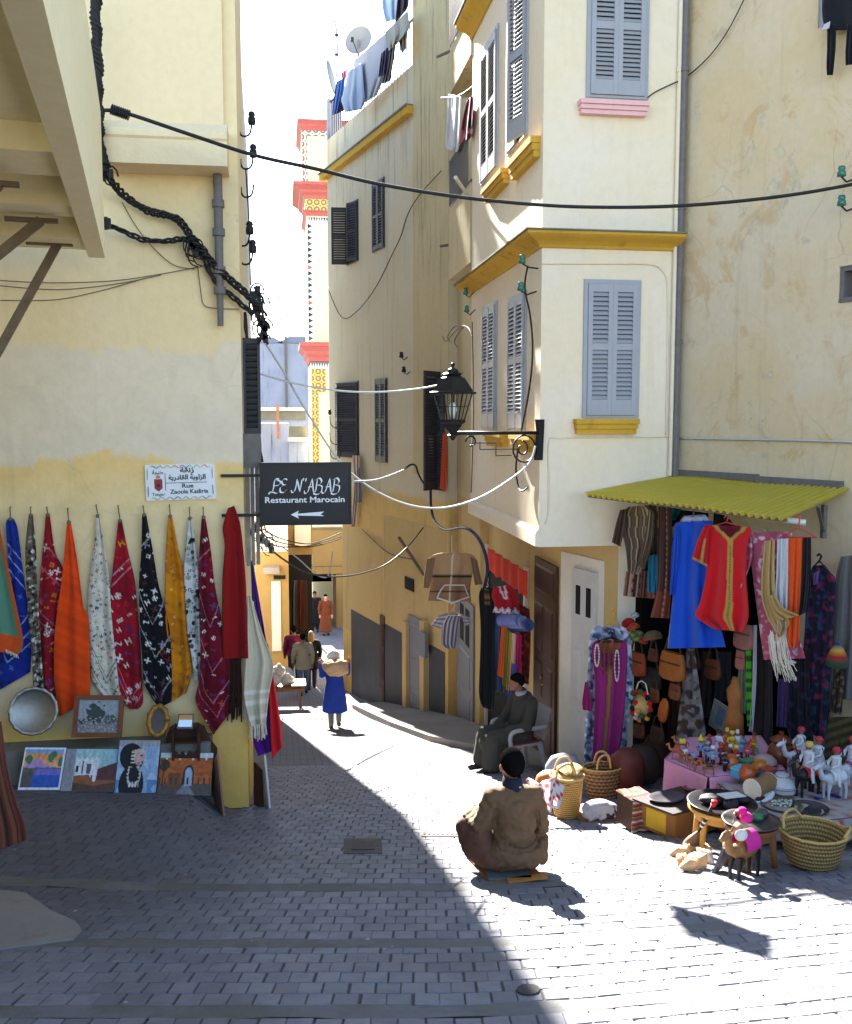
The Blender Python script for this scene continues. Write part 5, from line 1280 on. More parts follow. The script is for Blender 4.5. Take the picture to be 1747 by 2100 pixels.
wallwire('conduit_wire', BF, [(1118, 1074), (1124, 1050), (1125, 980), (1126, 905), (1150, 899), (1260, 897), (1374, 896)], .008, m_bay, 'painted wire stepping along the lower bay front', .012)
wallwire('conduit_wire', R0, [(1392, 899), (1500, 901), (1620, 903), (1760, 907)], .012, m_greycab, 'pale wire along the right wall above the stall', .02)
wallwire('black_wire', BA, [(1082, 545), (1076, 590), (1086, 640), (1092, 700), (1090, 760), (1080, 830), (1066, 900), (1058, 960), (1066, 1005), (1082, 1000)], .012, m_rubber, 'black wire dropping beside the bay shutters to the lamp', .08)
wallwire('old_wire', BA, [(968, 660), (970, 740), (971, 860), (968, 960), (966, 1010)], .01, m_strut, 'old wire running down the inner edge of the bay', .03)
wallwire('old_wire', R2, [(672, 590), (700, 650), (730, 640), (770, 590), (805, 520), (822, 484), (836, 440), (860, 400), (905, 350)], .016, m_strut, 'long drooping wire over the blank middle house wall', .08)
wallwire('old_wire', R2, [(742, 1085), (790, 1130), (820, 1142), (850, 1150), (868, 1180)], .014, m_rubber, 'loose wire over the ochre wall above the grey dado', .05)
m = MB(); m.bar(R2.at(818, 1102, .3), R2.at(868, 1178, .1), .05); m.build('iron_stay', m_strut, label='rusty diagonal iron stay on the ochre wall', cat='stay')
for a_, b_, l_ in (((896, 117), (934, 100), 'dark rod sticking out of the balcony tower'), ((903, 505), (940, 500), 'blue grey rod below the balcony railing')):
    m = MB(); m.tube([R2.at(*a_, .5), R2.at(*b_, -.3) if False else R2.at(b_[0], b_[1], .1)], .03, 6); m.build('iron_rod', m_pipe, label=l_, cat='rod')
m = MB(); m.tube([R1B.at(934, 364, 1.1), R1B.at(962, 405, .55)], .03, 6); m.build('white_tube', m_greycab, label='white tube jutting from the balcony railing', cat='tube')
# loose wire ends under the tower
m = MB()
for q in ([(968, 690), (960, 672), (945, 668), (930, 672), (918, 690), (922, 700)], [(955, 668), (935, 678), (915, 700), (908, 690)], [(950, 672), (940, 684), (932, 700), (938, 712)]): m.tube(smooth_path([BA.at(x, y, .3) for x, y in q], 5), .01, 4, False)
m.build('loose_wire_ends', m_strut, label='sprouting loose wire ends above the street lamp', cat='wires')
# ---------------------------------------------------------------- street lamp
LP = V((1.93, 11.04, 0)); k_ = V((-math.cos(rad(20)), -math.sin(rad(20)), 0))
def lz(y): return at_depth(925, y, 11.15).z
lamp = thing('street_lamp', 'black lantern street lamp with glass panes on a scrolled wall bracket', 'street lamp', (3.06, 11.44, lz(945)))
zt, z1, z2, z3, z4 = lz(747), lz(775), lz(806), lz(862), lz(885)
TL = Tr(LP.x, LP.y, 0) @ Rz(rad(20 + 12))
q = math.sqrt(.5)
def sq(m, prof): m.lathe([(r / q, z) for r, z in prof], 4, TL @ Rz(rad(45)))
m = MB(); sq(m, [(.19, z2 - .012), (.19, z2 + .012), (.165, z2 + .02), (.095, z1), (.075, z1 + .01), (.06, z1 + .03), (.085, z1 + .045), (.06, z1 + .06)]); m.build('cap', m_iron, lamp)
m = MB(TL); m.lathe([(.055, z1 + .055), (.07, z1 + .075), (.05, z1 + .1), (.02, z1 + .11), (.015, z1 + .13), (.028, z1 + .145), (.02, z1 + .165), (.002, z1 + .172)], 12); m.build('finial', m_iron, lamp, smooth=True)
rt, rb2 = .155, .092
m = MB()
corner = lambda r, z, i: TL @ V((r * (1, -1, -1, 1)[i], r * (1, 1, -1, -1)[i], z))
m = MB(); 
for i in range(4): m.bar(corner(rt, z2 - .012, i), corner(rb2, z3, i), .018)
for i in range(4): m.bar(corner(rb2, z3, i), corner(rb2, z3, (i + 1) % 4), .02); m.bar(corner((rt + rb2) / 2, (z2 + z3) / 2, i), corner((rt + rb2) / 2, (z2 + z3) / 2, (i + 1) % 4), .008)
for i in range(4):
    for f in (.25, .5, .75):
        a, b = corner(rt, z2 - .012, i).lerp(corner(rt, z2 - .012, (i + 1) % 4), f), corner(rb2, z3, i).lerp(corner(rb2, z3, (i + 1) % 4), f); m.bar(a, b, .007)
fr = m.build('lantern_frame', m_iron, lamp)
tg = NT('lamp_glass'); tg.p.inputs['Transmission Weight'].default_value = 1; tg.p.inputs['IOR'].default_value = 1.05; m_lg = tg.out((.95, .97, .97), .02, 0, .5)
for i in range(4):
    m = MB(); o = .985; m.add([corner(rt * o, z2 - .02, i), corner(rt * o, z2 - .02, (i + 1) % 4), corner(rb2 * o, z3 + .01, (i + 1) % 4), corner(rb2 * o, z3 + .01, i)], [(0, 1, 2, 3)]); g = m.build('glass_pane', m_lg, fr)
    md = g.modifiers.new('t', 'SOLIDIFY'); md.thickness = .003
m = MB(TL); m.lathe([(.02, z3 + .02), (.03, z3 + .05), (.05, z3 + .12), (.048, z3 + .16), (.02, z3 + .2), (.002, z3 + .205)], 12); m.build('bulb', plain('white_bulb', (.85, .85, .85), .3, .02, 10), lamp, smooth=True)
m = MB(); sq(m, [(rb2 + .012, z3), (rb2 + .012, z3 - .02), (.07, z3 - .05), (.075, z3 - .06), (.03, z4 - .01), (.025, z4 - .03), (.045, z4 - .04), (.03, z4 - .06), (.01, z4 - .1)]); m.build('base', m_iron, lamp)
pw = V((3.06, 11.44, z4 - .02)); pl_ = V((LP.x, LP.y, z4 - .02))
m = MB(); m.tube([pl_, pw], .022, 8); m.tube([pw - k_ * -.12 * 0, pw], .03, 8); m.build('arm', m_iron, lamp, smooth=True)
m = MB(); TP = Matrix(((k_.x, -k_.y, 0, pw.x), (k_.y, k_.x, 0, pw.y), (0, 0, 1, 0), (0, 0, 0, 1))); m.T = TP
m.prism([(.06, lz(948)), (-.03, lz(948)), (-.05, lz(860)), (.05, lz(860)), (.03, lz(885))][::-1], -.03, .03); m.build('wall_plate', m_iron, lamp)
def scroll(cx, cz, r, turns, st, dirn=1, taper=.55):
    n = int(turns * 20); return [TP @ V((cx + r * (1 - taper * i / n) * math.cos(st + dirn * 6.283 * turns * i / n), 0, cz + r * (1 - taper * i / n) * math.sin(st + dirn * 6.283 * turns * i / n))) for i in range(n + 1)]
zA = z4 - .02
for cx, cz, r, tn, st, dr, tp in ((.22, zA - .19, .16, 1.0, 1.57, 1, 0), (.25, zA - .19, .09, .9, 1.57, 1, .5), (.96, zA - .1, .075, .8, 0, 1, .4)):
    m = MB(); m.tube(scroll(cx, cz, r, tn, st, dr, tp), .011, 6); m.build('scroll', m_iron, lamp, smooth=True)
for a_, b_ in (((.95, -.115), (.62, -.115)), ((.84, -.19), (.3, -.19)), ((.62, -.265), (.4, -.265)), ((.84, -.1), (.84, -.19)), ((.62, -.115), (.62, -.265)), ((.24, -.03), (.24, 0)), ((.96, -.03), (.96, 0))):
    m = MB(); m.bar(TP @ V((a_[0], 0, zA + a_[1])), TP @ V((b_[0], 0, zA + b_[1])), .012); m.build('bracket_bar', m_iron, lamp)
# ================================================================ roof laundry, dish, aerial
def strip_paint(a, b, kk): return lambda u, v, X, Y: np.where((np.sin(u * kk) > 0)[:, None], np.array([a]), np.array([b]))
LN = 'laundry drying along the roof terrace rail'
for (nm, lab, rows, pt, off) in (
  ('sheet', 'large white sheet hung at the middle of the roof rail', [(722, 128, 812, 48), (724, 170, 808, 90), (735, 196, 800, 130), (742, 214, 772, 196)], c(172, 172, 184), .24),
  ('shirt', 'pale blue shirt hung lowest on the roof rail', [(712, 148, 742, 128), (704, 190, 746, 180), (700, 206, 748, 205), (708, 230, 742, 224)], c(150, 166, 192), .32),
  ('towel', 'off-white cloth with a fold over the rail right of the sheet', [(790, 66, 836, 22), (792, 86, 838, 60), (798, 104, 812, 92)], c(170, 164, 154), .3),
  ('trousers', 'dark purple garment between the sheet and striped towel', [(782, 110, 796, 96), (778, 140, 792, 130), (776, 158, 790, 152)], c(58, 40, 84), .3),
  ('towel', 'grey and black striped towel at the rail', [(798, 96, 812, 86), (792, 140, 806, 130), (784, 172, 800, 166)], strip_paint(c(120, 116, 110), c(40, 40, 46), 12), .28),
  ('towel', 'beige cloth hanging by the tower end of the rail', [(818, 56, 838, 30), (818, 84, 836, 64), (824, 110, 832, 100)], c(160, 146, 124), .26),
  ('garment', 'bundle of bright blue clothes at the left end of the rail', [(690, 168, 708, 158), (684, 205, 702, 200), (682, 236, 694, 232)], c(46, 86, 160), .2),
  ('garment', 'pink cloth peeping out beside the satellite dish', [(700, 150, 712, 140), (702, 164, 710, 160)], c(214, 110, 150), .15),
  ('garment', 'dark brown garment hanging low at the left of the roof rail', [(696, 200, 706, 196), (694, 232, 706, 226)], c(96, 70, 70), .12)):
    drape(nm, rows, R2, off, pt, m_cloth, nu=16, nv=24, amp=.04, k=2.5, ph=random.uniform(0, 6), tag=(lab, 'laundry', LN))
for nm, lab, rows, pt in (('sheet', 'pale blue sheet hanging at the top edge beside the tower', [(783, -30, 816, -30), (783, 10, 814, 8), (790, 46, 812, 40)], c(170, 192, 220)), ('garment', 'dark plum clothes hanging at the top edge beside the blue sheet', [(818, -30, 838, -30), (814, 10, 838, 6), (810, 48, 834, 20)], c(46, 30, 52))):
    drape(nm, rows, R2, .1, pt, m_cloth, nu=14, nv=20, amp=.05, k=2, tag=(lab, 'laundry'))
m = MB(); m.tube([R2.at(780, -26, .1), R2.at(842, -34, .1)], .01, 5); m.build('washing_line', m_greycab, label='washing line high above the roof terrace', cat='line')
dish = thing('satellite_dish', 'round white satellite dish above the roof laundry', 'satellite dish', R2.at(735, 150, -.6))
DC = R2.at(735, 82, -.6); Rd = .38
TD = Tr(*DC) @ Rz(rad(-30)) @ Rx(rad(80))
m = MB(); N = 28; m.lathe([(.001, -.07)] + [(Rd * i / 8, -.07 * (1 - (i / 8) ** 2)) for i in range(1, 9)] + [(Rd * 1.02, .008), (Rd * .98, -.012), (Rd * .5, -.075), (.001, -.09)], N, TD @ Matrix.Scale(-1, 4, (0, 0, 1)) if False else TD); m.build('reflector', plain('dish_grey', srgb(128, 132, 140), .5, .04, 8), dish, smooth=True)
m = MB(); m.tube([TD @ V((0, -Rd * .95, 0)), TD @ V((0, -Rd * .5, .34))], .014, 5); m.cbox(TD @ V((0, -Rd * .5, .36)), (.08, .08, .1)); m.build('feed_arm', m_iron, dish)
m = MB(); m.tube([R2.at(735, 180, -.62), DC], .03, 6); m.build('mast', m_pipe, dish)
m = MB(); P_ = [R2.at(x, y, -.4) for x, y in ((690, 160), (692, 100), (690, 60), (686, 44), (678, 44))]; m.tube(P_, .018, 5)
for y in (72, 112): m.cbox(R2.at(690, y, -.4), (.1, .06, .06))
m.build('roof_aerial', m_iron, label='bent dark aerial pole left of the satellite dish', cat='aerial')
m = MB(TD.inverted() if False else Matrix.Identity(4)); m.lathe([(.02, -.03), (.45, 0), (.45, .01), (.02, .01)], 24, Tr(*R2.at(679, 158, .05)) @ Rz(rad(70)) @ Rx(rad(80)) @ Matrix.Scale(.75, 4, (1, 0, 0))); m.build('second_dish', plain('dish_grey', srgb(128, 132, 140)), smooth=True, label='second satellite dish seen edge-on at the end of the roof terrace', cat='satellite dish')
# balcony laundry
drape('white_cloth', [(918, 192, 946, 198), (917, 240, 944, 250), (914, 296, 940, 306), (920, 308, 934, 312)], R1B, .62, c(206, 204, 208), m_cloth, nu=12, nv=20, amp=.02, tag=('white cloth pegged on the balcony line', 'laundry'))
drape('flowered_cloth', [(958, 205, 970, 195), (948, 250, 970, 240), (942, 296, 968, 280)], R1B, .58, kilim(c(140, 40, 70), [c(210, 120, 140), c(60, 30, 40), c(200, 160, 160)], 20, (.1, .1), (.05, .09), 'oD'), m_cloth, nu=14, nv=24, amp=.03, tag=('crimson flowered cloth over the balcony railing', 'laundry'))
wire('washing_line', [(905, 200, 17.5), (940, 196, 16.5), (975, 172, 15.8)], .008, m_greycab, 'washing line under the upper balcony', 'line')
# clothes out of the top right window
RG = [(-.0)]
bt = thing('black_trousers', 'black trousers with limp legs hung out of the top right window', 'trousers', R0.at(1715, 80, .2))
drape('waist', [(1688, -40, 1790, -60), (1686, 20, 1790, 10), (1690, 52, 1790, 44), (1700, 62, 1790, 60)], R0, .1, c(26, 26, 32), m_cloth, bt, 14, 20, .03)
drape('trouser_leg', [(1697, 50, 1714, 50), (1696, 100, 1713, 98), (1695, 140, 1709, 140), (1696, 154, 1707, 154)], R0, .14, c(24, 24, 30), m_cloth, bt, 8, 20, .02)
drape('trouser_leg', [(1738, 50, 1755, 48), (1734, 100, 1751, 96), (1734, 134, 1748, 132)], R0, .14, c(24, 24, 30), m_cloth, bt, 8, 20, .02)
drape('white_rag', [(1690, 50, 1702, 44), (1684, 64, 1700, 58)], R0, .2, c(200, 200, 214), m_cloth, nu=6, nv=6, amp=.01, tag=('small white rag on the top right window ledge', 'rag'))
# orange curtain and big open leaf of the tall middle window
leafp = span(R2, 866, 905, 770, 1004)
m = MB(); a, b = R2.at(868, 880, .6), R2.at(900, 880, .06)
T = Matrix(((( b - a).normalized().x, 0, 0, a.x), ((b - a).normalized().y, 0, 0, a.y), (0, 0, 1, R2.at(885, 1004, .3).z), (0, 0, 0, 1))); uu = (b - a); uu.z = 0; LL = uu.length; uu.normalize(); T = Matrix(((uu.x, uu.y, 0, a.x), (uu.y, -uu.x, 0, a.y), (0, 0, 1, R2.at(885, 1004, .3).z), (0, 0, 0, 1)))
leaf(middle_house, T, LL, leafp[2], P22, m_shutd, .06)
drape('orange_curtain', [(908, 888, 914, 888), (905, 950, 916, 945), (902, 1002, 914, 1008)], R2, .12, c(224, 84, 30), m_cloth, nu=8, nv=20, amp=.02, tag=('strip of orange curtain between the tall dark shutters', 'curtain'))
drape('beaded_curtain', [(722, 934, 738, 934), (726, 990, 736, 990), (720, 1080, 728, 1080)], R2, .1, strip_paint(c(150, 80, 60), c(200, 180, 170), 60), m_cloth, nu=12, nv=24, amp=.02, tag=('reddish cloth trailing from the shutters behind the black sign', 'curtain'))
drape('grey_rag', [(732, 960, 738, 960), (729, 1010, 742, 1010), (727, 1030, 742, 1030)], R2, .2, c(120, 124, 134), m_cloth, nu=8, nv=12, amp=.02, tag=('grey rag hanging right of the black sign', 'rag'))
# ================================================================ clothes stall on the right
tA = NT('yellow_plastic'); pc = tA.mix(tA.noise(3, 4, .6, tA.pos()), srgb(232, 216, 84), srgb(220, 206, 104))
tr_ = tA.n('BsdfTranslucent', {'Color': pc}); mx_ = tA.n('MixShader', {0: .6}); tA.set(tA.p.inputs['Base Color'], pc); tA.p.inputs['Roughness'].default_value = .4
tA.t.links.new(tA.p.outputs[0], mx_.inputs[1]); tA.t.links.new(tr_.outputs[0], mx_.inputs[2]); tA.t.links.new(mx_.outputs[0], tA.t.nodes['Material Output'].inputs[0])
A_, B_ = R0.at(1386, 978, .03), R0.at(1742, 1004, .03); C_, D_ = R0.at(1198, 1014, 1.35), R0.at(1606, 1064, 1.25)
NU = 124; m = MB()
def fa(u, v):
    p = A_.lerp(B_, u).lerp(C_.lerp(D_, u), v); return p + V((0, 0, .016 * (1 if int(round(u * NU)) % 4 < 2 else -1) * (1 if True else 0) + .008 * math.sin(u * 9 + v * 3)))
m.grid(fa, NU, 6)
aw = m.build('stall_awning', tA.mat, label='translucent yellow corrugated plastic awning over the stall', cat='awning'); md = aw.modifiers.new('t', 'SOLIDIFY'); md.thickness = .006
m = MB(); m.bar(A_.lerp(C_, .95) - V((0, 0, .03)), B_.lerp(D_, .95) - V((0, 0, .03)), .03); m.build('edge_batten', m_pipe, aw)
m = MB(); q = R0.at(1690, 1050, .1); m.cbox(q - V((0, 0, .1)), (.04, .06, .35)); m.bar(q - V((0, 0, .2)), B_.lerp(D_, .5) - V((0, 0, .02)), .03); m.build('bracket', m_pipe, aw)
m = MB(); m.tube([R0.at(1608, 1066, .9), R0.at(1652, 1072, .8)], .03, 8); m.build('lamp_tube', plain('white_bulb', (.85, .85, .85)), label='short white tube lamp under the awning edge', cat='lamp')
def G_(name, lab, ct, rows, off, paint, par=None, amp=.025, k=2.2, nu=26, nv=60, pl=R0, group='garments hung at the stall', **kw):
    return drape(name, rows, pl, off, paint, m_cloth, par, nu, nv, amp, k, random.uniform(0, 6), tag=None if par else (lab, ct, group), scale=180., **kw)
def hanger(pl, x0, x1, ytop, ybase, off, mat, par, name='hanger', r=.008):
    xm = (x0 + x1) / 2; m = MB(); yn = ytop + (ybase - ytop) * .55
    m.tube([pl.at(x, y, off) for x, y in ((xm - 4, ytop + 4), (xm, ytop), (xm + 4, ytop + 3), (xm + 3, ytop + 8), (xm, yn), (x1, ybase), (x0, ybase), (xm, yn))], r, 5)
    return m.build(name, mat, par)
def stripes(cols, freq, seed=1, jit=.3):
    rng = random.Random(seed); tbl = [rng.choice(cols) for _ in range(64)]
    def f(u, v, X, Y):
        i = ((u + jit * .02 * np.sin(v * 20)) * freq).astype(int) % 64; return np.array(tbl)[i]
    return f
def blot(base, cols, s, seed, thr=.12):
    def f(u, v, X, Y):
        col = np.tile(np.array(base, float), (len(u), 1))
        for i, q in enumerate(cols):
            n = np.array([mnoise.noise((x * s + i * 9.3 + seed, y * s + seed * 3.1, i)) for x, y in zip(X, Y)]); col[n > thr] = q
        return col
    return f
BR = [c(92, 74, 58), c(110, 92, 70), c(70, 54, 42), c(180, 165, 135), c(92, 74, 58), c(60, 44, 36)]
o = G_('striped_djellaba', 'brown djellaba with thin cream stripes at the left end of the awning', 'djellaba', [(1288, 1040, 1326, 1036), (1274, 1056, 1340, 1050), (1276, 1090, 1336, 1088), (1284, 1130, 1332, 1130), (1288, 1174, 1312, 1180)], .95, stripes(BR, 26, 3))
G_('sleeve', 0, 0, [(1272, 1046, 1284, 1044), (1262, 1080, 1280, 1084), (1255, 1112, 1272, 1121)], .98, stripes(BR, 8, 5), o, nu=10, nv=24)
G_('sleeve', 0, 0, [(1330, 1046, 1342, 1050), (1322, 1100, 1340, 1104), (1308, 1160, 1322, 1168)], 1.0, stripes(BR, 8, 6), o, nu=10, nv=24)
G_('striped_djellaba', 'second brown striped djellaba behind the first', 'djellaba', [(1328, 1036, 1368, 1036), (1322, 1060, 1376, 1060), (1330, 1136, 1374, 1140)], .75, stripes(BR, 20, 9))
G_('striped_skirt', 'cloth with dark and rust stripes under the brown djellabas', 'cloth', [(1284, 1172, 1346, 1170), (1278, 1222, 1342, 1228)], .8, stripes([c(30, 30, 34), c(150, 96, 76), c(110, 60, 50), c(170, 150, 130), c(30, 30, 34)], 22, 4))
G_('turquoise_cloth', 'turquoise cloth showing between the striped djellaba and skirt', 'cloth', [(1330, 1138, 1354, 1138), (1328, 1180, 1352, 1180), (1328, 1214, 1350, 1216)], .86, c(24, 116, 142))
G_('turquoise_cloth', 'scrap of turquoise cloth just below the awning edge', 'cloth', [(1362, 1038, 1400, 1040), (1366, 1070, 1384, 1066)], .6, c(24, 128, 140))
G_('brown_robe', 'long dark brown embroidered robe left of the blue caftan', 'robe', [(1352, 1040, 1376, 1040), (1350, 1110, 1378, 1110), (1348, 1200, 1376, 1200), (1334, 1266, 1372, 1268)], .98, lambda u, v, X, Y: np.where(((abs(u - .62) < .05) & (np.sin(v * 120) > .3))[:, None], np.array([c(170, 140, 110)]), np.where((v > .75)[:, None], np.array([c(112, 54, 36)]), np.array([c(70, 40, 32)]))))
G_('black_cloth', 'black cloth hung at the back under the awning', 'cloth', [(1380, 1044, 1452, 1052), (1372, 1080, 1455, 1080)], .5, c(16, 16, 20))
G_('navy_cloth', 'navy cloth showing above the red tunic', 'cloth', [(1464, 1052, 1490, 1058), (1462, 1080, 1510, 1080)], .6, c(26, 28, 44))
# blue caftan
def fblue(u, v, X, Y):
    col = np.tile(np.array(c(26, 82, 200), float), (len(u), 1)); n = (u < .02) & (v > .8); col[n] = c(150, 170, 200)
    k_ = (v < .045) & (np.sin(u * 130) + np.sin(v * 400) > -.6); col[k_] = c(180, 188, 205); return col
o = G_('blue_caftan', 'bright blue caftan with a silver embroidered collar', 'caftan', [(1402, 1058, 1446, 1055), (1394, 1070, 1456, 1068), (1382, 1084, 1462, 1080), (1381, 1200, 1458, 1200), (1375, 1270, 1472, 1264), (1369, 1330, 1488, 1327)], 1.1, fblue, amp=.05, k=2.1, nu=44, nv=90)
G_('sleeve', 0, 0, [(1382, 1086, 1394, 1082), (1377, 1150, 1392, 1150), (1374, 1220, 1384, 1220)], 1.14, c(24, 76, 188), o, nu=10, nv=30)
m = MB(); m.tube([R0.at(1420, 1062, 1.08), R0.at(1424, 1046, 1.08)], .008, 5); m.build('hanger', m_strut, o)
# red tunic
def fredt(u, v, X, Y):
    col = np.tile(np.array(c(205, 22, 32), float), (len(u), 1)); gold = np.array(c(178, 142, 66))
    xc_ = .57 + .05 * v; col[(abs(u - xc_) < .075) & (v > .15)] = gold; col[(abs(u - xc_) < .02) & (v > .15) & (np.sin(v * 260) > 0)] = c(110, 84, 40)
    nv_ = abs(v - .155 + .46 * abs(u - .57)) ; col[(nv_ < .028) & (v < .18)] = gold; col[(v < .135 - .46 * abs(u - .57))] = c(92, 12, 20); return col
o = G_('red_tunic', 'red tunic with gold braid round the neck and down the front', 'tunic', [(1446, 1076, 1536, 1080), (1442, 1086, 1540, 1090), (1450, 1120, 1532, 1122), (1448, 1180, 1530, 1184), (1436, 1235, 1534, 1240), (1427, 1264, 1534, 1268), (1466, 1290, 1524, 1296)], 1.22, fredt, amp=.036, k=1.9, nu=50, nv=90)
G_('sleeve', 0, 0, [(1442, 1082, 1456, 1082), (1430, 1110, 1452, 1118), (1419, 1146, 1450, 1162)], 1.26, lambda u, v, X, Y: np.where(((v > .9) | (abs(u - .62) < .1) & (v > .3) & (v < .9))[:, None], np.array([c(178, 142, 66)]), np.array([c(196, 20, 30)])), o, nu=16, nv=34)
hanger(R0, 1450, 1528, 1058, 1082, 1.2, plain('red_wire', srgb(190, 70, 70), .4, .05), o)
# pink dress
pk = blot(c(176, 82, 104), [c(214, 190, 206), c(196, 130, 150)], 17, 2, .3)
o = G_('pink_dress', 'long pink dress with silver flecks beneath the scarves', 'dress', [(1528, 1092, 1622, 1090), (1524, 1104, 1626, 1104), (1538, 1140, 1618, 1140), (1550, 1230, 1622, 1230), (1558, 1290, 1634, 1290), (1567, 1353, 1651, 1350)], 1.14, pk, nu=40, nv=90)
G_('sleeve', 0, 0, [(1526, 1094, 1540, 1092), (1514, 1140, 1542, 1146), (1505, 1190, 1520, 1208)], 1.18, pk, o, nu=14, nv=34)
hanger(R0, 1540, 1592, 1086, 1110, 1.12, plain('green_wire', srgb(110, 170, 120), .4, .05), o)
# scarves on a red wire hanger
hg = thing('scarf_hanger', 'thin red wire hanger carrying four scarves', 'hanger', R0.at(1638, 1102, 1.2)); hanger(R0, 1600, 1674, 1056, 1102, 1.2, plain('red_wire', srgb(190, 70, 70)), hg, 'wire')
SG = 'scarves on the red wire hanger'
G_('beige_scarf', 'sand beige scarf with a corner swinging out', 'scarf', [(1568, 1110, 1588, 1107), (1562, 1180, 1588, 1180), (1562, 1225, 1592, 1230), (1572, 1262, 1612, 1262), (1584, 1285, 1618, 1280), (1596, 1307, 1602, 1305)], 1.25, c(190, 156, 98), amp=.03, group=SG)
G_('scarf_corner', 0, 0, [(1574, 1222, 1590, 1218), (1586, 1256, 1606, 1246), (1600, 1272, 1640, 1262)], 1.3, c(186, 150, 92), [o_ for o_ in bpy.data.objects if o_.name.startswith('beige_scarf')][0], nu=12, nv=16)
ws = G_('white_scarf', 'white scarf with a knotted end on the hanger', 'scarf', [(1594, 1106, 1617, 1104), (1592, 1180, 1617, 1180), (1590, 1216, 1616, 1220), (1596, 1310, 1613, 1314)], 1.22, c(206, 206, 210), group=SG)
G_('orange_scarf', 'flame orange scarf between the white and black ones', 'scarf', [(1618, 1104, 1645, 1103), (1616, 1180, 1643, 1180), (1614, 1250, 1640, 1250), (1612, 1312, 1638, 1312), (1620, 1328, 1632, 1329)], 1.23, c(230, 86, 16), group=SG)
G_('black_scarf', 'black scarf at the outer end of the hanger', 'scarf', [(1645, 1103, 1663, 1102), (1642, 1200, 1662, 1200), (1637, 1264, 1655, 1254)], 1.22, c(20, 16, 18), group=SG)
m = MB()
for i in range(46):
    x = random.uniform(1574, 1612); p = [R0.at(x + random.uniform(-3, 3), 1296 + random.uniform(-4, 8), 1.24), R0.at(x + 6 + random.uniform(-4, 4), 1350, 1.25 + random.uniform(-.03, .03)), R0.at(x + (x - 1570) * .35 + 10 + random.uniform(-3, 3), 1400 - random.uniform(0, 45), 1.25)]; m.tube(smooth_path(p, 3), .0035, 3, False)
m.build('long_fringe', m_cream, ws, kind='stuff')
# right end
flor = blot(c(32, 26, 48), [c(70, 40, 90), c(30, 70, 90), c(130, 36, 70)], 14, 5, .3)
o = G_('floral_coat', 'dark coat patterned in purple and teal on a black hanger', 'coat', [(1668, 1160, 1690, 1158), (1662, 1172, 1704, 1176), (1656, 1200, 1714, 1194), (1650, 1300, 1708, 1300), (1642, 1420, 1700, 1420), (1652, 1500, 1690, 1518)], .5, flor, nu=30, nv=80)
hanger(R0, 1668, 1692, 1136, 1162, .5, m_iron, o, r=.012)
G_('lining', 0, 0, [(1666, 1176, 1680, 1170), (1668, 1200, 1676, 1198)], .54, c(120, 90, 150), o, nu=6, nv=8)
G_('grey_djellaba', 'plain grey djellaba at the right edge of the stall', 'djellaba', [(1724, 1142, 1772, 1136), (1713, 1190, 1780, 1190), (1703, 1300, 1790, 1300), (1694, 1380, 1790, 1390), (1690, 1430, 1790, 1440)], .3, c(124, 118, 112), amp=.035, k=3)
kb = MB(); 
def knit_hat():
    p = R0.at(1716, 1366, .6); m = MB(Tr(*p)); prof = [(.1, 0), (.105, .05), (.09, .11), (.06, .17), (.025, .22), (.002, .24)]; cols = [c(50, 80, 60), c(50, 80, 60), c(170, 40, 40), c(200, 160, 60), c(40, 60, 110), c(40, 60, 110)]
    n = 14
    for i, (r, z) in enumerate(prof):
        m.cur = cols[i]
        m.v += [m.T @ V((r * math.cos(6.283 * k_ / n), r * math.sin(6.283 * k_ / n), z)) for k_ in range(n)]; m.c += [cols[i]] * n
    for i in range(5):
        for k_ in range(n): m.f.append((i * n + k_, i * n + (k_ + 1) % n, (i + 1) * n + (k_ + 1) % n, (i + 1) * n + k_)); m.mi.append(0)
    m.f.append(tuple(range(n - 1, -1, -1))); m.mi.append(0)
    return m.build('knit_hat', m_wool, smooth=True, label='pointed knitted hat banded in blue, yellow, red and green', cat='hat')
knit_hat()
G_('fur_strip', 'shaggy brown strip hanging under the knitted hat', 'fur', [(1710, 1372, 1734, 1372), (1708, 1410, 1730, 1412), (1700, 1460, 1726, 1466)], .5, blot(c(70, 52, 40), [c(120, 100, 70), c(40, 30, 24)], 20, 3, .1), group=None)
G_('grey_robe', 'pale grey robe hanging low at the right edge', 'robe', [(1690, 1396, 1720, 1396), (1684, 1450, 1708, 1450), (1680, 1545, 1700, 1545)], .42, c(120, 118, 112), group=None)
G_('olive_rug', 'olive and brown striped rug draped behind the white horses', 'rug', [(1700, 1470, 1790, 1470), (1692, 1520, 1790, 1520), (1690, 1580, 1790, 1585)], .9, lambda u, v, X, Y: np.where((np.sin(Y * 60 + X * 20) > 0)[:, None], np.array([c(86, 78, 40)]), np.array([c(52, 44, 28)])), group=None)
G_('purple_trousers', 'dusty purple trousers hanging inside the stall', 'trousers', [(1596, 1392, 1622, 1392), (1594, 1440, 1618, 1440), (1592, 1490, 1614, 1492)], .5, c(92, 66, 120), group=None)
G_('dark_rug', 'black patterned dress hanging behind the long fringe', 'dress', [(1622, 1330, 1660, 1330), (1618, 1400, 1660, 1400), (1618, 1515, 1668, 1520)], .55, blot(c(24, 22, 34), [c(50, 40, 70)], 12, 8, .25), group=None)
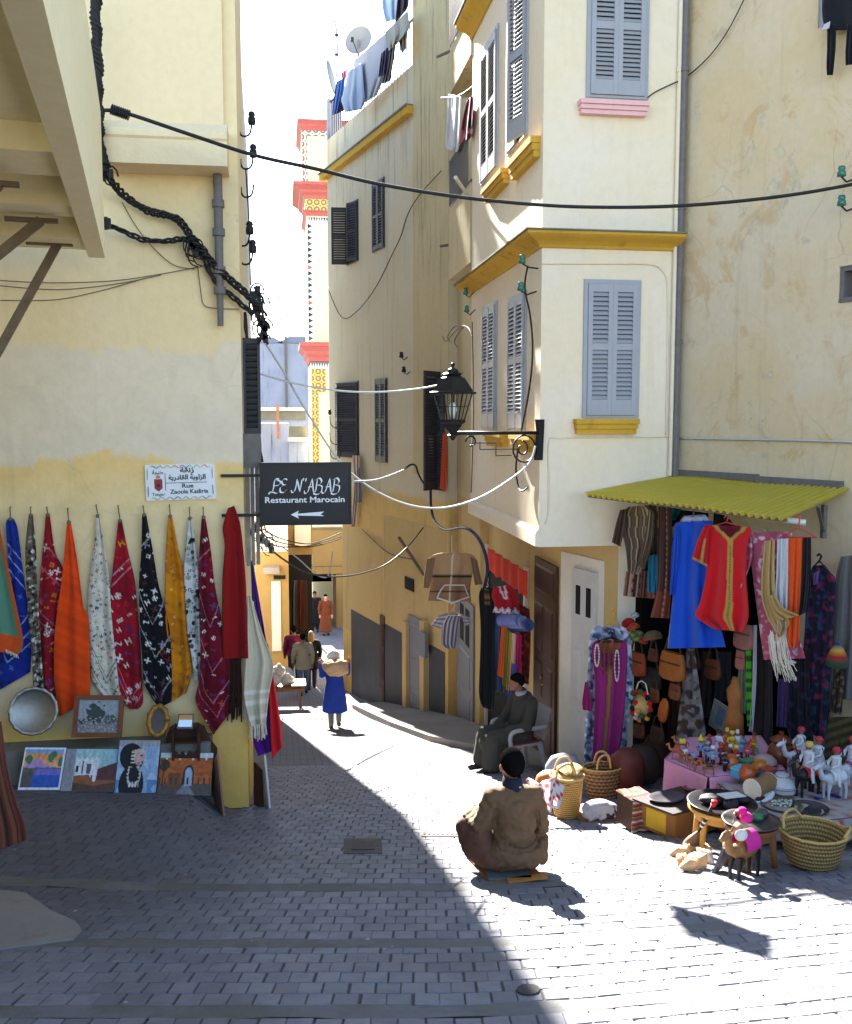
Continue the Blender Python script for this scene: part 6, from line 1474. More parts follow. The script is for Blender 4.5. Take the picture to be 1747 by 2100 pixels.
# left robes by the white door
PB_ = BF.off(.42)
pat = blot(c(150, 156, 176), [c(216, 218, 226), c(66, 76, 110)], 15, 7, .16)
o = G_('patterned_robe', 'blue and white patterned robe by the white door', 'robe', [(1224, 1284, 1270, 1281), (1210, 1304, 1292, 1304), (1204, 1400, 1297, 1400), (1199, 1500, 1287, 1500), (1197, 1586, 1282, 1590)], 0, pat, pl=PB_, nu=40, nv=90, amp=.04, k=3)
hanger(PB_, 1238, 1276, 1248, 1284, 0, plain('yellow_plastic_hanger', srgb(214, 160, 40), .4, .05), o, r=.012)
def fmag(u, v, X, Y):
    col = np.tile(np.array(c(140, 36, 104), float), (len(u), 1)); col[(abs(u - .5 + .12 * v) < .07) & (v > .2)] = c(150, 116, 62); col[(v < .12) & (abs(u - .5) < .42 - 2 * v)] = c(150, 80, 50); return col
mg = G_('magenta_kaftan', 'magenta kaftan with a gold front band hung over the patterned robe', 'kaftan', [(1226, 1312, 1276, 1312), (1214, 1326, 1286, 1326), (1220, 1400, 1284, 1400), (1218, 1500, 1276, 1500), (1212, 1584, 1262, 1592)], .1, fmag, pl=PB_, nu=36, nv=90, amp=.03, k=3)
hanger(PB_, 1226, 1278, 1296, 1316, .1, m_iron, mg, r=.016)
for i, (x, y0, y1, mt, lb) in enumerate(((1224, 1322, 1366, 'w', 'short white bead necklace at the left of the kaftan'), (1236, 1320, 1372, 'b', 'brown bead necklace second from the left on the kaftan'), (1243, 1318, 1380, 'b', 'longest brown bead necklace at the middle of the kaftan'), (1254, 1330, 1372, 'b', 'short brown necklace right of the gold band'), (1265, 1334, 1396, 'w', 'long white bead necklace at the right of the kaftan'))):
    n = 22; mm_ = plain('pale_beads', srgb(200, 195, 185), .4, .1) if mt == 'w' else plain('brown_beads', srgb(110, 66, 44), .4, .2)
    q_ = [PB_.at(x + 4.5 * math.sin(6.283 * k_ / n), (y0 + y1) / 2 + (y1 - y0) / 2 * math.cos(6.283 * k_ / n), .17) for k_ in range(n + 1)]
    m = MB(); m.tube(q_, .005, 4); nk = m.build('necklace', mm_, smooth=True, label=lb, cat='necklace', group='necklaces hung over the magenta kaftan'); m = MB(); m.ball((0, 0, 0), .012, 6, 4); me = m.mesh('bead', mm_, V((0, 0, 0)), True)
    for p in q_[:-1]: inst('bead', me, nk, Tr(*p))
G_('magenta_rag', 'corner of magenta cloth beside the white door', 'cloth', [(1200, 1398, 1206, 1400), (1194, 1440, 1214, 1446), (1196, 1456, 1212, 1458)], .05, c(140, 30, 90), pl=PB_, nu=8, nv=10, group=None)
# hats and bags
IN = R0.off(.55)
def bag(name, lab, ct, x0, x1, yt, yb, col, off=0, handle=True, fl=.16):
    T, w, h = span(R0, x0, x1, yt, yb, .55 + off); m = MB(T); n = 9
    prof = [(.34, 0), (.48, .08), (.5, .35), (.46, .75), (.4, 1.0)]
    vs = []; N = 14
    for a, z in prof:
        for k_ in range(N): th = 6.283 * k_ / N; vs.append((a * w * math.copysign(abs(math.cos(th)) ** .6, math.cos(th)), fl * w * (1.1 - .5 * z) * math.copysign(abs(math.sin(th)) ** .8, math.sin(th)), z * h))
    fs = [(i * N + k_, i * N + (k_ + 1) % N, (i + 1) * N + (k_ + 1) % N, (i + 1) * N + k_) for i in range(4) for k_ in range(N)] + [tuple(range(N - 1, -1, -1)), tuple(range(4 * N, 5 * N))]
    m.add(vs, fs); b = m.build(name, plain('leather_' + name + str(x0), col, .6, .2, 10), smooth=True, auto=60, label=lab, cat=ct)
    if handle: m = MB(T); m.tube([(-w * .32, 0, h), (-w * .2, 0, h * 1.5), (0, 0, h * 1.7), (w * .2, 0, h * 1.5), (w * .32, 0, h)], .012, 5); m.build('strap', m_wood, b)
    m = MB(T); m.box((-w * .4, fl * w * .8, h * .6), (w * .4, fl * w * .95, h * .64)); m.build('seam', m_wood, b); return b
bag('leather_bag', 'rust orange leather bag beside the magenta kaftan', 'bag', 1288, 1324, 1338, 1384, c(150, 70, 34))
bag('leather_bag', 'square tan leather bag below the blue caftan', 'bag', 1354, 1405, 1338, 1393, c(150, 88, 34), .25)
bag('leather_bag', 'small dark brown bag between the rust and tan bags', 'bag', 1330, 1350, 1330, 1356, c(84, 46, 28), .1)
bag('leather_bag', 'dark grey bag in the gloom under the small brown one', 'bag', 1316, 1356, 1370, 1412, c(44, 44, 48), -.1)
bag('striped_bag', 'dusty pink bag with dark bands beside the white strip', 'bag', 1505, 1546, 1280, 1330, c(150, 100, 92), .3, False)
bag('striped_bag', 'narrow dusty pink bag hanging below the other pink one', 'bag', 1508, 1528, 1334, 1372, c(150, 92, 84), .3)
def hat(x, y, r, cols, lab, off=.75):
    p = R0.at(x, y, off); m = MB(Tr(*p) @ Rx(rad(random.uniform(-25, 25))) @ Ry(rad(random.uniform(-30, 30)))); n = 12; prof = [(1, 0), (1.02, .35), (.85, .7), (.45, .95), (.02, 1.02)]
    for i, (a, z) in enumerate(prof):
        m.v += [m.T @ V((a * r * math.cos(6.283 * k_ / n), a * r * math.sin(6.283 * k_ / n), z * r)) for k_ in range(n)]; m.c += [cols[(k_ // 2 + i) % len(cols)] for k_ in range(n)]
    for i in range(4):
        for k_ in range(n): m.f.append((i * n + k_, i * n + (k_ + 1) % n, (i + 1) * n + (k_ + 1) % n, (i + 1) * n + k_)); m.mi.append(0)
    m.f.append(tuple(range(n - 1, -1, -1))); m.mi.append(0)
    m.build('hat', m_wool, smooth=True, label=lab, cat='hat', group='hats hung in a bunch by the stall')
RC, GC, OC = c(170, 30, 30), c(50, 90, 56), c(170, 90, 40)
hat(1290, 1282, .085, [RC, RC, c(120, 20, 30)], 'red skullcap at the top left of the hat bunch'); hat(1300, 1292, .085, [RC, OC], 'red and orange hat in the middle of the bunch'); hat(1306, 1308, .09, [GC, GC, c(150, 150, 60)], 'green hat with yellow patches low in the bunch'); hat(1318, 1316, .06, [RC, GC, RC], 'small red and green hat at the right of the bunch')
hat(1340, 1312, .11, [c(96, 96, 60), c(140, 60, 36), c(80, 86, 60)], 'olive and rust patched hat right of the red hats'); hat(1302, 1264, .05, [c(190, 190, 200), c(120, 120, 140)], 'small white cap above the red hats')
for x0, x1, yt, yb, q, o_, lab in ((1372, 1396, 1402, 1434, c(120, 66, 34), .2, 'chestnut satchel under the square tan bag'), (1412, 1436, 1344, 1372, c(60, 36, 26), 0, 'near black handbag behind the floral cloth'), (1446, 1478, 1352, 1392, c(104, 58, 34), -.1, 'brown shoulder bag deep in the stall'), (1332, 1352, 1412, 1440, c(134, 76, 40), .1, 'ginger purse left of the orange slipper'), (1300, 1322, 1484, 1512, c(92, 50, 34), .2, 'dark tan pouch below the straw hat'), (1334, 1362, 1490, 1524, c(70, 46, 34), .1, 'wide brown bag low in the gloom')):
    bag('leather_bag', lab, 'bag', x0, x1, yt, yb, q, o_)
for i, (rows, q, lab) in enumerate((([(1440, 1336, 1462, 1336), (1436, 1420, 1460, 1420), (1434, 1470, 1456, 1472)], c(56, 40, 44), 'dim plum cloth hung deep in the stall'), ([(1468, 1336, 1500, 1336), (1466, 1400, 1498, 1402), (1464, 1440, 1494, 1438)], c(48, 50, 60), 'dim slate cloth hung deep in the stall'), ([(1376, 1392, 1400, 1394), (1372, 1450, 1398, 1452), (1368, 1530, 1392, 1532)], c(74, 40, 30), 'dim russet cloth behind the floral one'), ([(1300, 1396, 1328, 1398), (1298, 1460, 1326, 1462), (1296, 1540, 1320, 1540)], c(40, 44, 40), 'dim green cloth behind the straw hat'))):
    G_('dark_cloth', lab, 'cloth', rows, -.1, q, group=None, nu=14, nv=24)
# straw sun hat with pompoms
SH = R0.at(1315, 1447, .8); sh = thing('straw_hat', 'straw hat ringed with red, white, black and green pompoms', 'hat', SH)
TS = R0.frame(SH) @ Rx(rad(-90))
m = MB(TS); m.lathe([(.16, -.01), (.17, .0), (.1, .02), (.085, .06), (.05, .1), (.001, .11)], 22); m.build('crown', plain('straw', srgb(196, 164, 100), .8, .15, 30), sh, smooth=True)
PC = [plain('wool_' + n_, q, .95, .1, 40, bump=.5) for n_, q in (('red', c(190, 30, 36)), ('white', c(220, 220, 225)), ('black', c(26, 26, 30)), ('green', c(40, 100, 56)), ('orange', c(220, 140, 40)))]
pm_ = MB(); pm_.ball((0, 0, 0), .034, 8, 6); pms = [pm_.mesh('pompom', q, V((0, 0, 0)), True) for q in PC]
for i in range(16): a = 6.283 * i / 16; inst('pompom', pms[(i * 7 + i // 3) % 5], sh, TS @ Tr(.175 * math.cos(a), .175 * math.sin(a), .02))
for i, (x, y) in enumerate(((0, .05), (-.03, -.02), (.05, -.04), (.01, -.08), (.08, -.1), (-.06, -.09))): inst('pompom', pms[(i * 2) % 5], sh, TS @ Tr(x, -y - .0, .12 - .5 * abs(y)))
m = MB(); m.tube([R0.at(1301, 1425, .8), R0.at(1309, 1400, .8), R0.at(1315, 1396, .8), R0.at(1324, 1402, .8), R0.at(1329, 1425, .8)], .008, 5); m.build('cord', m_cream, sh)
def ovoid(name, lab, ct, x0, x1, yt, yb, col, off=.6, fl=.5, tilt=0, prof=None):
    T, w, h = span(R0, x0, x1, yt, yb, off); T = T @ Tr(0, 0, h / 2) @ Ry(tilt); m = MB(T)
    prof = prof or [(.02, -.5), (.3, -.46), (.46, -.3), (.5, -.05), (.46, .2), (.3, .42), (.02, .5)]
    m.lathe([(r * w, z * h) for r, z in prof], 16, None, 1, fl); return m.build(name, plain(name + '_' + str(x0), col, .55, .2, 14), smooth=True, label=lab, cat=ct)
ovoid('leather_slipper', 'orange leather slipper hung right of the straw hat', 'slipper', 1351, 1370, 1430, 1483, c(170, 88, 30), .75, .4, .2)
ovoid('water_skin', 'tan leather water bottle shaped like an animal head', 'bottle', 1492, 1524, 1388, 1505, c(160, 100, 48), .8, .7, 0, [(.02, -.5), (.5, -.48), (.48, -.2), (.38, 0), (.46, .12), (.5, .25), (.3, .36), (.2, .5), (.02, .5)])
G_('bead_string', 'string of bright green beads hanging in the stall', 'beads', [(1530, 1300, 1540, 1300), (1530, 1400, 1541, 1400), (1533, 1490, 1541, 1490)], .85, lambda u, v, X, Y: np.where((np.sin(v * 60) > -.2)[:, None], np.array([c(70, 170, 30)]), np.array([c(36, 80, 30)])), nu=6, nv=60, group=None)
G_('white_strip', 'long pale strip of cloth right of the green beads', 'scarf', [(1545, 1282, 1552, 1282), (1543, 1400, 1550, 1400), (1536, 1500, 1543, 1502)], .85, c(186, 186, 190), nu=6, nv=40, group=None)
G_('sage_cloth', 'sage green cloth hanging left of the green beads', 'cloth', [(1518, 1290, 1530, 1286), (1514, 1400, 1530, 1400), (1516, 1460, 1528, 1464)], .8, c(112, 122, 100), nu=8, nv=30, group=None)
G_('brown_hanging', 'dark brown cloth hanging like a post in the stall', 'cloth', [(1548, 1290, 1582, 1300), (1546, 1400, 1584, 1400), (1545, 1524, 1584, 1526)], .65, c(52, 40, 38), group=None)
G_('floral_cloth', 'pale cloth with brown flowers hanging down to the table', 'cloth', [(1408, 1330, 1424, 1330), (1398, 1420, 1436, 1420), (1390, 1480, 1444, 1480), (1384, 1530, 1452, 1536)], .7, blot(c(120, 118, 120), [c(150, 148, 150), c(84, 60, 48), c(60, 56, 56)], 11, 11, .16), group=None)
T, w, h = span(R0, 1452, 1494, 1440, 1500, .5)
panel('picture_card', T @ Ry(.25), w, h, lambda u, v: np.where(((u > .3) & (u < .62) & (v > .1) & (v < .8))[:, None], np.array([c(70, 96, 120)]), np.array([c(120, 120, 116)])), 20, 20, .01, m_card, ('pale card with blue pictures propped at the back of the stall', 'card'))
# ---------------------------------------------------------------- tables
pf = ong(1438, 1704); ZT = at_depth(1453, 1592, (pf.dot(CM @ V((0, 0, -1))))).z
m_tw2 = plain('pale_table_wood', srgb(150, 104, 62), .6, .2, 12)
def table_(name, lab, cl_lab, poly, zt, front, mat, cpaint):
    P_ = [at_z(x, y, zt) for x, y in poly]; n = len(P_)
    t = thing(name, lab, 'table', (sum(p.x for p in P_) / n, sum(p.y for p in P_) / n, G(P_[0].x, P_[0].y)))
    cen = V((WL[t].x, WL[t].y, 0)); S_ = [V((p.x, p.y, 0)).lerp(cen, .06) for p in P_]
    m = MB(); m.hull([(p.x, p.y) for p in S_], zt - .05, zt - .012); m.build('tabletop', m_tw2, t)
    for p in S_:
        q = p.lerp(cen, .1); m = MB(); m.bar((q.x, q.y, G(q.x, q.y)), (q.x, q.y, zt - .05), .05); m.build('leg', m_tw2, t)
    m = MB(); cols = []
    vs = [(p.x, p.y, zt) for p in P_] + [(cen.x, cen.y, zt + .003)]
    # cloth top as a dense fan so colours can follow it
    def topf(u, v):
        k_ = u * n; i = int(k_) % n; e = P_[i].lerp(P_[(i + 1) % n], k_ - int(k_)); e = V((e.x, e.y, zt)); return V((cen.x, cen.y, zt + .004)).lerp(e, v) + V((0, 0, .004 * math.sin(e.x * 9 + v * 5)))
    m.grid(topf, n * 10, 10)
    nt = len(m.v)
    for i, dz in front:
        a, b = P_[i], P_[(i + 1) % n]; L_ = (b - a).length; nn = V((b.y - a.y, a.x - b.x, 0)).normalized()
        if (nn.dot(cen - a)) > 0: nn = -nn
        def sk(u, v):
            p = a.lerp(b, u); g_ = G(p.x, p.y) + dz; return V((p.x, p.y, zt + (g_ - zt) * v)) + nn * (.012 + .035 * v * (1 + math.sin(u * L_ * 26 + i))) + V((0, 0, .004 * (1 - v)))
        m.grid(sk, 40, 14)
    m.c = [cpaint(p) for p in m.v]
    o = m.build(name.replace('_table', '') + '_tablecloth', mat, smooth=True); setp(o, cl_lab, 'tablecloth'); md = o.modifiers.new('t', 'SOLIDIFY'); md.thickness = .006
    return P_
P1_ = table_('figurine_table', 'low table crowded with small painted figurines', 'plain pink cloth over the figurine table', [(1366, 1558), (1453, 1594), (1610, 1580), (1560, 1508), (1412, 1512)], ZT, [(0, .06), (4, .1), (1, .1)], m_cloth, lambda p: c(206, 142, 168))
ZT2 = ZT - .06
def stripef(p):
    s_ = (p.x * .75 + p.y * .45) * 9; f_ = s_ % 1; return c(150, 70, 56) if f_ < .14 else (c(150, 120, 100) if f_ < .3 else c(160, 152, 150))
P2_ = table_('goods_table', 'low table of horses, pots and slippers at the right edge', 'cloth with thin rust stripes over the right table', [(1462, 1600), (1548, 1662), (1622, 1690), (1800, 1672), (1830, 1560), (1612, 1584)], ZT2, [(0, .05), (1, .1), (2, .1)], m_cloth, stripef)
def on(x, y, z): return at_z(x, y, z)
# figurines: little turned wooden people
def figurine(x, y, z, hgt, robe, sash, headc, hatc, hatk, lab, legs=False):
    p = on(x, y, z); m = MB(Tr(*p) @ Rz(random.uniform(-2, 2))); s_ = hgt
    if legs:
        m.cur = c(30, 26, 28); m.bar((-.05 * s_, 0, 0), (-.06 * s_, 0, .42 * s_), .07 * s_); m.bar((.05 * s_, .03 * s_, 0), (.06 * s_, 0, .42 * s_), .07 * s_)
        m.cbox((-.05 * s_, -.04 * s_, .02 * s_), (.08 * s_, .15 * s_, .04 * s_)); m.cbox((.05 * s_, -.01 * s_, .02 * s_), (.08 * s_, .15 * s_, .04 * s_)); b0 = .36
    else: b0 = 0
    m.cur = robe; m.lathe([(.17 * s_, b0 * s_), (.18 * s_, (b0 + .05) * s_), (.13 * s_, .55 * s_), (.15 * s_, .68 * s_), (.06 * s_, .74 * s_)], 9)
    m.cur = sash; m.lathe([(.145 * s_, .5 * s_), (.15 * s_, .53 * s_), (.14 * s_, .57 * s_)], 9)
    m.cur = robe
    for sx in (-1, 1): m.tube([(sx * .13 * s_, 0, .68 * s_), (sx * .21 * s_, -.03 * s_, .52 * s_), (sx * .14 * s_, -.15 * s_, .46 * s_)], [.055 * s_, .05 * s_, .035 * s_], 6)
    m.cur = headc; m.ball((0, 0, .82 * s_), (.085 * s_, .09 * s_, .1 * s_), 8, 6)
    for sx in (-1, 1): m.ball((sx * .14 * s_, -.16 * s_, .46 * s_), .035 * s_, 5, 4)
    m.cur = hatc
    if hatk == 'cone': m.lathe([(.15 * s_, .86 * s_), (.11 * s_, .93 * s_), (.03 * s_, 1.12 * s_), (.001, 1.14 * s_)], 8)
    elif hatk == 'fez': m.lathe([(.09 * s_, .88 * s_), (.07 * s_, 1.02 * s_)], 8)
    else: m.lathe([(.11 * s_, .86 * s_), (.13 * s_, .92 * s_), (.1 * s_, .98 * s_), (.02 * s_, 1.0 * s_)], 8)
    setp(m.build('figurine', vcol('figurine_paint', .5, 0, .4, 0, .03), smooth=True, auto=50), lab, 'figurine', 'painted figurines on the pink table')
FC = {'blue': c(120, 150, 190), 'red': c(170, 40, 44), 'yellow': c(214, 180, 60), 'white': c(206, 208, 214), 'maroon': c(110, 36, 48), 'teal': c(70, 150, 170), 'pink': c(200, 70, 110), 'orange': c(190, 100, 40), 'green': c(90, 130, 100), 'black': c(34, 32, 36)}
SK = c(150, 100, 76)
FL = [(1436, 1553, .2, 'blue', 'maroon', 'yellow', 'cone', 1, 'in a tall yellow cone hat at the back left'), (1450, 1561, .2, 'blue', 'black', 'blue', 'turban', 1, 'with a blue turban right of the yellow cone hat'), (1454, 1540, .17, 'red', 'white', 'red', 'turban', 0, 'all in red behind the blue turban'), (1442, 1536, .16, 'yellow', 'green', 'green', 'fez', 0, 'in yellow with a green fez at the very back'),
 (1461, 1571, .2, 'blue', 'yellow', 'white', 'turban', 1, 'in blue with a white turban nearest the front'), (1477, 1568, .22, 'maroon', 'white', 'red', 'turban', 1, 'in maroon with long legs left of centre'), (1473, 1545, .24, 'white', 'blue', 'black', 'turban', 0, 'in a broad white robe and black turban'), (1490, 1540, .23, 'orange', 'red', 'yellow', 'fez', 0, 'in orange with a yellow fez at the back'),
 (1500, 1543, .22, 'yellow', 'orange', 'yellow', 'turban', 0, 'all in golden yellow beside the orange one'), (1511, 1542, .22, 'white', 'black', 'white', 'fez', 0, 'in white with a white fez at the back right'), (1486, 1582, .17, 'black', 'blue', 'black', 'turban', 1, 'in black standing right at the front'), (1497, 1566, .19, 'maroon', 'blue', 'white', 'turban', 0, 'in maroon with a white turban at centre'),
 (1509, 1570, .2, 'red', 'white', 'yellow', 'turban', 0, 'in red with a yellow turban at centre right'), (1520, 1554, .18, 'blue', 'teal', 'teal', 'turban', 1, 'in blue with a teal turban and black legs'), (1532, 1558, .18, 'pink', 'yellow', 'red', 'turban', 1, 'in bright pink with thin legs at right'), (1545, 1548, .22, 'orange', 'yellow', 'maroon', 'fez', 0, 'in orange with a maroon fez at the right end'),
 (1551, 1560, .16, 'green', 'blue', 'green', 'cone', 0, 'in green with a green cone hat at the right end'), (1524, 1536, .15, 'teal', 'white', 'black', 'fez', 0, 'in teal with a black fez at the back')]
for x, y, hgt, rb_c, sash, hc, hk, lg, ds in FL: figurine(x, y, ZT + .006, hgt, FC[rb_c], FC[sash], SK, FC[hc], hk, 'small painted figurine ' + ds, lg)
# little camels along the edge
def animal(name, x, y, z, s_, body, blanket, rot, lab, grp, hump=True, mat=None, legc=None, rider=None, ct='figurine'):
    p = on(x, y, z); m = MB(Tr(*p) @ Rz(rot)); m.cur = legc or body
    for ax, ay in ((-.28, -.09), (-.28, .09), (.26, -.09), (.26, .09)): m.tube([(ax * s_, ay * s_, 0), (ax * s_ * 1.04, ay * s_, .22 * s_), (ax * .9 * s_, ay * .9 * s_, .46 * s_)], [.035 * s_, .035 * s_, .075 * s_], 6)
    m.cur = body; m.ball((0, 0, .55 * s_), (.38 * s_, .16 * s_, .18 * s_), 12, 8)
    if hump: m.ball((0, 0, .74 * s_), (.16 * s_, .1 * s_, .15 * s_), 8, 6)
    m.tube([(-.3 * s_, 0, .58 * s_), (-.44 * s_, 0, .62 * s_), (-.5 * s_, 0, .8 * s_), (-.52 * s_, 0, .92 * s_)], [.11 * s_, .08 * s_, .065 * s_, .06 * s_], 8)
    m.tube([(-.5 * s_, 0, .93 * s_), (-.6 * s_, 0, .92 * s_), (-.7 * s_, 0, .86 * s_)], [.075 * s_, .065 * s_, .045 * s_], 7)
    for sy in (-1, 1): m.tube([(-.49 * s_, sy * .05 * s_, .98 * s_), (-.48 * s_, sy * .07 * s_, 1.06 * s_)], [.025 * s_, .008 * s_], 5)
    m.tube([(.36 * s_, 0, .6 * s_), (.44 * s_, 0, .5 * s_), (.45 * s_, 0, .3 * s_)], [.04 * s_, .03 * s_, .02 * s_], 5)
    m.cur = blanket
    m.grid(lambda u, v: ((-.2 + .4 * v) * s_, .19 * s_ * math.sin((u - .5) * 3.4), (.55 + (.22 if not hump else .3) * math.cos((u - .5) * 3.0)) * s_), 10, 5)
    if rider:
        m.cur = rider[0]; m.lathe([(.12 * s_, .68 * s_), (.15 * s_, .8 * s_), (.11 * s_, .98 * s_), (.13 * s_, 1.1 * s_), (.05 * s_, 1.16 * s_)], 9)
        for sy in (-1, 1): m.cur = rider[0]; m.tube([(0, sy * .12 * s_, 1.08 * s_), (-.08 * s_, sy * .18 * s_, .95 * s_), (-.2 * s_, sy * .1 * s_, .88 * s_)], [.045 * s_, .04 * s_, .03 * s_], 6); m.tube([(0, sy * .1 * s_, .74 * s_), (-.08 * s_, sy * .2 * s_, .6 * s_), (-.05 * s_, sy * .21 * s_, .4 * s_)], [.06 * s_, .05 * s_, .035 * s_], 6)
        m.cur = SK; m.ball((0, 0, 1.24 * s_), .075 * s_, 8, 6); m.cur = rider[1]; m.lathe([(.1 * s_, 1.26 * s_), (.11 * s_, 1.31 * s_), (.07 * s_, 1.37 * s_), (.01 * s_, 1.38 * s_)], 8)
        m.cur = c(40, 30, 26); m.bar((-.2 * s_, .1 * s_, .88 * s_), (-.35 * s_, .14 * s_, 1.35 * s_), .018 * s_)
    setp(m.build(name, mat or vcol('figurine_paint', .5, 0, .4, 0, .03), smooth=True, auto=60), lab, ct, grp)
TAN = c(150, 92, 52)
for i, (x, y, b_, ds) in enumerate(((1388, 1556, 'red', 'red blanket, first on the left edge'), (1402, 1563, 'white', 'white blanket, second along the edge'), (1418, 1571, 'blue', 'pale blue blanket, third along the edge'), (1434, 1582, 'maroon', 'maroon blanket, fourth along the edge'), (1454, 1590, 'black', 'black blanket, nearest the corner'), (1398, 1540, 'yellow', 'yellow blanket, behind the first two'))):
    animal('camel_figurine', x, y, ZT + .006, .15, TAN, FC[b_], random.uniform(-.5, .5), 'tiny tan camel figurine with a ' + ds, 'camel figurines along the pink table edge')
# white horses with riders
animal('horse_rider', 1656, 1632, ZT2, .36, c(40, 30, 30), c(190, 30, 34), .3, 'black horse with red saddle and white cloaked rider, nearest the front', 'riders on horses on the right table', False, None, c(30, 26, 28), (c(206, 204, 206), c(190, 170, 90)))
animal('horse_rider', 1676, 1620, ZT2, .36, c(30, 28, 30), c(200, 200, 204), .1, 'dark horse whose rider wears a long white cape', 'riders on horses on the right table', False, None, c(26, 24, 26), (c(200, 200, 206), c(170, 40, 50)))
animal('horse_rider', 1640, 1590, ZT2, .34, c(196, 196, 200), c(170, 40, 50), .0, 'white horse and rider standing behind the black horses', 'riders on horses on the right table', False, None, None, (c(196, 196, 202), c(160, 40, 60)))
animal('horse_rider', 1712, 1638, ZT2, .34, c(190, 190, 194), c(206, 206, 210), .2, 'white horse with white cloth by the blue scrap', 'riders on horses on the right table', False, None, None, (c(210, 206, 206), c(180, 40, 60)))
animal('horse_rider', 1746, 1620, ZT2, .36, c(196, 196, 200), c(160, 40, 110), .3, 'white horse with magenta saddle at the right edge of the picture', 'riders on horses on the right table', False, None, None, (c(206, 200, 204), c(190, 50, 60)))
# pots, boxes, bowls
def pot(name, x, y, z, prof, s_, mat, lab, ct, n=18, sub=()):
    p = on(x, y, z); m = MB(Tr(*p)); m.lathe([(r * s_, zz * s_) for r, zz in prof], n); o = m.build(name, mat, smooth=True, auto=50, label=lab, cat=ct)
    for nm, pr, mt in sub: m = MB(Tr(*p)); m.lathe([(r * s_, zz * s_) for r, zz in pr], n); m.build(nm, mt, o, smooth=True, auto=50)
    return o
cer = lambda n_, q: plain('glaze_' + n_, q, .3, .12, 20, 0, .5)
JAR = [(.3, 0), (.46, .2), (.5, .5), (.42, .8), (.3, .92), (.34, 1.0)]
pot('brown_jar', 1600, 1574, ZT2, JAR, .26, cer('brown', c(110, 54, 28)), 'brown glazed jar with a lid behind the white bowl', 'jar', sub=(('lid', [(.38, 1.0), (.4, 1.06), (.2, 1.2), (.08, 1.25), (.1, 1.35), (.01, 1.38)], cer('brown', c(110, 54, 28))),))
pot('tagine', 1567, 1574, ZT, [(.4, 0), (.5, .12), (.5, .22), (.2, .3)], .24, cer('dark', c(60, 44, 40)), 'small dark dish with a pinkish lid by the jar', 'dish', sub=(('lid', [(.49, .221), (.45, .34), (.3, .48), (.1, .54), (.02, .56)], cer('rose', c(160, 136, 132))),))
pot('covered_bowl', 1603, 1626, ZT2, [(.35, 0), (.5, .1), (.52, .3), (.45, .32)], .25, cer('white', c(190, 186, 184)), 'white lidded pottery bowl with grey rings', 'bowl', 20, (('lid', [(.5, .33), (.42, .5), (.22, .6), (.2, .62), (.24, .66), (.22, .7), (.05, .72)], cer('white', c(190, 186, 184))), ('ring', [(.53, .24), (.54, .26), (.53, .28)], cer('grey', c(120, 120, 124)))))
for x, y, q, lab in ((1498, 1578, c(186, 96, 44), 'orange clay pot on the pink table behind the turquoise box'), (1532, 1600, c(180, 84, 44), 'orange clay pot at the front edge of the figurines'), (1557, 1589, c(196, 120, 50), 'amber pot with red dots near the drum')):
    pot('clay_pot', x, y, ZT if y < 1595 else ZT, [(.3, 0), (.5, .25), (.48, .6), (.34, .8), (.36, .9)], .15, cer('pot' + str(x), q), lab, 'pot')
def tbox(x, y, z, sz, rot, q, lab, lidc):
    p = on(x, y, z); m = MB(Tr(*p) @ Rz(rot)); m.box((-sz[0] / 2, -sz[1] / 2, 0), (sz[0] / 2, sz[1] / 2, sz[2])); o = m.build('trinket_box', cer('box' + str(x), q), label=lab, cat='box'); m = MB(Tr(*p) @ Rz(rot)); m.box((-sz[0] * .53, -sz[1] * .53, sz[2] + .002), (sz[0] * .53, sz[1] * .53, sz[2] * 1.3)); m.build('lid', cer('lid' + str(x), lidc), o)
tbox(1517, 1592, ZT, (.14, .1, .07), .5, c(70, 160, 190), 'turquoise trinket box in front of the figurines', c(90, 180, 205)); tbox(1534, 1580, ZT, (.13, .1, .08), .2, c(30, 100, 170), 'bright blue and green trinket box behind the turquoise one', c(60, 130, 90)); tbox(1574, 1597, ZT, (.12, .1, .08), .3, c(90, 110, 180), 'lilac blue trinket box beside the white bowl', c(170, 80, 60))
p = on(1560, 1632, ZT2); m = MB(Tr(p.x, p.y, p.z + .09) @ Rz(.5) @ Ry(rad(90))); m.lathe([(.09, -.13), (.095, -.1), (.07, 0), (.095, .1), (.09, .13)], 18); dr = m.build('drum', plain('drum_clay', srgb(140, 104, 70), .6, .2, 14), smooth=True, auto=40, label='small hand drum lying on its side beside the white bowl', cat='drum'); m = MB(Tr(p.x, p.y, p.z + .09) @ Rz(.5) @ Ry(rad(90))); m.lathe([(.094, .131), (.092, .138), (.001, .14)], 18); m.lathe([(.001, -.14), (.092, -.138), (.094, -.131)], 18); m.build('drum_skin', m_cream, dr)
def slipper(x, y, z, s_, rot, mat, inner, lab):
    p = on(x, y, z); T = Tr(*p) @ Rz(rot); m = MB(T)
    def f(u, v): a = 6.283 * u; w_ = .16 * s_ * (1 + .25 * math.sin(v * 3.14)); t = v - .5; return (t * s_, w_ * math.cos(a) * math.sin(math.pi * min(.97, max(.06, v))) ** .4, .07 * s_ * (1 + math.sin(a)) * (.6 + .9 * v))
    m.grid(f, 12, 10); o = m.build('slipper', mat, smooth=True, label=lab, cat='slipper'); m = MB(T); m.ball((-.18 * s_, 0, .12 * s_), (.26 * s_, .11 * s_, .05 * s_), 10, 5); m.build('lining', inner, o, smooth=True)
slipper(1566, 1642, ZT2, .28, .5, cer('offwhite', c(206, 206, 210)), m_dkfr, 'white slipper at the front of the striped cloth'); slipper(1590, 1634, ZT2, .2, .2, cer('slipred', c(120, 30, 36)), m_dkfr, 'dark red slipper behind the white one')
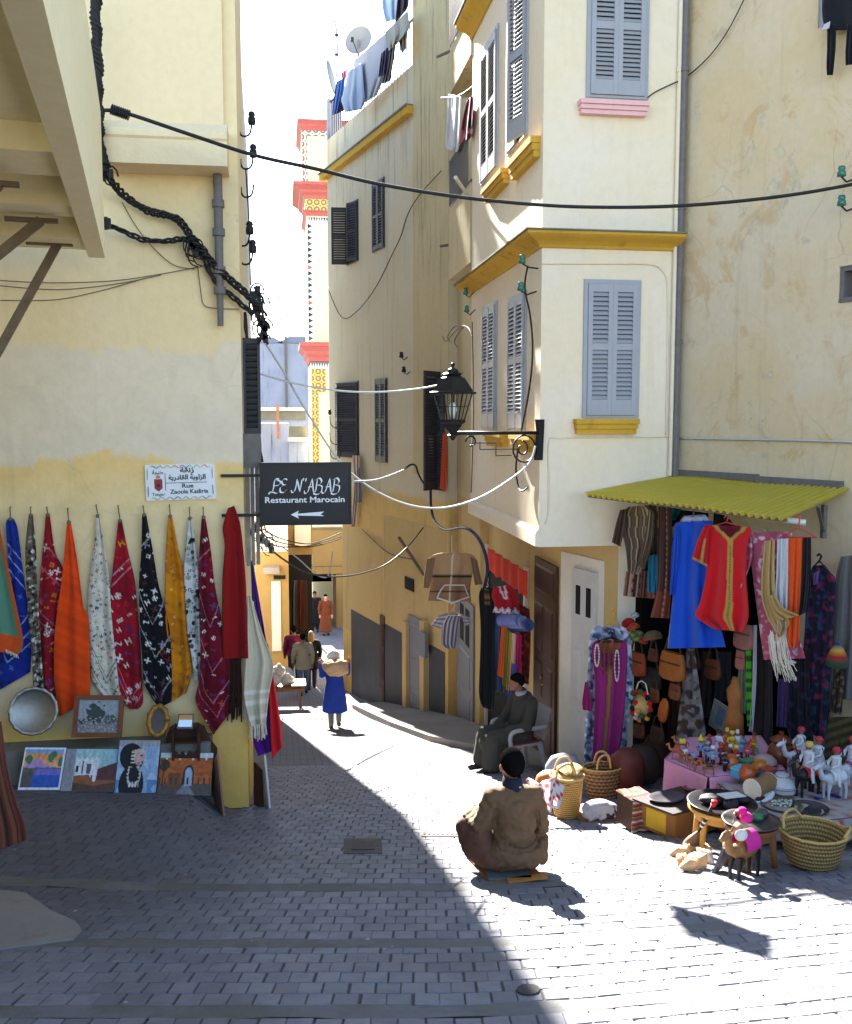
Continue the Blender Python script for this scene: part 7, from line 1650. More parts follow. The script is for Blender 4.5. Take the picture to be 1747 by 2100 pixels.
def plate(x, y, z, r, mat, lab, ct='plate'):
    p = on(x, y, z); m = MB(Tr(*p)); m.lathe([(.001, .008), (r * .7, .006), (r * .95, .025), (r, .03), (r * .98, .02), (r * .7, -.002), (.001, 0)], 24); return m.build(name_ := ct.replace(' ', '_'), mat, smooth=True, label=lab, cat=ct)
pl_g = plate(1602, 1655, ZT2, .17, cer('greenplate', c(60, 74, 50)), 'green plate heaped with silver trinkets'); m = MB()
for i in range(60): p = on(1602 + random.uniform(-20, 20), 1653 + random.uniform(-7, 7), ZT2); m.ball((p.x, p.y, ZT2 + .03), (.014, .01, .008), 5, 4)
m.build('trinkets', plain('silver_bits', srgb(170, 176, 160), .3, .3, 30, .8), pl_g, kind='stuff')
plate(1660, 1662, ZT2, .16, plain('smoked_glass', srgb(84, 80, 84), .2, .1, 10, .5), 'grey glass dish near the front of the right table', 'dish')
T = Tr(*on(1690, 1634, ZT2)); m = MB(T); m.grid(lambda u, v: (-.12 + .24 * u, -.08 + .16 * v, .008 + .01 * math.sin(u * 7 + v * 4)), 8, 6); m.build('blue_cloth', plain('royal_blue_cloth', srgb(36, 44, 130), .9, .1), smooth=True, label='scrap of royal blue cloth under the white horse', cat='cloth')
# ---------------------------------------------------------------- floor goods
def floorp(x, y): p = ong(x, y); return V((p.x, p.y, G(p.x, p.y)))
def weave_mat(name, a, b, ring=26, stake=40):
    t = NT(name); oc = t.n('TexCoord').outputs['Object']; x = t.sep(oc); an = t.math('ARCTAN2', x[1], x[0])
    w1 = t.math('SINE', t.math('MULTIPLY', x[2], 6.283 * ring)); w2 = t.math('SINE', t.math('ADD', t.math('MULTIPLY', an, stake), t.math('MULTIPLY', t.math('FLOOR', t.math('MULTIPLY', x[2], ring)), 3.14)))
    h = t.math('ADD', t.math('MULTIPLY', w1, .6), t.math('MULTIPLY', w2, .4)); f = t.ramp(h, -.7, .6); n = t.noise(14, 4, .6, oc)
    t.bump(h, .6, .012); return t.out(t.mix(n, t.mix(f, b, a), t.mix(f, sc(b, .8), sc(a, .8))), .75, 0, .25)
m_bk1 = weave_mat('basket_cane', srgb(214, 172, 90), srgb(150, 104, 46), 45, 46); m_bk2 = weave_mat('basket_coil', srgb(176, 138, 92), srgb(96, 70, 44), 24, 20); m_bk3 = weave_mat('palm_basket', srgb(180, 148, 92), srgb(124, 96, 54), 30, 60)
def basket(lab, p, rb0, rt0, h, mat, handles=(), lid=None, sx=1, sy=1, rot=0, wall=.014):
    T = Tr(*p) @ Rz(rot); prof = [(.001, .004)]; k_ = 8
    prof += [(rb0, .004)] + [(rb0 + (rt0 - rb0) * (i / k_) ** .8, h * i / k_) for i in range(1, k_ + 1)] + [(rt0 + .008, h + .006), (rt0 - wall, h)] + [(rb0 + (rt0 - rb0) * (i / k_) ** .8 - wall, h * i / k_) for i in range(k_ - 1, 0, -1)] + [(rb0 - wall, .03), (.001, .03)]
    m = MB(T); m.lathe(prof, 32, None, sx, sy, False); o = m.build('basket', mat, origin=p, smooth=True, auto=60, label=lab, cat='basket')
    m = MB(T); m.tube([(rt0 * sx * math.cos(.2 * i), rt0 * sy * math.sin(.2 * i), h + .004 * math.sin(i * 3)) for i in range(33)], .011, 6); m.build('rim', m_strw, o, smooth=True)
    for pts in handles: m = MB(T); m.tube(smooth_path(pts, 6), .012, 6); m.build('handle', m_strw, o, smooth=True)
    return o
m_strw = plain('straw_rope', srgb(200, 164, 98), .8, .2, 30)
h1 = floorp(1170, 1682)
bk0 = basket('tall cane basket with looped handles at the left of the floor goods', h1 + V((0, .14, 0)), .12, .165, .4, m_bk1, [[(-.13, -.08, .4), (-.12, -.1, .5), (-.02, -.1, .55), (.03, -.08, .5), (.06, -.08, .42)], [(-.1, .1, .4), (-.06, .1, .52), (.04, .1, .54), (.1, .1, .42)]])
m = MB(Tr(*(h1 + V((0, .14, .4)))) @ Ry(rad(-20)) @ Rx(rad(14))); m.lathe([(.001, .0), (.165, .0), (.17, .015), (.12, .04), (.001, .05)], 24); m.build('lid', m_bk3, bk0, smooth=True)
h2 = floorp(1242, 1640); basket('wide coiled basket bag with two rope handles', h2 + V((0, .12, .0)), .17, .22, .33, m_bk2, [[(-.1, -.1, .33), (-.08, -.12, .47), (.02, -.12, .5), (.06, -.1, .34)], [(-.08, .08, .33), (-.04, .08, .46), (.06, .08, .46), (.1, .08, .34)]], sy=.7)
h3 = floorp(1140, 1664); m = MB(Tr(*(h3 + V((-.03, .16, 0))))); m.lathe([(.1, 0), (.16, .08), (.17, .2), (.13, .32), (.08, .36)], 16, None, 1, .8); m.build('leather_sack', plain('orange_leather', srgb(176, 100, 44), .6, .2, 9), smooth=True, label='orange leather sack half hidden by the tall cane basket', cat='sack')
sp = Plane((h3.x, h3.y + .1), (1, 0))
gq = sp
m = MB(); 
def scf(u, v):
    a = at_depth(1078 + 78 * u, 1600 + 4 * math.sin(u * 6), 9.5).lerp(at_depth(1110 + 40 * u, 1660, 9.2), v); return a + V((0, .03 * math.sin(u * 17 + v * 4), .02 * math.sin(u * 11)))
m.grid(scf, 30, 14)
m.c = [c(214, 208, 204) if (int(i % 31) // 3 + i // 31 // 2) % 3 else c(170, 50, 60) for i in range(len(m.v))]
o = m.build('keffiyeh', m_cloth, smooth=True, label='white scarf with red pattern thrown over the orange sack', cat='scarf'); md = o.modifiers.new('t', 'SOLIDIFY'); md.thickness = .008
h4 = floorp(1172, 1640); m = MB(Tr(*(h4 + V((0, .35, 0))))); m.lathe([(.14, 0), (.18, .12), (.17, .26), (.12, .36), (.03, .4)], 16, None, 1.2, .8); m.build('white_bag', plain('pale_plastic', srgb(150, 154, 166), .5, .1, 6), smooth=True, label='large pale plastic bag standing behind the cane basket', cat='bag')
h5 = floorp(1298, 1640); m = MB(Tr(*(h5 + V((0, .2, 0))))); m.lathe([(.13, 0), (.2, .08), (.22, .25), (.2, .42), (.1, .5), (.02, .5)], 16, None, .9, .8); m.build('leather_pouffe', plain('red_leather', srgb(104, 50, 36), .55, .25, 8), smooth=True, label='dark red leather pouffe beside the coiled basket', cat='pouffe')
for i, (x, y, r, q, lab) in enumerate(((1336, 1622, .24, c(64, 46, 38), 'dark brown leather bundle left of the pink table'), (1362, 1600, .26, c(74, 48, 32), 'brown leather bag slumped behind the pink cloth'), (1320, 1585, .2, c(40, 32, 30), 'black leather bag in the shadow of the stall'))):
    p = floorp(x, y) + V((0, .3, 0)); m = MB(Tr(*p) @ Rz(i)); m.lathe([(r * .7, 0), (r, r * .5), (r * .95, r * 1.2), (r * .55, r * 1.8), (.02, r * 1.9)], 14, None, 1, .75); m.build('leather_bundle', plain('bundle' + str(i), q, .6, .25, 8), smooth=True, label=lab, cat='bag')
# striped textile over a box, cardboard box
T = Tr(*floorp(1320, 1706)) @ Rz(rad(12))
m = MB(T); m.box((-.1, .03, 0), (.13, .3, .28)); m.build('small_crate', m_wood, label='small crate under the striped runner', cat='crate')
def fr_(u, v): 
    if v < .35: return T @ V((-.115 + .25 * u, .3 - .29 * v / .35, .292 + .004 * math.sin(u * 9)))
    w_ = (v - .35) / .65; return T @ V((-.115 + .25 * u - .03 * w_, .01 - .03 * w_ - .012 * math.sin(u * 14) * w_, .292 - .27 * w_))
m = MB(); m.grid(fr_, 14, 40); rc = [c(150, 60, 50), c(40, 34, 40), c(176, 96, 66), c(60, 90, 64), c(160, 76, 60), c(190, 180, 170)]
m.c = [rc[(i // 15 * 3 // 4) % 6] if i // 15 > 3 else rc[(i % 15) % 6] for i in range(len(m.v))]
o = m.build('striped_runner', m_wool, smooth=True, label='orange, black and green striped runner draped over a crate', cat='runner'); md = o.modifiers.new('t', 'SOLIDIFY'); md.thickness = .008
a, b, d_ = floorp(1384, 1720), floorp(1434, 1700), floorp(1336, 1692)
ux = (b - a); ux.z = 0; uy = (d_ - a); uy.z = 0
tc = NT('cardboard'); oc = tc.n('TexCoord').outputs['Object']; cc_ = tc.mix(tc.noise(5, 4, .6, oc), srgb(150, 106, 62), srgb(124, 84, 48)); m_cardb = tc.out(cc_, .85, 0, .1)
L1_, L2_ = .62, .4; ux = V((.93, .36, 0)); uy = V((-.5, .86, 0)) ; m = MB(Matrix(((ux.x, uy.x, 0, a.x), (ux.y, uy.y, 0, a.y), (0, 0, 1, a.z - .02), (0, 0, 0, 1))))
hh = .24
m.box((0, 0, 0), (L1_, .012, hh)); m.box((0, L2_ - .012, 0), (L1_, L2_, hh)); m.box((0, .0125, 0), (.012, L2_ - .0125, hh)); m.box((L1_ - .012, .0125, 0), (L1_, L2_ - .0125, hh)); m.box((.0125, .0125, .0), (L1_ - .0125, L2_ - .0125, .012))
cb = m.build('cardboard_box', m_cardb, label='open cardboard box carrying a dark tray', cat='box')
T_ = m.T
m = MB(T_); m.box((-.003, .1, .03), (-.0005, .32, hh - .03)); m.build('yellow_patch', plain('yellow_print', srgb(200, 158, 40), .7, .1), cb)
m = MB(T_); m.prism([(.26 + .05 * math.cos(.4 * i), .14 + .03 * math.sin(.4 * i)) for i in range(16)], -.002, -.0005); m.build('brown_stamp', m_wood, cb)
m = MB(T_ @ Tr(L1_ / 2, L2_ / 2, hh + .004)); m.box((-.36, -.22, 0), (.36, .24, .018)); tr1 = m.build('board_tray', plain('dark_board', srgb(52, 44, 42), .6, .2, 8), label='dark flat tray laid across the cardboard box', cat='tray')
for i, (x, y, r, q, lab) in enumerate(((-.14, .06, .15, c(70, 68, 72), 'dark oval plate lying on the tray over the box'), (.22, .12, .06, c(130, 70, 56), 'small reddish dish on the tray over the box'))):
    m = MB(T_ @ Tr(L1_ / 2 + x, L2_ / 2 + y, hh + .024)); m.lathe([(.001, .0), (r * .7, 0), (r, .025), (r * .95, .03), (r * .65, .012), (.001, .012)], 20, None, 1.2, .9); m.build('dish', cer('dish%d' % i, q), smooth=True, label=lab, cat='dish')
# cat
ct_p = floorp(1236, 1684); TC_ = Tr(*ct_p) @ Rz(rad(10))
m = MB(TC_); m.box((-.2, -.02, .0), (.2, .24, .02)); m.build('cat_board', m_tw2, label='thin wooden board under the sleeping cat', cat='board')
def remesh(mb, name, mat, parent=None, vox=.012, sm=5, disp=None, **kw):
    o = mb.build(name, mat, parent, smooth=True, **kw)
    r = o.modifiers.new('r', 'REMESH'); r.mode = 'VOXEL'; r.voxel_size = vox
    s_ = o.modifiers.new('s', 'SMOOTH'); s_.iterations = sm; s_.factor = .5
    bpy.context.view_layer.update()
    me = bpy.data.meshes.new_from_object(o.evaluated_get(bpy.context.evaluated_depsgraph_get())); o.modifiers.clear(); o.data = me
    if not me.materials: me.materials.append(mat)
    me.shade_smooth()
    if disp:
        n_ = np.zeros(len(me.vertices) * 3, np.float32); me.vertices.foreach_get('normal', n_); co = np.zeros_like(n_); me.vertices.foreach_get('co', co); co = co.reshape(-1, 3); n_ = n_.reshape(-1, 3)
        d = np.array([disp(V(p)) for p in co]); co += n_ * d[:, None]; me.vertices.foreach_set('co', co.ravel().astype(np.float32)); me.update()
    return o
m = MB(TC_ @ Tr(0, .1, .02)); m.ball((0, 0, .07), (.17, .11, .085), 16, 10); m.ball((.1, -.03, .06), (.1, .09, .07), 12, 8); m.ball((-.15, -.07, .055), (.055, .05, .048), 12, 8)
for sx in (-1, 1): m.tube([(-.155 + sx * .025, -.075, .085), (-.16 + sx * .036, -.08, .125)], [.022, .006], 6)
m.tube([(.16, .02, .03), (.2, -.06, .03), (.12, -.12, .025), (-.02, -.13, .025)], [.025, .022, .02, .016], 8); m.tube([(-.06, -.08, .03), (-.16, -.13, .02)], [.028, .02], 8); m.tube([(.05, -.1, .04), (-.06, -.14, .02)], [.035, .02], 8)
ctm = NT('cat_fur'); oc = ctm.n('TexCoord').outputs['Object']; n_ = ctm.noise(7, 2, .5, oc); m_cat = ctm.out(ctm.mix(ctm.ramp(n_, .6, .64), srgb(170, 166, 164), srgb(50, 46, 46)), .9, 0, .1)
remesh(m, 'cat', m_cat, vox=.008, sm=4, label='white cat with dark patches curled up asleep by the basket', cat='cat')
# stools
def stool(name, lab, c0, ztop, r, leg_pts, matw):
    t = thing(name, lab, 'stool', V((c0.x, c0.y, G(c0.x, c0.y))))
    m = MB(Tr(c0.x, c0.y, ztop)); m.lathe([(.001, -.03), (r, -.03), (r * 1.02, -.015), (r, 0), (.001, 0)], 26); m.build('seat', matw, t, smooth=True, auto=40)
    m = MB(Tr(c0.x, c0.y, ztop)); m.lathe([(r * .82, -.1), (r * .82, -.031), (r * .78, -.031), (r * .78, -.1)], 22); m.build('apron', matw, t)
    for a in leg_pts: q = V((c0.x + r * .75 * math.cos(a), c0.y + r * .75 * math.sin(a), 0)); e = V((c0.x + r * .92 * math.cos(a), c0.y + r * .92 * math.sin(a), 0)); m = MB(); m.tube([V((e.x, e.y, G(e.x, e.y))), V((q.x, q.y, ztop - .03))], [.022, .032], 8); m.build('leg', matw, t, smooth=True)
    return t
s1 = floorp(1453, 1756); zs1 = at_depth(1478, 1655, s1.dot(CM @ V((0, 0, -1))) + .15).z
c1 = at_z(1480, 1652, zs1); m_st = plain('stool_wood', srgb(186, 140, 66), .5, .15, 10)
stool('stool', 'taller round yellowish stool carrying a black platter', c1, zs1, .27, (.5, 2.2, 3.6, 5.2), m_st)
m = MB(Tr(c1.x, c1.y, zs1 + .004)); m.lathe([(.001, .004), (.2, .004), (.27, .02), (.285, .03), (.27, .035), (.19, .018), (.001, .016)], 32); m.build('black_platter', cer('black', c(30, 28, 30)), smooth=True, label='large black platter on the taller stool', cat='platter')
for i, (x, y, r, q, lab) in enumerate(((-.07, .02, .1, c(40, 38, 40), 'dark bowl nested on the black platter at left'), (.03, -.1, .08, c(44, 40, 44), 'dark leather purse on the platter nearest the front'), (.15, .02, .09, c(36, 34, 36), 'black pouch at the right of the platter'))):
    m = MB(Tr(c1.x + x, c1.y + y, zs1 + .025) @ Rz(i)); m.lathe([(r * .6, 0), (r, .02), (r * .9, .05), (r * .3, .06), (.001, .05)], 14, None, 1.2, .8); m.build('purse', plain('purse%d' % i, q, .6, .2), smooth=True, label=lab, cat='purse')
m = MB(Tr(c1.x + .06, c1.y - .02, zs1 + .09) @ Rz(.3) @ Ry(.08)); m.box((-.1, -.06, 0), (.12, .05, .008)); m.build('pale_card', m_card, label='pale card lying across the black platter', cat='card')
s2 = floorp(1578, 1788); zs2 = at_depth(1545, 1690, s2.dot(CM @ V((0, 0, -1))) + .1).z; c2 = at_z(1540, 1688, zs2)
stool('stool', 'lower brown stool at the front with a metal tray on it', c2, zs2, .2, (-.35, 1.2, 2.6, 4.2), plain('old_stool_wood', srgb(130, 84, 48), .6, .2, 10))
m = MB(Tr(c2.x, c2.y, zs2 + .004)); m.lathe([(.001, .004), (.18, .004), (.215, .022), (.22, .026), (.2, .02), (.001, .012)], 28); m.build('metal_tray', plain('dull_pewter', srgb(110, 108, 108), .35, .2, 20, .8), smooth=True, label='dull metal tray of jewellery on the lower stool', cat='tray')
for i, (x, y, q, lab) in enumerate(((-.05, .08, c(150, 74, 50), 'small copper pot on the metal tray'), (.05, .0, c(40, 110, 70), 'small green bead ball on the metal tray'), (.12, .06, c(60, 58, 60), 'coil of dark bracelets on the metal tray'))):
    m = MB(Tr(c2.x + x, c2.y + y, zs2 + .02)); m.lathe([(.03, 0), (.05, .02), (.04, .05), (.015, .06)], 12); m.build('trinket', cer('trk%d' % i, q), smooth=True, label=lab, cat='trinket')
# lute standing against the stool
lu = floorp(1412, 1745); l0 = V((lu.x, lu.y, lu.z)); l1 = V((c1.x - .17, c1.y - .22, zs1 + .12))
lt = thing('lute', 'long-necked lute with a red tip leaning on the stool', 'lute', l0); dv = (l1 - l0)
m = MB(); m.tube([l0 + dv * f for f in (0, .05, .14, .26, .36, .42)], [.04, .085, .1, .08, .04, .018], 12, sq=.6); m.build('body', plain('lute_skin', srgb(110, 84, 60), .6, .2, 12), lt, smooth=True)
m = MB(); m.tube([l0 + dv * .4, l0 + dv * .95], .015, 8); m.build('neck', m_iron, lt, smooth=True)
for f in (.52, .6, .7): m = MB(); m.tube([l0 + dv * f, l0 + dv * (f + .03)], .02, 8); m.build('inlay', m_cream, lt, smooth=True)
m = MB(); m.tube([l0 + dv * .95, l0 + dv * 1.03], [.022, .028], 8); m.build('tip', plain('lacquer_red', srgb(170, 34, 34), .4, .1), lt, smooth=True)
# sea shells
m_shell = plain('shell', srgb(214, 172, 120), .4, .2, 14); m_shell2 = plain('shell_white', srgb(226, 216, 200), .4, .1, 14)
for i, (x, y, s_, lab) in enumerate(((1390, 1756, .07, 'leftmost shell of the heap on the paving'), (1400, 1776, .09, 'large shell lying at the front left of the heap'), (1412, 1786, .085, 'shell lying lowest in the front of the heap'), (1424, 1772, .08, 'pale shell in the middle of the heap'), (1436, 1780, .09, 'spiny shell right of the heap middle'), (1446, 1768, .09, 'largest pale shell at the right of the heap'), (1420, 1748, .09, 'brown shell at the back of the heap'), (1440, 1748, .08, 'shell at the back right beside the stool leg'), (1408, 1752, .08, 'shell at the back left of the heap'))):
    p = floorp(x, y); m = MB(Tr(p.x, p.y, p.z + s_ * .5) @ Rz(i * 1.7) @ Ry(1.3 + .3 * math.sin(i))); prof = [(.001, -1.2), (.25, -.8), (.55, -.3), (.62, .1), (.4, .4), (.42, .5), (.22, .7), (.24, .78), (.08, .98), (.001, 1.05)]; N = 14; vs = []
    for r, z in prof:
        for k_ in range(N): a = 6.283 * k_ / N; rr = r * s_ * (1 + .16 * math.cos(a * 7)); vs.append((rr * math.cos(a), rr * math.sin(a) * .85, z * s_))
    m.add(vs, [(q * N + k_, q * N + (k_ + 1) % N, (q + 1) * N + (k_ + 1) % N, (q + 1) * N + k_) for q in range(len(prof) - 1) for k_ in range(N)]); o = m.build('sea_shell', m_shell2 if i in (3, 5) else m_shell, smooth=True, label=lab, cat='shell', group='sea shells on the paving')
    m = MB(m.T); m.ball((.3 * s_, 0, -.2 * s_), (.3 * s_, .2 * s_, .6 * s_), 8, 6); m.build('shell_lip', m_shell2, o, smooth=True)
# board and knobbly carving leaning on the stool
b0 = floorp(1472, 1788); b1 = V((c2.x - .16, c2.y - .1, zs2 + .02))
m = MB(); dvv = (b1 - b0); side = V((.1, .09, 0)); nrm = dvv.cross(side).normalized() * .02
m.add([b0 - side * .6, b0 + side * .6, b0 + dvv * .6 + side * .5, b0 + dvv * .6 - side * .7] + [q + nrm for q in (b0 - side * .6, b0 + side * .6, b0 + dvv * .6 + side * .5, b0 + dvv * .6 - side * .7)], [(0, 1, 2, 3), (7, 6, 5, 4), (0, 4, 5, 1), (1, 5, 6, 2), (2, 6, 7, 3), (3, 7, 4, 0)])
bl = m.build('bellows', plain('grey_board', srgb(96, 98, 104), .6, .2, 10), label='grey and tan hide bellows leaning beside the camel', cat='bellows')
m = MB(); m.tube([b0 + dvv * f + side * .1 * math.sin(f * 20) for f in (.5, .62, .75, .88, .98, 1.08)], [.05, .075, .07, .06, .05, .03], 10, sq=.5); m.build('hide', plain('tan_hide', srgb(176, 150, 110), .8, .25, 16), bl, smooth=True)
animal('toy_camel', 1526, 1800, G(*floorp(1526, 1800).xy), .42, c(140, 96, 50), c(206, 40, 140), .5, 'leather camel toy with a bright pink saddle cloth', None, True, None, c(26, 22, 22), None, 'toy')
p = floorp(1526, 1800); m = MB(Tr(p.x - .08, p.y - .09, p.z + .37)); m.ball((0, 0, 0), (.05, .03, .045), 10, 6); m.build('white_pouch', m_card, smooth=True, label='white pouch hung on the pink camel saddle', cat='pouch')
m = MB(Tr(p.x, p.y, p.z + .46)); m.ball((0, 0, 0), (.05, .05, .04), 8, 6); m.ball((-.03, 0, .05), (.035, .035, .03), 8, 6); m.build('pink_tassel', plain('hot_pink_wool', srgb(214, 40, 130), .95, .1, 30), smooth=True, label='fluffy pink tassel on top of the toy camel', cat='tassel')
# big palm basket
pb = floorp(1694, 1790); basket('big round palm leaf basket at the bottom right', pb + V((0, .2, 0)), .18, .255, .25, m_bk3, [[(-.2, .1, .25), (-.14, .16, .33), (.0, .2, .34), (.1, .2, .25)], [(.08, -.22, .25), (.18, -.19, .3), (.24, -.08, .25)]], rot=.3)
# ================================================================ people
def skin(n_, q): return plain('skin_' + n_, q, .55, .06, 20, 0, .35)
SK1 = skin('tan', srgb(176, 120, 90)); SK2 = skin('brown', srgb(130, 84, 62)); SK3 = skin('fair', srgb(214, 160, 130))
HAIRK = plain('black_hair', srgb(24, 21, 21), 1, .4, 60, 0, 0, .8, .01); HAIRB = plain('blond_hair', srgb(176, 138, 84), .6, .2, 40, bump=.5)
def cap(m, a, b, ra, rb, n=12):
    a, b = V(a), V(b); m.tube([a, a.lerp(b, .33), a.lerp(b, .66), b], [ra, ra * .67 + rb * .33, ra * .33 + rb * .67, rb], n); m.ball(a, ra, n, 8); m.ball(b, rb, n, 8)
def hand(m, wrist, dirn, up, s_=1, curl=.5, flip=1):
    """palm, four unequal bent fingers and a thumb leaving the side of the palm"""
    d = V(dirn).normalized(); u = V(up); u = (u - d * u.dot(d)).normalized(); sd = d.cross(u) * flip; w = V(wrist)
    for i in range(4): cap(m, w + sd * (i - 1.5) * .012 * s_, w + d * .085 * s_ + sd * (i - 1.5) * .02 * s_, .016 * s_, .0125 * s_, 8)
    for i, L in enumerate((.072, .08, .075, .06)):
        b = w + d * .09 * s_ + sd * (i - 1.5) * .021 * s_; k1 = b + (d * math.cos(curl) - u * math.sin(curl)) * L * .5 * s_; k2 = k1 + (d * math.cos(curl * 2.1) - u * math.sin(curl * 2.1)) * L * .5 * s_
        cap(m, b, k1, .0105 * s_, .0095 * s_, 8); cap(m, k1, k2, .0095 * s_, .0075 * s_, 8)
    t0 = w + d * .025 * s_ - sd * .026 * s_; t1 = t0 + (d * .6 - sd * .75 - u * .2).normalized() * .04 * s_; cap(m, t0, t1, .014 * s_, .0115 * s_, 8); cap(m, t1, t1 + (d * .9 - sd * .25 - u * .3).normalized() * .035 * s_, .011 * s_, .009 * s_, 8)
def head(m, T, s_=1):
    """local: x right, y forward, z up, origin at head centre"""
    P_ = lambda *q: T @ V(q)
    def el(c_, r): 
        mm = MB(T); mm.ball(c_, r, 16, 12); m.add(mm.v, mm.f, m.T.inverted())
    el((0, -.01, .02), (.076 * s_, .095 * s_, .098 * s_)); el((0, .022, -.04), (.06 * s_, .07 * s_, .08 * s_)); el((0, .095 * s_, -.015), (.014, .024, .02)); el((0, .08 * s_, .012), (.01, .02, .03)); el((0, .08 * s_, -.06), (.028, .015, .009)); el((0, .07 * s_, -.1), (.025, .02, .02)); el((0, .078 * s_, .034), (.05, .014, .012))
    for sx in (-1, 1): el((sx * .079 * s_, -.008, -.012), (.012, .022, .034)); el((sx * .03, .075 * s_, .005), (.014, .012, .01))
def hairshell(T, mat, par, long_=0, s_=1, bald=0):
    m = MB(T); m.grid(lambda u, v: (lambda a, b: (.083 * s_ * math.cos(a) * math.sin(b), -.012 + .103 * s_ * math.sin(a) * math.sin(b), .022 + .106 * s_ * math.cos(b)))(6.283 * u, .02 + (1.64 + .8 * max(0, math.sin(6.283 * u + math.pi)) - .35 * max(0, math.sin(6.283 * u))) * v), 28, 14)
    if long_: m.grid(lambda u, v: (.088 * math.cos(math.pi * (1 + u)) * (1 + .25 * v), -.02 + .095 * math.sin(math.pi * (1 + u)) * (1 + .05 * math.sin(u * 30)), .03 - long_ * v), 20, 12)
    o = m.build('hair', mat, par, smooth=True); md = o.modifiers.new('t', 'SOLIDIFY'); md.thickness = .003; md.offset = 1; return o
def frame(o_, f): f = V((f[0], f[1], 0)).normalized(); r = V((f.y, -f.x, 0)); return Matrix(((r.x, f.x, 0, o_.x), (r.y, f.y, 0, o_.y), (0, 0, 1, o_.z), (0, 0, 0, 1)))
def wr(amp, s1=9, s2=22, zs=1): return lambda p: amp * (mnoise.noise((p.x * s1, p.y * s1, p.z * s1 * zs)) + .5 * mnoise.noise((p.x * s2 + 5, p.y * s2, p.z * s2 * zs)))
# ---------------------------------------------------------------- vendor sitting on the street, seen from behind
g0 = floorp(1066, 1808); T = frame(V((g0.x, g0.y, g0.z)) + V((0, .2, .045)), (-.12, 1)) @ Matrix.Diagonal((.82, .9, 1.0, 1))
m = MB(T); cap(m, (0, 0, .13), (0, .03, .4), .15, .145); cap(m, (-.13, .03, .5), (.13, .03, .5), .08, .08); cap(m, (0, .03, .4), (0, .03, .56), .13, .06); cap(m, (0, .035, .56), (0, .05, .66), .056, .052)
for sx in (-1, 1): cap(m, (sx * .09, .05, .1), (sx * .3, .3, .16), .085, .06); cap(m, (sx * .3, .3, .13), (-sx * .08, .4, .06), .055, .04); cap(m, (-sx * .08, .4, .05), (-sx * .18, .42, .04), .04, .03)
cap(m, (-.18, .03, .5), (-.27, .06, .28), .055, .045); cap(m, (-.27, .06, .28), (-.28, .26, .3), .042, .032); hand(m, T.inverted() @ (T @ V((-.28, .27, .3))), (.0, 1, -.1), (0, .1, 1))
cap(m, (.18, .03, .5), (.26, .04, .26), .055, .045); cap(m, (.26, .04, .26), (.24, .2, .14), .042, .032); hand(m, (.24, .21, .13), (-.1, 1, -.3), (0, .3, 1))
HV = T @ Tr(0, .06, .735) @ Matrix.Diagonal((1.24, 1.12, 1.0, 1)); head(m, HV, 1.08)
vend = remesh(m, 'person', SK1, vox=.0095, sm=3, origin=T @ V((0, 0, -.045)), label='man in a brown coat sitting cross-legged on the paving with his back turned', cat='person')
hairshell(HV, HAIRK, vend, 0, 1.08)
m = MB(T)
cap(m, (0, -.0, .17), (0, .01, .36), .19, .185, 18); cap(m, (-.11, .02, .47), (.11, .02, .47), .118, .118); cap(m, (-.17, .025, .5), (.17, .025, .5), .082, .082); cap(m, (0, .03, .5), (0, .04, .58), .11, .07)
m.ball((0, -.02, .12), (.27, .22, .125), 20, 12); m.ball((.07, -.06, .09), (.2, .17, .1), 18, 10); m.ball((-.1, .0, .1), (.2, .2, .11), 18, 10)
cap(m, (-.2, .03, .49), (-.285, .05, .29), .085, .08); cap(m, (-.285, .05, .29), (-.27, .22, .29), .08, .065)
cap(m, (.2, .03, .49), (.275, .03, .27), .085, .08); cap(m, (.275, .03, .27), (.25, .16, .15), .078, .06); cap(m, (.26, .05, .14), (.25, -.06, .04), .08, .05)
def wrk(p):
    z = p.z; return .013 * (.35 - abs(mnoise.noise((p.x * 9 + 2 * z, p.y * 7, z * 11 - 5 * p.x)))) * 2 + .006 * (.3 - abs(mnoise.noise((p.x * 24, p.y * 15, z * 20 + 9 * p.x)))) * 2 + .013 * mnoise.noise((p.x * 8, p.y * 8, z * 12)) - .012 * math.exp(-((abs(p.x + .03) - .10 - .16 * (z - .3)) / .014) ** 2) * (1 if .28 < z < .5 else 0) + .007 * mnoise.noise((p.x * 26, p.y * 12, z * 30 + 3 * p.x)) - .02 * math.exp(-((z - .22 - .05 * abs(p.x)) / .014) ** 2) - .008 * math.exp(-((z - .265 - .1 * p.x) / .01) ** 2)
m_coat = plain('brown_coat', srgb(106, 82, 60), .9, .1, 7, 0, .1, .4, .004)
coat = remesh(m, 'coat', m_coat, vend, .011, 5, wrk)
m = MB(T); cap(m, (-.04, .1, .13), (-.34, .22, .2), .12, .13); cap(m, (-.34, .22, .2), (-.2, .4, .1), .12, .09); cap(m, (.05, .12, .12), (.3, .26, .12), .11, .1); cap(m, (.3, .26, .12), (.1, .42, .08), .1, .08); m.ball((-.29, .12, .15), (.15, .2, .16), 16, 10); m.ball((-.22, .02, .09), (.16, .18, .1), 14, 8)
remesh(m, 'trousers', plain('rust_brown_cloth', srgb(92, 62, 48), .9, .12, 8), vend, .012, 9, wr(.02, 7, 20))
m = MB(T); m.lathe([(.085, .55), (.092, .6), (.078, .655), (.07, .66), (.075, .6), (.075, .55)], 20, Tr(0, .045, 0), 1, 1.15); m.build('collar', plain('navy_cloth', srgb(28, 30, 46), .85, .1, 20), vend, smooth=True)
m = MB(T); m.tube([(.035 + .009 * math.cos(a * .7), -.058, .6 + .005 * math.sin(a * .7)) for a in range(10)], .002, 4); m.build('collar_mark', m_wht, vend)
m = MB(T)
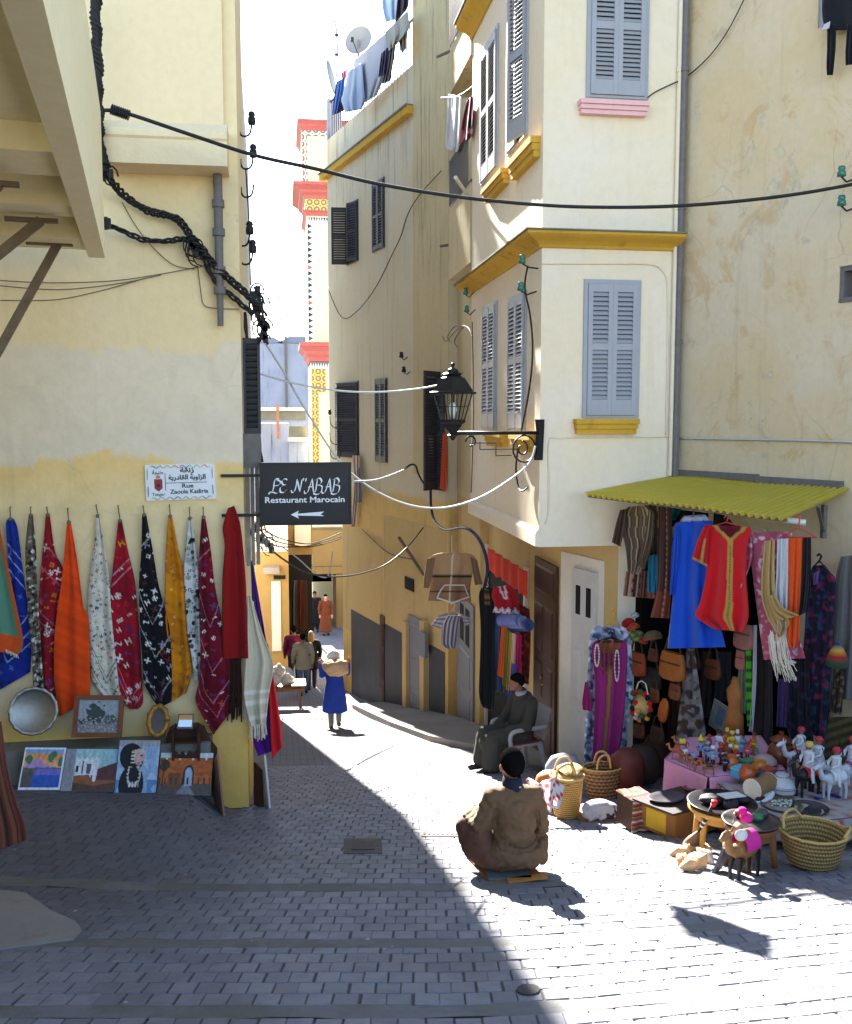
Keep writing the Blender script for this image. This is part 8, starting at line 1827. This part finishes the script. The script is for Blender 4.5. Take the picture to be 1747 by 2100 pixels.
for i in range(9): a = -2.4 + i * .22; m.tube([(-.3 + .02 * i * .6, .14 + .018 * i, .34 - .0 * i), (-.36 - .004 * i, .12 + .016 * i, .29), (-.375 - random.uniform(0, .02), .1 + .016 * i, .2 - random.uniform(0, .06)), (-.37, .09 + .016 * i, .12 - random.uniform(-.03, .05))], .009, 5)
m.build('fringe', plain('beige_fringe', srgb(206, 180, 140), .9, .15, 30), vend, kind='stuff')
m = MB(T); m.grid(lambda u, v: (-.26 - .13 * u, .04 + .24 * v + .01 * math.sin(u * 9), .37 - .06 * u + .012 * math.sin(v * 20 + u * 6)), 10, 14); o = m.build('scarf', plain('beige_fringe', srgb(206, 180, 140)), vend, smooth=True); md = o.modifiers.new('t', 'SOLIDIFY'); md.thickness = .014
for nm, pts, r in (('half_belt', [(-.12, -.195, .235), (0, -.215, .2), (.1, -.2, .215), (.16, -.15, .25)], .007), ('pocket_edge', [(.15, -.15, .16), (.19, -.14, .12), (.17, -.16, .1)], .01), ('seam', [(.2, -.1, .42), (.215, -.09, .36), (.22, -.08, .3)], .005)):
    m = MB(T); m.tube(smooth_path(pts, 5), r, 5); m.build(nm, plain('coat_shadow_seam', srgb(76, 58, 42), .9, .1), coat, smooth=True)  # darker coat colour paints crease shade along the belt, pocket edge and seam
T2_ = T @ Tr(-.02, .0, -.045)
m = MB(T2_ @ Rz(.12)); m.box((-.29, -.24, .0), (.2, .32, .012)); m.build('cardboard_mat', m_cardb, label='flattened cardboard under the seated vendor', cat='mat')
m = MB(T2_ @ Rz(-.2)); m.box((-.24, -.22, .014), (.14, .2, .032)); m.build('grey_board', plain('slate_board', srgb(92, 96, 98), .6, .1), label='grey board under the seated vendor', cat='board')
m = MB(T2_); m.box((-.13, -.265, .014), (.24, -.2, .032)); m.build('orange_plank', plain('orange_plank', srgb(172, 112, 52), .7, .15), label='short orange wooden plank behind the seated vendor', cat='plank')
# ---------------------------------------------------------------- man on a plastic chair
F_ = floorp(982, 1584); fdir = V((-.96, -.28, 0)).normalized(); o0 = F_ - fdir * .62; o0.z = G(o0.x, o0.y); T = frame(o0, fdir)
dz = G(F_.x, F_.y) - o0.z
HT = T @ Tr(0, .06, 1.22) @ Rz(rad(-28))
m = MB(T); cap(m, (0, 0, .52), (0, -.06, .85), .13, .14); cap(m, (-.15, -.06, .98), (.15, -.06, .98), .07, .07); cap(m, (0, -.05, .98), (0, .03, 1.14), .055, .05)
for sx in (-1, 1):
    cap(m, (sx * .09, 0, .5), (sx * .12, .44, .52), .08, .06); cap(m, (sx * .12, .44, .5), (sx * .11, .52, .1 + dz), .055, .04); cap(m, (sx * .11, .5, .05 + dz), (sx * .12, .66, .04 + dz), .04, .035)
    cap(m, (sx * .2, -.06, .96), (sx * .25, .06, .68), .05, .042); cap(m, (sx * .25, .06, .68), (sx * .13, .3, .6), .04, .03); hand(m, (sx * .13, .31, .6), (-sx * .3, 1, -.15), (0, .1, 1), 1, .5, sx)
head(m, HT)
pm = remesh(m, 'person', SK2, vox=.011, sm=3, origin=o0, label='man in a long dark robe sitting on the white plastic chair', cat='person'); hairshell(HT, HAIRK, pm)
m = MB(T); cap(m, (0, -.01, .52), (0, -.07, .86), .18, .18, 16); cap(m, (-.16, -.07, .95), (.16, -.07, .95), .105, .105); cap(m, (0, -.06, .98), (0, -.03, 1.06), .125, .085)
for sx in (-1, 1): cap(m, (sx * .1, 0, .52), (sx * .12, .46, .53), .13, .11); cap(m, (sx * .12, .46, .5), (sx * .12, .5, .2), .12, .14); cap(m, (sx * .21, -.06, .95), (sx * .27, .06, .68), .08, .075); cap(m, (sx * .27, .06, .68), (sx * .16, .25, .62), .07, .06)
m.ball((0, .35, .3), (.2, .22, .24), 16, 10); cap(m, (0, .2, .4), (0, .48, .45), .12, .13)
remesh(m, 'robe', plain('dark_olive_robe', srgb(58, 56, 48), .92, .12, 8), pm, .014, 5, wr(.012, 7, 18, .5))
m = MB(T); m.lathe([(.075, 1.03), (.085, 1.07), (.07, 1.11), (.066, 1.06)], 16, Tr(0, -.02, 0)); m.build('shirt_collar', plain('grey_shirt', srgb(150, 150, 156), .8, .1), pm, smooth=True)
m = MB(T)
for sx in (-1, 1): cap(m, (sx * .11, .48, .05 + dz), (sx * .12, .68, .04 + dz), .05, .04)
m.build('shoes', plain('black_shoe', srgb(30, 30, 32), .5, .2), pm, smooth=True, kind='stuff')
m = MB(T); cap(m, (.11, .5, .14 + dz), (.11, .5, .2 + dz), .055, .058); m.build('sock', plain('blue_sock', srgb(70, 90, 140), .9, .1), pm, smooth=True)
ch = thing('plastic_chair', 'white plastic armchair under the man in the dark robe', 'chair', o0); m_pl = plain('white_plastic', srgb(150, 148, 144), .4, .05, 10)
def cpart(n_, fn, mat=m_pl): m = MB(T); fn(m); m.build(n_, mat, ch, smooth=True, auto=40)
cpart('seat', lambda m: m.box((-.24, -.2, .4), (.24, .26, .43))); cpart('cushion', lambda m: m.box((-.22, -.18, .431), (.22, .24, .46)), plain('dark_red_cushion', srgb(110, 36, 36), .9, .1))
cpart('backrest', lambda m: m.grid(lambda u, v: (-.24 + .48 * u, -.24 - .1 * v - .03 * math.sin(math.pi * u), .44 + .42 * v), 8, 6))
for sx in (-1, 1):
    cpart('armrest', lambda m: m.tube(smooth_path([(sx * .27, -.24, .64), (sx * .28, .1, .65), (sx * .27, .26, .63), (sx * .25, .29, .55), (sx * .24, .27, .42)], 5), .03, 8))
    for y0, y1 in ((.23, .29), (-.18, -.26)): cpart('leg', lambda m: m.tube([(sx * .22, y0, .41), (sx * .26, y1, G(*(T @ V((sx * .26, y1, 0))).xy) - o0.z)], [.04, .03], 8))
# ---------------------------------------------------------------- walkers
def walker(px, yfoot, hgt, fdir, lab, top, topcol, legs, legcol, skinm, hairm, long_=0, stride=.14, arms=None, coat_len=.5, lean=0, hood=None, shoes=(30, 30, 32), rad_=1.0, robe=False):
    g_ = floorp(px, yfoot); T = frame(g_, fdir) @ Matrix.Scale(hgt / 1.72, 4)
    Tb = T
    m = MB(T); HT = T @ Tr(0, .03 + lean * .2, 1.58)
    cap(m, (0, 0, .92), (0, lean * .1, 1.25), .13, .14); cap(m, (-.15, lean * .12, 1.38), (.15, lean * .12, 1.38), .07, .07); cap(m, (0, lean * .12, 1.38), (0, lean * .17 + .02, 1.5), .055, .05)
    for sx in (-1, 1):
        y = stride * sx; cap(m, (sx * .09, 0, .9), (sx * .1, y * .5, .48), .085, .06); cap(m, (sx * .1, y * .5, .48), (sx * .1, y, .08), .058, .04); cap(m, (sx * .1, y - .03, .045), (sx * .105, y + .15, .04), .04, .035)
        A_ = (arms or {}).get(sx, [(sx * .26, -.02 - .2 * stride * sx, 1.1), (sx * .25, .08 - .6 * stride * sx, .86)])
        cap(m, (sx * .19, lean * .12, 1.37), A_[0], .05, .042); cap(m, A_[0], A_[1], .04, .03); hand(m, A_[1], (V(A_[1]) - V(A_[0])), (0, 1, .2), 1, .4, sx)
    head(m, HT); pr = remesh(m, 'person', skinm, vox=.016, sm=2, origin=g_, label=lab, cat='person')
    if hairm: hairshell(HT, hairm, pr, long_)
    m = MB(T); L = 1 - coat_len
    cap(m, (0, 0, .95), (0, lean * .1, 1.26), .165 * rad_, .17 * rad_, 16); cap(m, (-.16, lean * .12, 1.36), (.16, lean * .12, 1.36), .09, .09)
    if coat_len > .3: m.lathe([(.2 * rad_ * (1 + .35 * coat_len), 1.35 - 1.2 * coat_len), (.19 * rad_, .95), (.15 * rad_, 1.2), (.05, 1.3)], 16)
    for sx in (-1, 1):
        A_ = (arms or {}).get(sx, [(sx * .26, -.02 - .2 * stride * sx, 1.1), (sx * .25, .08 - .6 * stride * sx, .86)])
        cap(m, (sx * .2, lean * .12, 1.36), A_[0], .075, .065)
        if top != 'tee': cap(m, A_[0], V(A_[0]).lerp(V(A_[1]), .9), .062, .052)
    remesh(m, top, plain(top + str(px), topcol, .9, .1, 9), pr, .018, 3, wr(.009))
    if not robe:
        m = MB(T)
        for sx in (-1, 1): y = stride * sx; cap(m, (sx * .09, 0, .9), (sx * .1, y * .5, .48), .105, .08); cap(m, (sx * .1, y * .5, .48), (sx * .1, y, .12), .078, .065)
        remesh(m, legs, plain(legs + str(px), legcol, .9, .1, 9), pr, .02, 3)
    for sx in (-1, 1): y = stride * sx; m = MB(T); cap(m, (sx * .1, y - .04, .045), (sx * .105, y + .17, .04), .05, .042); m.build('shoe', plain('shoe%d' % px, srgb(*shoes), .6, .2), pr, smooth=True)
    return pr, T, HT
away = (-.12, 1)
pr, T, HT = walker(687, 1492, 1.55, (-.1, 1), 'porter in a blue smock carrying a sack on bent shoulders', 'smock', c(34, 62, 150), 'trousers', c(112, 116, 100), SK2, None, 0, .1, {-1: [(-.28, .06, 1.2), (-.3, .1, 1.45)], 1: [(.3, .04, 1.22), (.32, .08, 1.42)]}, .8, .9, shoes=(90, 80, 70), rad_=1.15)
m = MB(T); m.ball((0, -.1, 1.42), (.3, .2, .17), 16, 10); m.ball((.05, -.12, 1.33), (.27, .16, .14), 14, 8); remesh(m, 'sack', plain('tan_sack', srgb(196, 160, 122), .9, .2, 8), None, .02, 3, wr(.02), label='tan sack lying across the shoulders of the blue porter', cat='sack')
m = MB(HT); m.ball((0, -.05, .0), (.15, .16, .16), 14, 10); m.ball((.0, -.12, -.1), (.2, .14, .12), 14, 8); remesh(m, 'head_cloth', plain('white_cloth', srgb(222, 218, 210), .9, .05, 10), pr, .016, 3, wr(.014))
walker(622, 1424, 1.72, away, 'man in a grey jacket and blue jeans walking away with a bag', 'jacket', c(142, 138, 118), 'jeans', c(86, 104, 130), SK2, HAIRK, 0, .17, None, .52)
m = MB(); p = floorp(592, 1424); m.lathe([(.1, 0), (.14, .08), (.13, .26), (.06, .36)], 12, Tr(p.x, p.y - .1, p.z + .4), 1, .6); m.build('shopping_bag', plain('pale_bag', srgb(200, 200, 204), .6, .1), smooth=True, label='pale shopping bag carried by the man in the grey jacket', cat='bag')
walker(639, 1412, 1.66, away, 'blonde woman in a black dress walking beside the grey jacket', 'dress', c(24, 24, 28), 'leggings', c(60, 62, 76), SK3, HAIRB, .34, .12, None, .62)
walker(604, 1404, 1.74, away, 'person with dark hair in a plum red top, furthest left', 'top', c(104, 26, 62), 'trousers', c(40, 40, 50), SK2, HAIRK, 0, .1, None, .4)
walker(646, 1296, 1.72, (0, -1), 'person in black standing in the shade at the alley end', 'coat', c(22, 22, 26), 'trousers', c(24, 24, 28), SK2, HAIRK, 0, .05, None, .8)
walker(668, 1302, 1.68, (.1, -1), 'person in a long rust robe coming up the alley', 'robe', c(120, 62, 38), 'trousers', c(90, 50, 30), SK3, HAIRK, 0, .05, None, 1.0, robe=True)
# ================================================================ alley goods
FP = Plane((0, 15.2), (1, 0)); FQ = Plane((0, 14.9), (1, 0))
o = drape('tan_jacket', [(905, 1134, 958, 1134), (880, 1144, 975, 1144), (884, 1180, 968, 1180), (882, 1208, 964, 1208), (878, 1232, 966, 1234)], FP, 0, lambda u, v, X, Y: np.where(((abs(v - .48 - .03 * abs(u - .5)) < .02) | (abs(v - .8) < .015))[:, None], np.array([c(50, 40, 34)]), np.where(((abs(u - .5) < .015))[:, None], np.array([c(206, 196, 180)]), np.where((v < .45)[:, None], np.array([c(176, 140, 100)]), np.array([c(140, 106, 76)])))), m_cloth, None, 30, 40, .03, 2, tag=('tan two-tone jacket hung from the jetty over the alley', 'jacket'))
drape('sleeve', [(876, 1146, 892, 1142), (870, 1180, 886, 1182), (868, 1206, 880, 1206)], FP, .06, c(132, 100, 72), m_cloth, o, 8, 16, .02)
drape('sleeve', [(964, 1142, 978, 1148), (970, 1176, 984, 1176), (974, 1200, 990, 1198)], FP, .06, c(132, 100, 72), m_cloth, o, 8, 16, .02)
m = MB(); m.tube([FP.at(926, 1098), FP.at(927, 1134)], .008, 4); m.tube([FP.at(x, y, .08) for x, y in ((896, 1226), (904, 1210), (912, 1200), (952, 1200), (958, 1216), (962, 1224), (928, 1236), (896, 1226))], .012, 4); m.build('hanger', m_greycab, o)
bs = strip_paint(c(170, 160, 160), c(84, 80, 92), 26)
o = drape('baby_clothes', [(918, 1262, 946, 1258), (908, 1280, 942, 1276), (906, 1320, 936, 1322), (918, 1330, 934, 1330)], FQ, 0, bs, m_cloth, None, 16, 24, .03, 2, tag=('small grey and white striped baby outfit below the tan jacket', 'clothes'))
drape('sleeve', [(900, 1262, 920, 1256), (884, 1282, 904, 1290)], FQ, .05, lambda u, v, X, Y: bs(v, u, X, Y), m_cloth, o, 10, 12, .01); drape('sleeve', [(944, 1258, 960, 1264), (954, 1284, 968, 1280)], FQ, .05, lambda u, v, X, Y: bs(v, u, X, Y), m_cloth, o, 10, 12, .01)
hanger(FQ, 912, 946, 1236, 1262, .02, m_greycab, o)
AG = 'garments at the alley stall'
LQ = LW.off(.45)
FG = Plane((0, 14.2), (1, 0))
def ag(nm, lab, ct, rows, off, pt, **kw): return drape(nm, rows, FG, off, pt, m_cloth, kw.pop('par', None), kw.pop('nu', 16), kw.pop('nv', 40), kw.pop('amp', .03), 2, random.uniform(0, 6), tag=(lab, ct, AG) if lab else None, **kw)
o = ag('black_kaftan', 'long black kaftan hung at the left of the alley stall', 'kaftan', [(988, 1206, 1004, 1204), (982, 1222, 1016, 1222), (986, 1300, 1014, 1300), (982, 1420, 1014, 1424), (990, 1450, 1012, 1458)], .2, lambda u, v, X, Y: np.where(((abs(u - .5) < .18) & (v < .2) & (np.sin(v * 90) > 0))[:, None], np.array([c(130, 96, 40)]), np.array([c(18, 18, 22)])))
hanger(FG, 986, 1010, 1190, 1208, .2, m_iron, o)
ag('embroidered_blouse', 'red blouse with white embroidered trim at the alley stall', 'top', [(1012, 1204, 1046, 1200), (1008, 1220, 1060, 1218), (1014, 1240, 1066, 1240), (1010, 1256, 1064, 1262)], .3, lambda u, v, X, Y: np.where(((abs(v - .9 + .06 * np.sin(u * 25)) < .08) | (abs(abs(u - .5) - .16 + .3 * v) < .04) & (v < .5))[:, None], np.array([c(206, 196, 200)]), np.array([c(160, 24, 34)])))
ag('blue_cloth', 'faded denim blue cloth beside the black kaftan', 'cloth', [(1014, 1262, 1040, 1260), (1012, 1330, 1036, 1330), (1010, 1416, 1034, 1420)], .15, c(74, 84, 110))
for i, (x, q, nm, lab, yt, yb, dx) in enumerate(((1034, c(226, 90, 30), 'orange_scarf', 'orange scarf, first of the folded scarves in the alley', 1282, 1390, -8), (1042, c(120, 118, 40), 'olive_scarf', 'olive scarf second in the row of alley scarves', 1290, 1410, -6), (1050, c(196, 150, 60), 'mustard_scarf', 'mustard scarf in the middle of the alley scarves', 1296, 1420, -6), (1056, c(220, 180, 150), 'peach_scarf', 'peach scarf beside the crimson one in the alley', 1298, 1436, -8), (1064, c(184, 30, 90), 'crimson_scarf', 'crimson scarf at the right of the alley scarves', 1298, 1440, -4), (1054, c(96, 90, 150), 'violet_scarf', 'violet scarf below the peach one in the alley', 1360, 1450, -8))):
    ag(nm, lab, 'scarf', [(x - 5, yt, x + 6, yt + 4), (x - 6 + dx * .4, (yt + yb) / 2, x + 5 + dx * .4, (yt + yb) / 2), (x - 6 + dx, yb - 6, x + 4 + dx, yb)], .3 + .03 * i, q, nu=8, nv=24)
ag('rust_shawl', 'rust patterned shawl at the right edge of the alley stall', 'shawl', [(1062, 1236, 1086, 1250), (1066, 1300, 1088, 1300), (1070, 1400, 1084, 1404)], .1, kilim(c(130, 40, 34), [c(170, 90, 60)], 31, (.06, .06), (.02, .03), 'xd'))
for i, (x, y, q, lab) in enumerate(((1046, 1272, c(110, 120, 170), 'lilac blue fabric roll, leftmost of three'), (1056, 1276, c(130, 136, 176), 'grey lilac fabric roll in the middle of three'), (1067, 1282, c(70, 84, 140), 'deep blue fabric roll at the right end'))):
    p = FG.at(x, y, .35); m = MB(Tr(*p) @ Rz(.5) @ Rx(rad(80))); m.lathe([(.02, -.15), (.02, .18), (.06, .2), (.09, .2), (.095, .17), (.095, -.2), (.02, -.2)], 16); m.build('fabric_roll', plain('roll%d' % i, q, .9, .15), smooth=True, auto=50, label=lab, cat='roll', group='fabric rolls at the alley stall')
# scalloped red valance over the stall
m = MB(); va, vb = LW.at(1001, 1122, .3), LW.at(1079, 1172, .3)
def fv(u, v): p = va.lerp(vb, u); L = .4; return V((p.x, p.y, p.z - L * v * (1 if v < 1 else 1 - .1 * abs(math.sin(u * 22))))) + LW.n * .02 * math.sin(u * 30)
m.grid(fv, 60, 8); o = m.build('valance', plain('red_canvas', srgb(196, 52, 30), .85, .1), smooth=True, label='red cloth valance with scalloped edge over the alley stall', cat='valance'); md = o.modifiers.new('t', 'SOLIDIFY'); md.thickness = .01
# potted plant
pp = floorp(972, 1488); pp.z += .14
pt_ = thing('potted_plant', 'small green plant in a blue pot on the alley step', 'plant', pp); m = MB(Tr(*pp)); m.lathe([(.07, 0), (.1, .16), (.11, .18), (.09, .18), (.085, .15), (.001, .15)], 14); m.build('pot', cer('bluepot', c(40, 80, 120)), pt_, smooth=True, auto=40)
m = MB(Tr(*pp)); m.tube([(0, 0, .12), (.01, 0, .3), (0, .01, .38)], .012, 5); m.build('stem', plain('stem', srgb(140, 130, 90), .8, .1), pt_)
for i in range(18):
    a = i * 2.4; r_ = .05 + .05 * random.random(); m = MB(Tr(pp.x, pp.y, pp.z + .3 + .16 * random.random()) @ Rz(a) @ Ry(rad(random.uniform(-50, 20)))); m.add([(0, 0, 0), (r_ * .6, -.025, .01), (r_ * 1.5, 0, 0), (r_ * .6, .025, .01)], [(0, 1, 2, 3)]); m.build('leaf', plain('leaf_green', srgb(70, 110, 56), .6, .2), pt_)
# handcart of white sacks on the far left
hc = floorp(590, 1448); hcz = hc.z; K = Tr(*floorp(590, 1452))
ct = thing('handcart', 'flat wooden handcart piled with white sacks at the alley bend', 'cart', K @ V((0, 0, 0)))
m = MB(K); m.box((-.5, -.3, .5), (.42, .5, .56)); m.build('deck', m_tw2, ct); m = MB(K); m.box((.1, -.32, .62), (.45, .3, .65)); m.build('lid_board', m_cream, ct)
for x in (-.4, .3):
    for y in (-.25, .4): m = MB(K); m.bar((x, y, -.02), (x, y, .5), .05); m.build('leg', m_tw2, ct)
for i, (x, y, z, r, lab) in enumerate(((-.35, 0, .72, .2, 'white sack on the handcart, lowest left'), (-.22, .15, .9, .17, 'white sack on the handcart, topmost'), (.0, .05, .68, .16, 'white sack on the handcart beside the flat board'))):
    m = MB(K); m.ball((x, y, z), (r * 1.1, r, r * .85), 12, 8); m.tube([(x, y, z + r * .6), (x + .02, y, z + r * 1.15)], [.06, .04], 8); remesh(m, 'sack', plain('white_sack', srgb(206, 196, 180), .9, .1), None, .02, 3, wr(.02), label=lab, cat='sack', group='sacks on the handcart')
# hanging garments at the leather shop far down
FS = Plane((0, 33.5), (1, 0))
for i, (x, q, lab) in enumerate(((600, c(40, 34, 34), 'black leather coat, leftmost outside the far shop'), (606, c(90, 90, 96), 'grey coat second outside the far shop'), (612, c(60, 36, 28), 'dark brown coat third outside the far shop'), (619, c(92, 44, 30), 'reddish brown coat fourth outside the far shop'), (626, c(70, 40, 30), 'brown coat, rightmost outside the far shop'))):
    drape('leather_coat', [(x - 2, 1190, x + 3, 1190), (x - 4, 1210, x + 4, 1210), (x - 4, 1290, x + 4, 1296)], FS, .1 * i, q, m_cloth, None, 8, 14, .03, tag=(lab, 'coat', 'coats outside the far leather shop'))
# scraps of litter on the paving
m = MB()
for i in range(70):
    p = ong(random.uniform(20, 1500), random.uniform(1640, 2080)); s_ = random.uniform(.006, .018); a = random.uniform(0, 6); z = G(p.x, p.y) + .005
    m.add([(p.x + s_ * math.cos(a + k_ * 1.57), p.y + s_ * .7 * math.sin(a + k_ * 1.57), z + (.004 if k_ == 1 else 0)) for k_ in range(4)], [(0, 1, 2, 3)])
m.build('litter', plain('paper_scraps', srgb(150, 144, 134), .9, .3, 3), label='small scraps of litter and leaves scattered over the paving', kind='stuff')
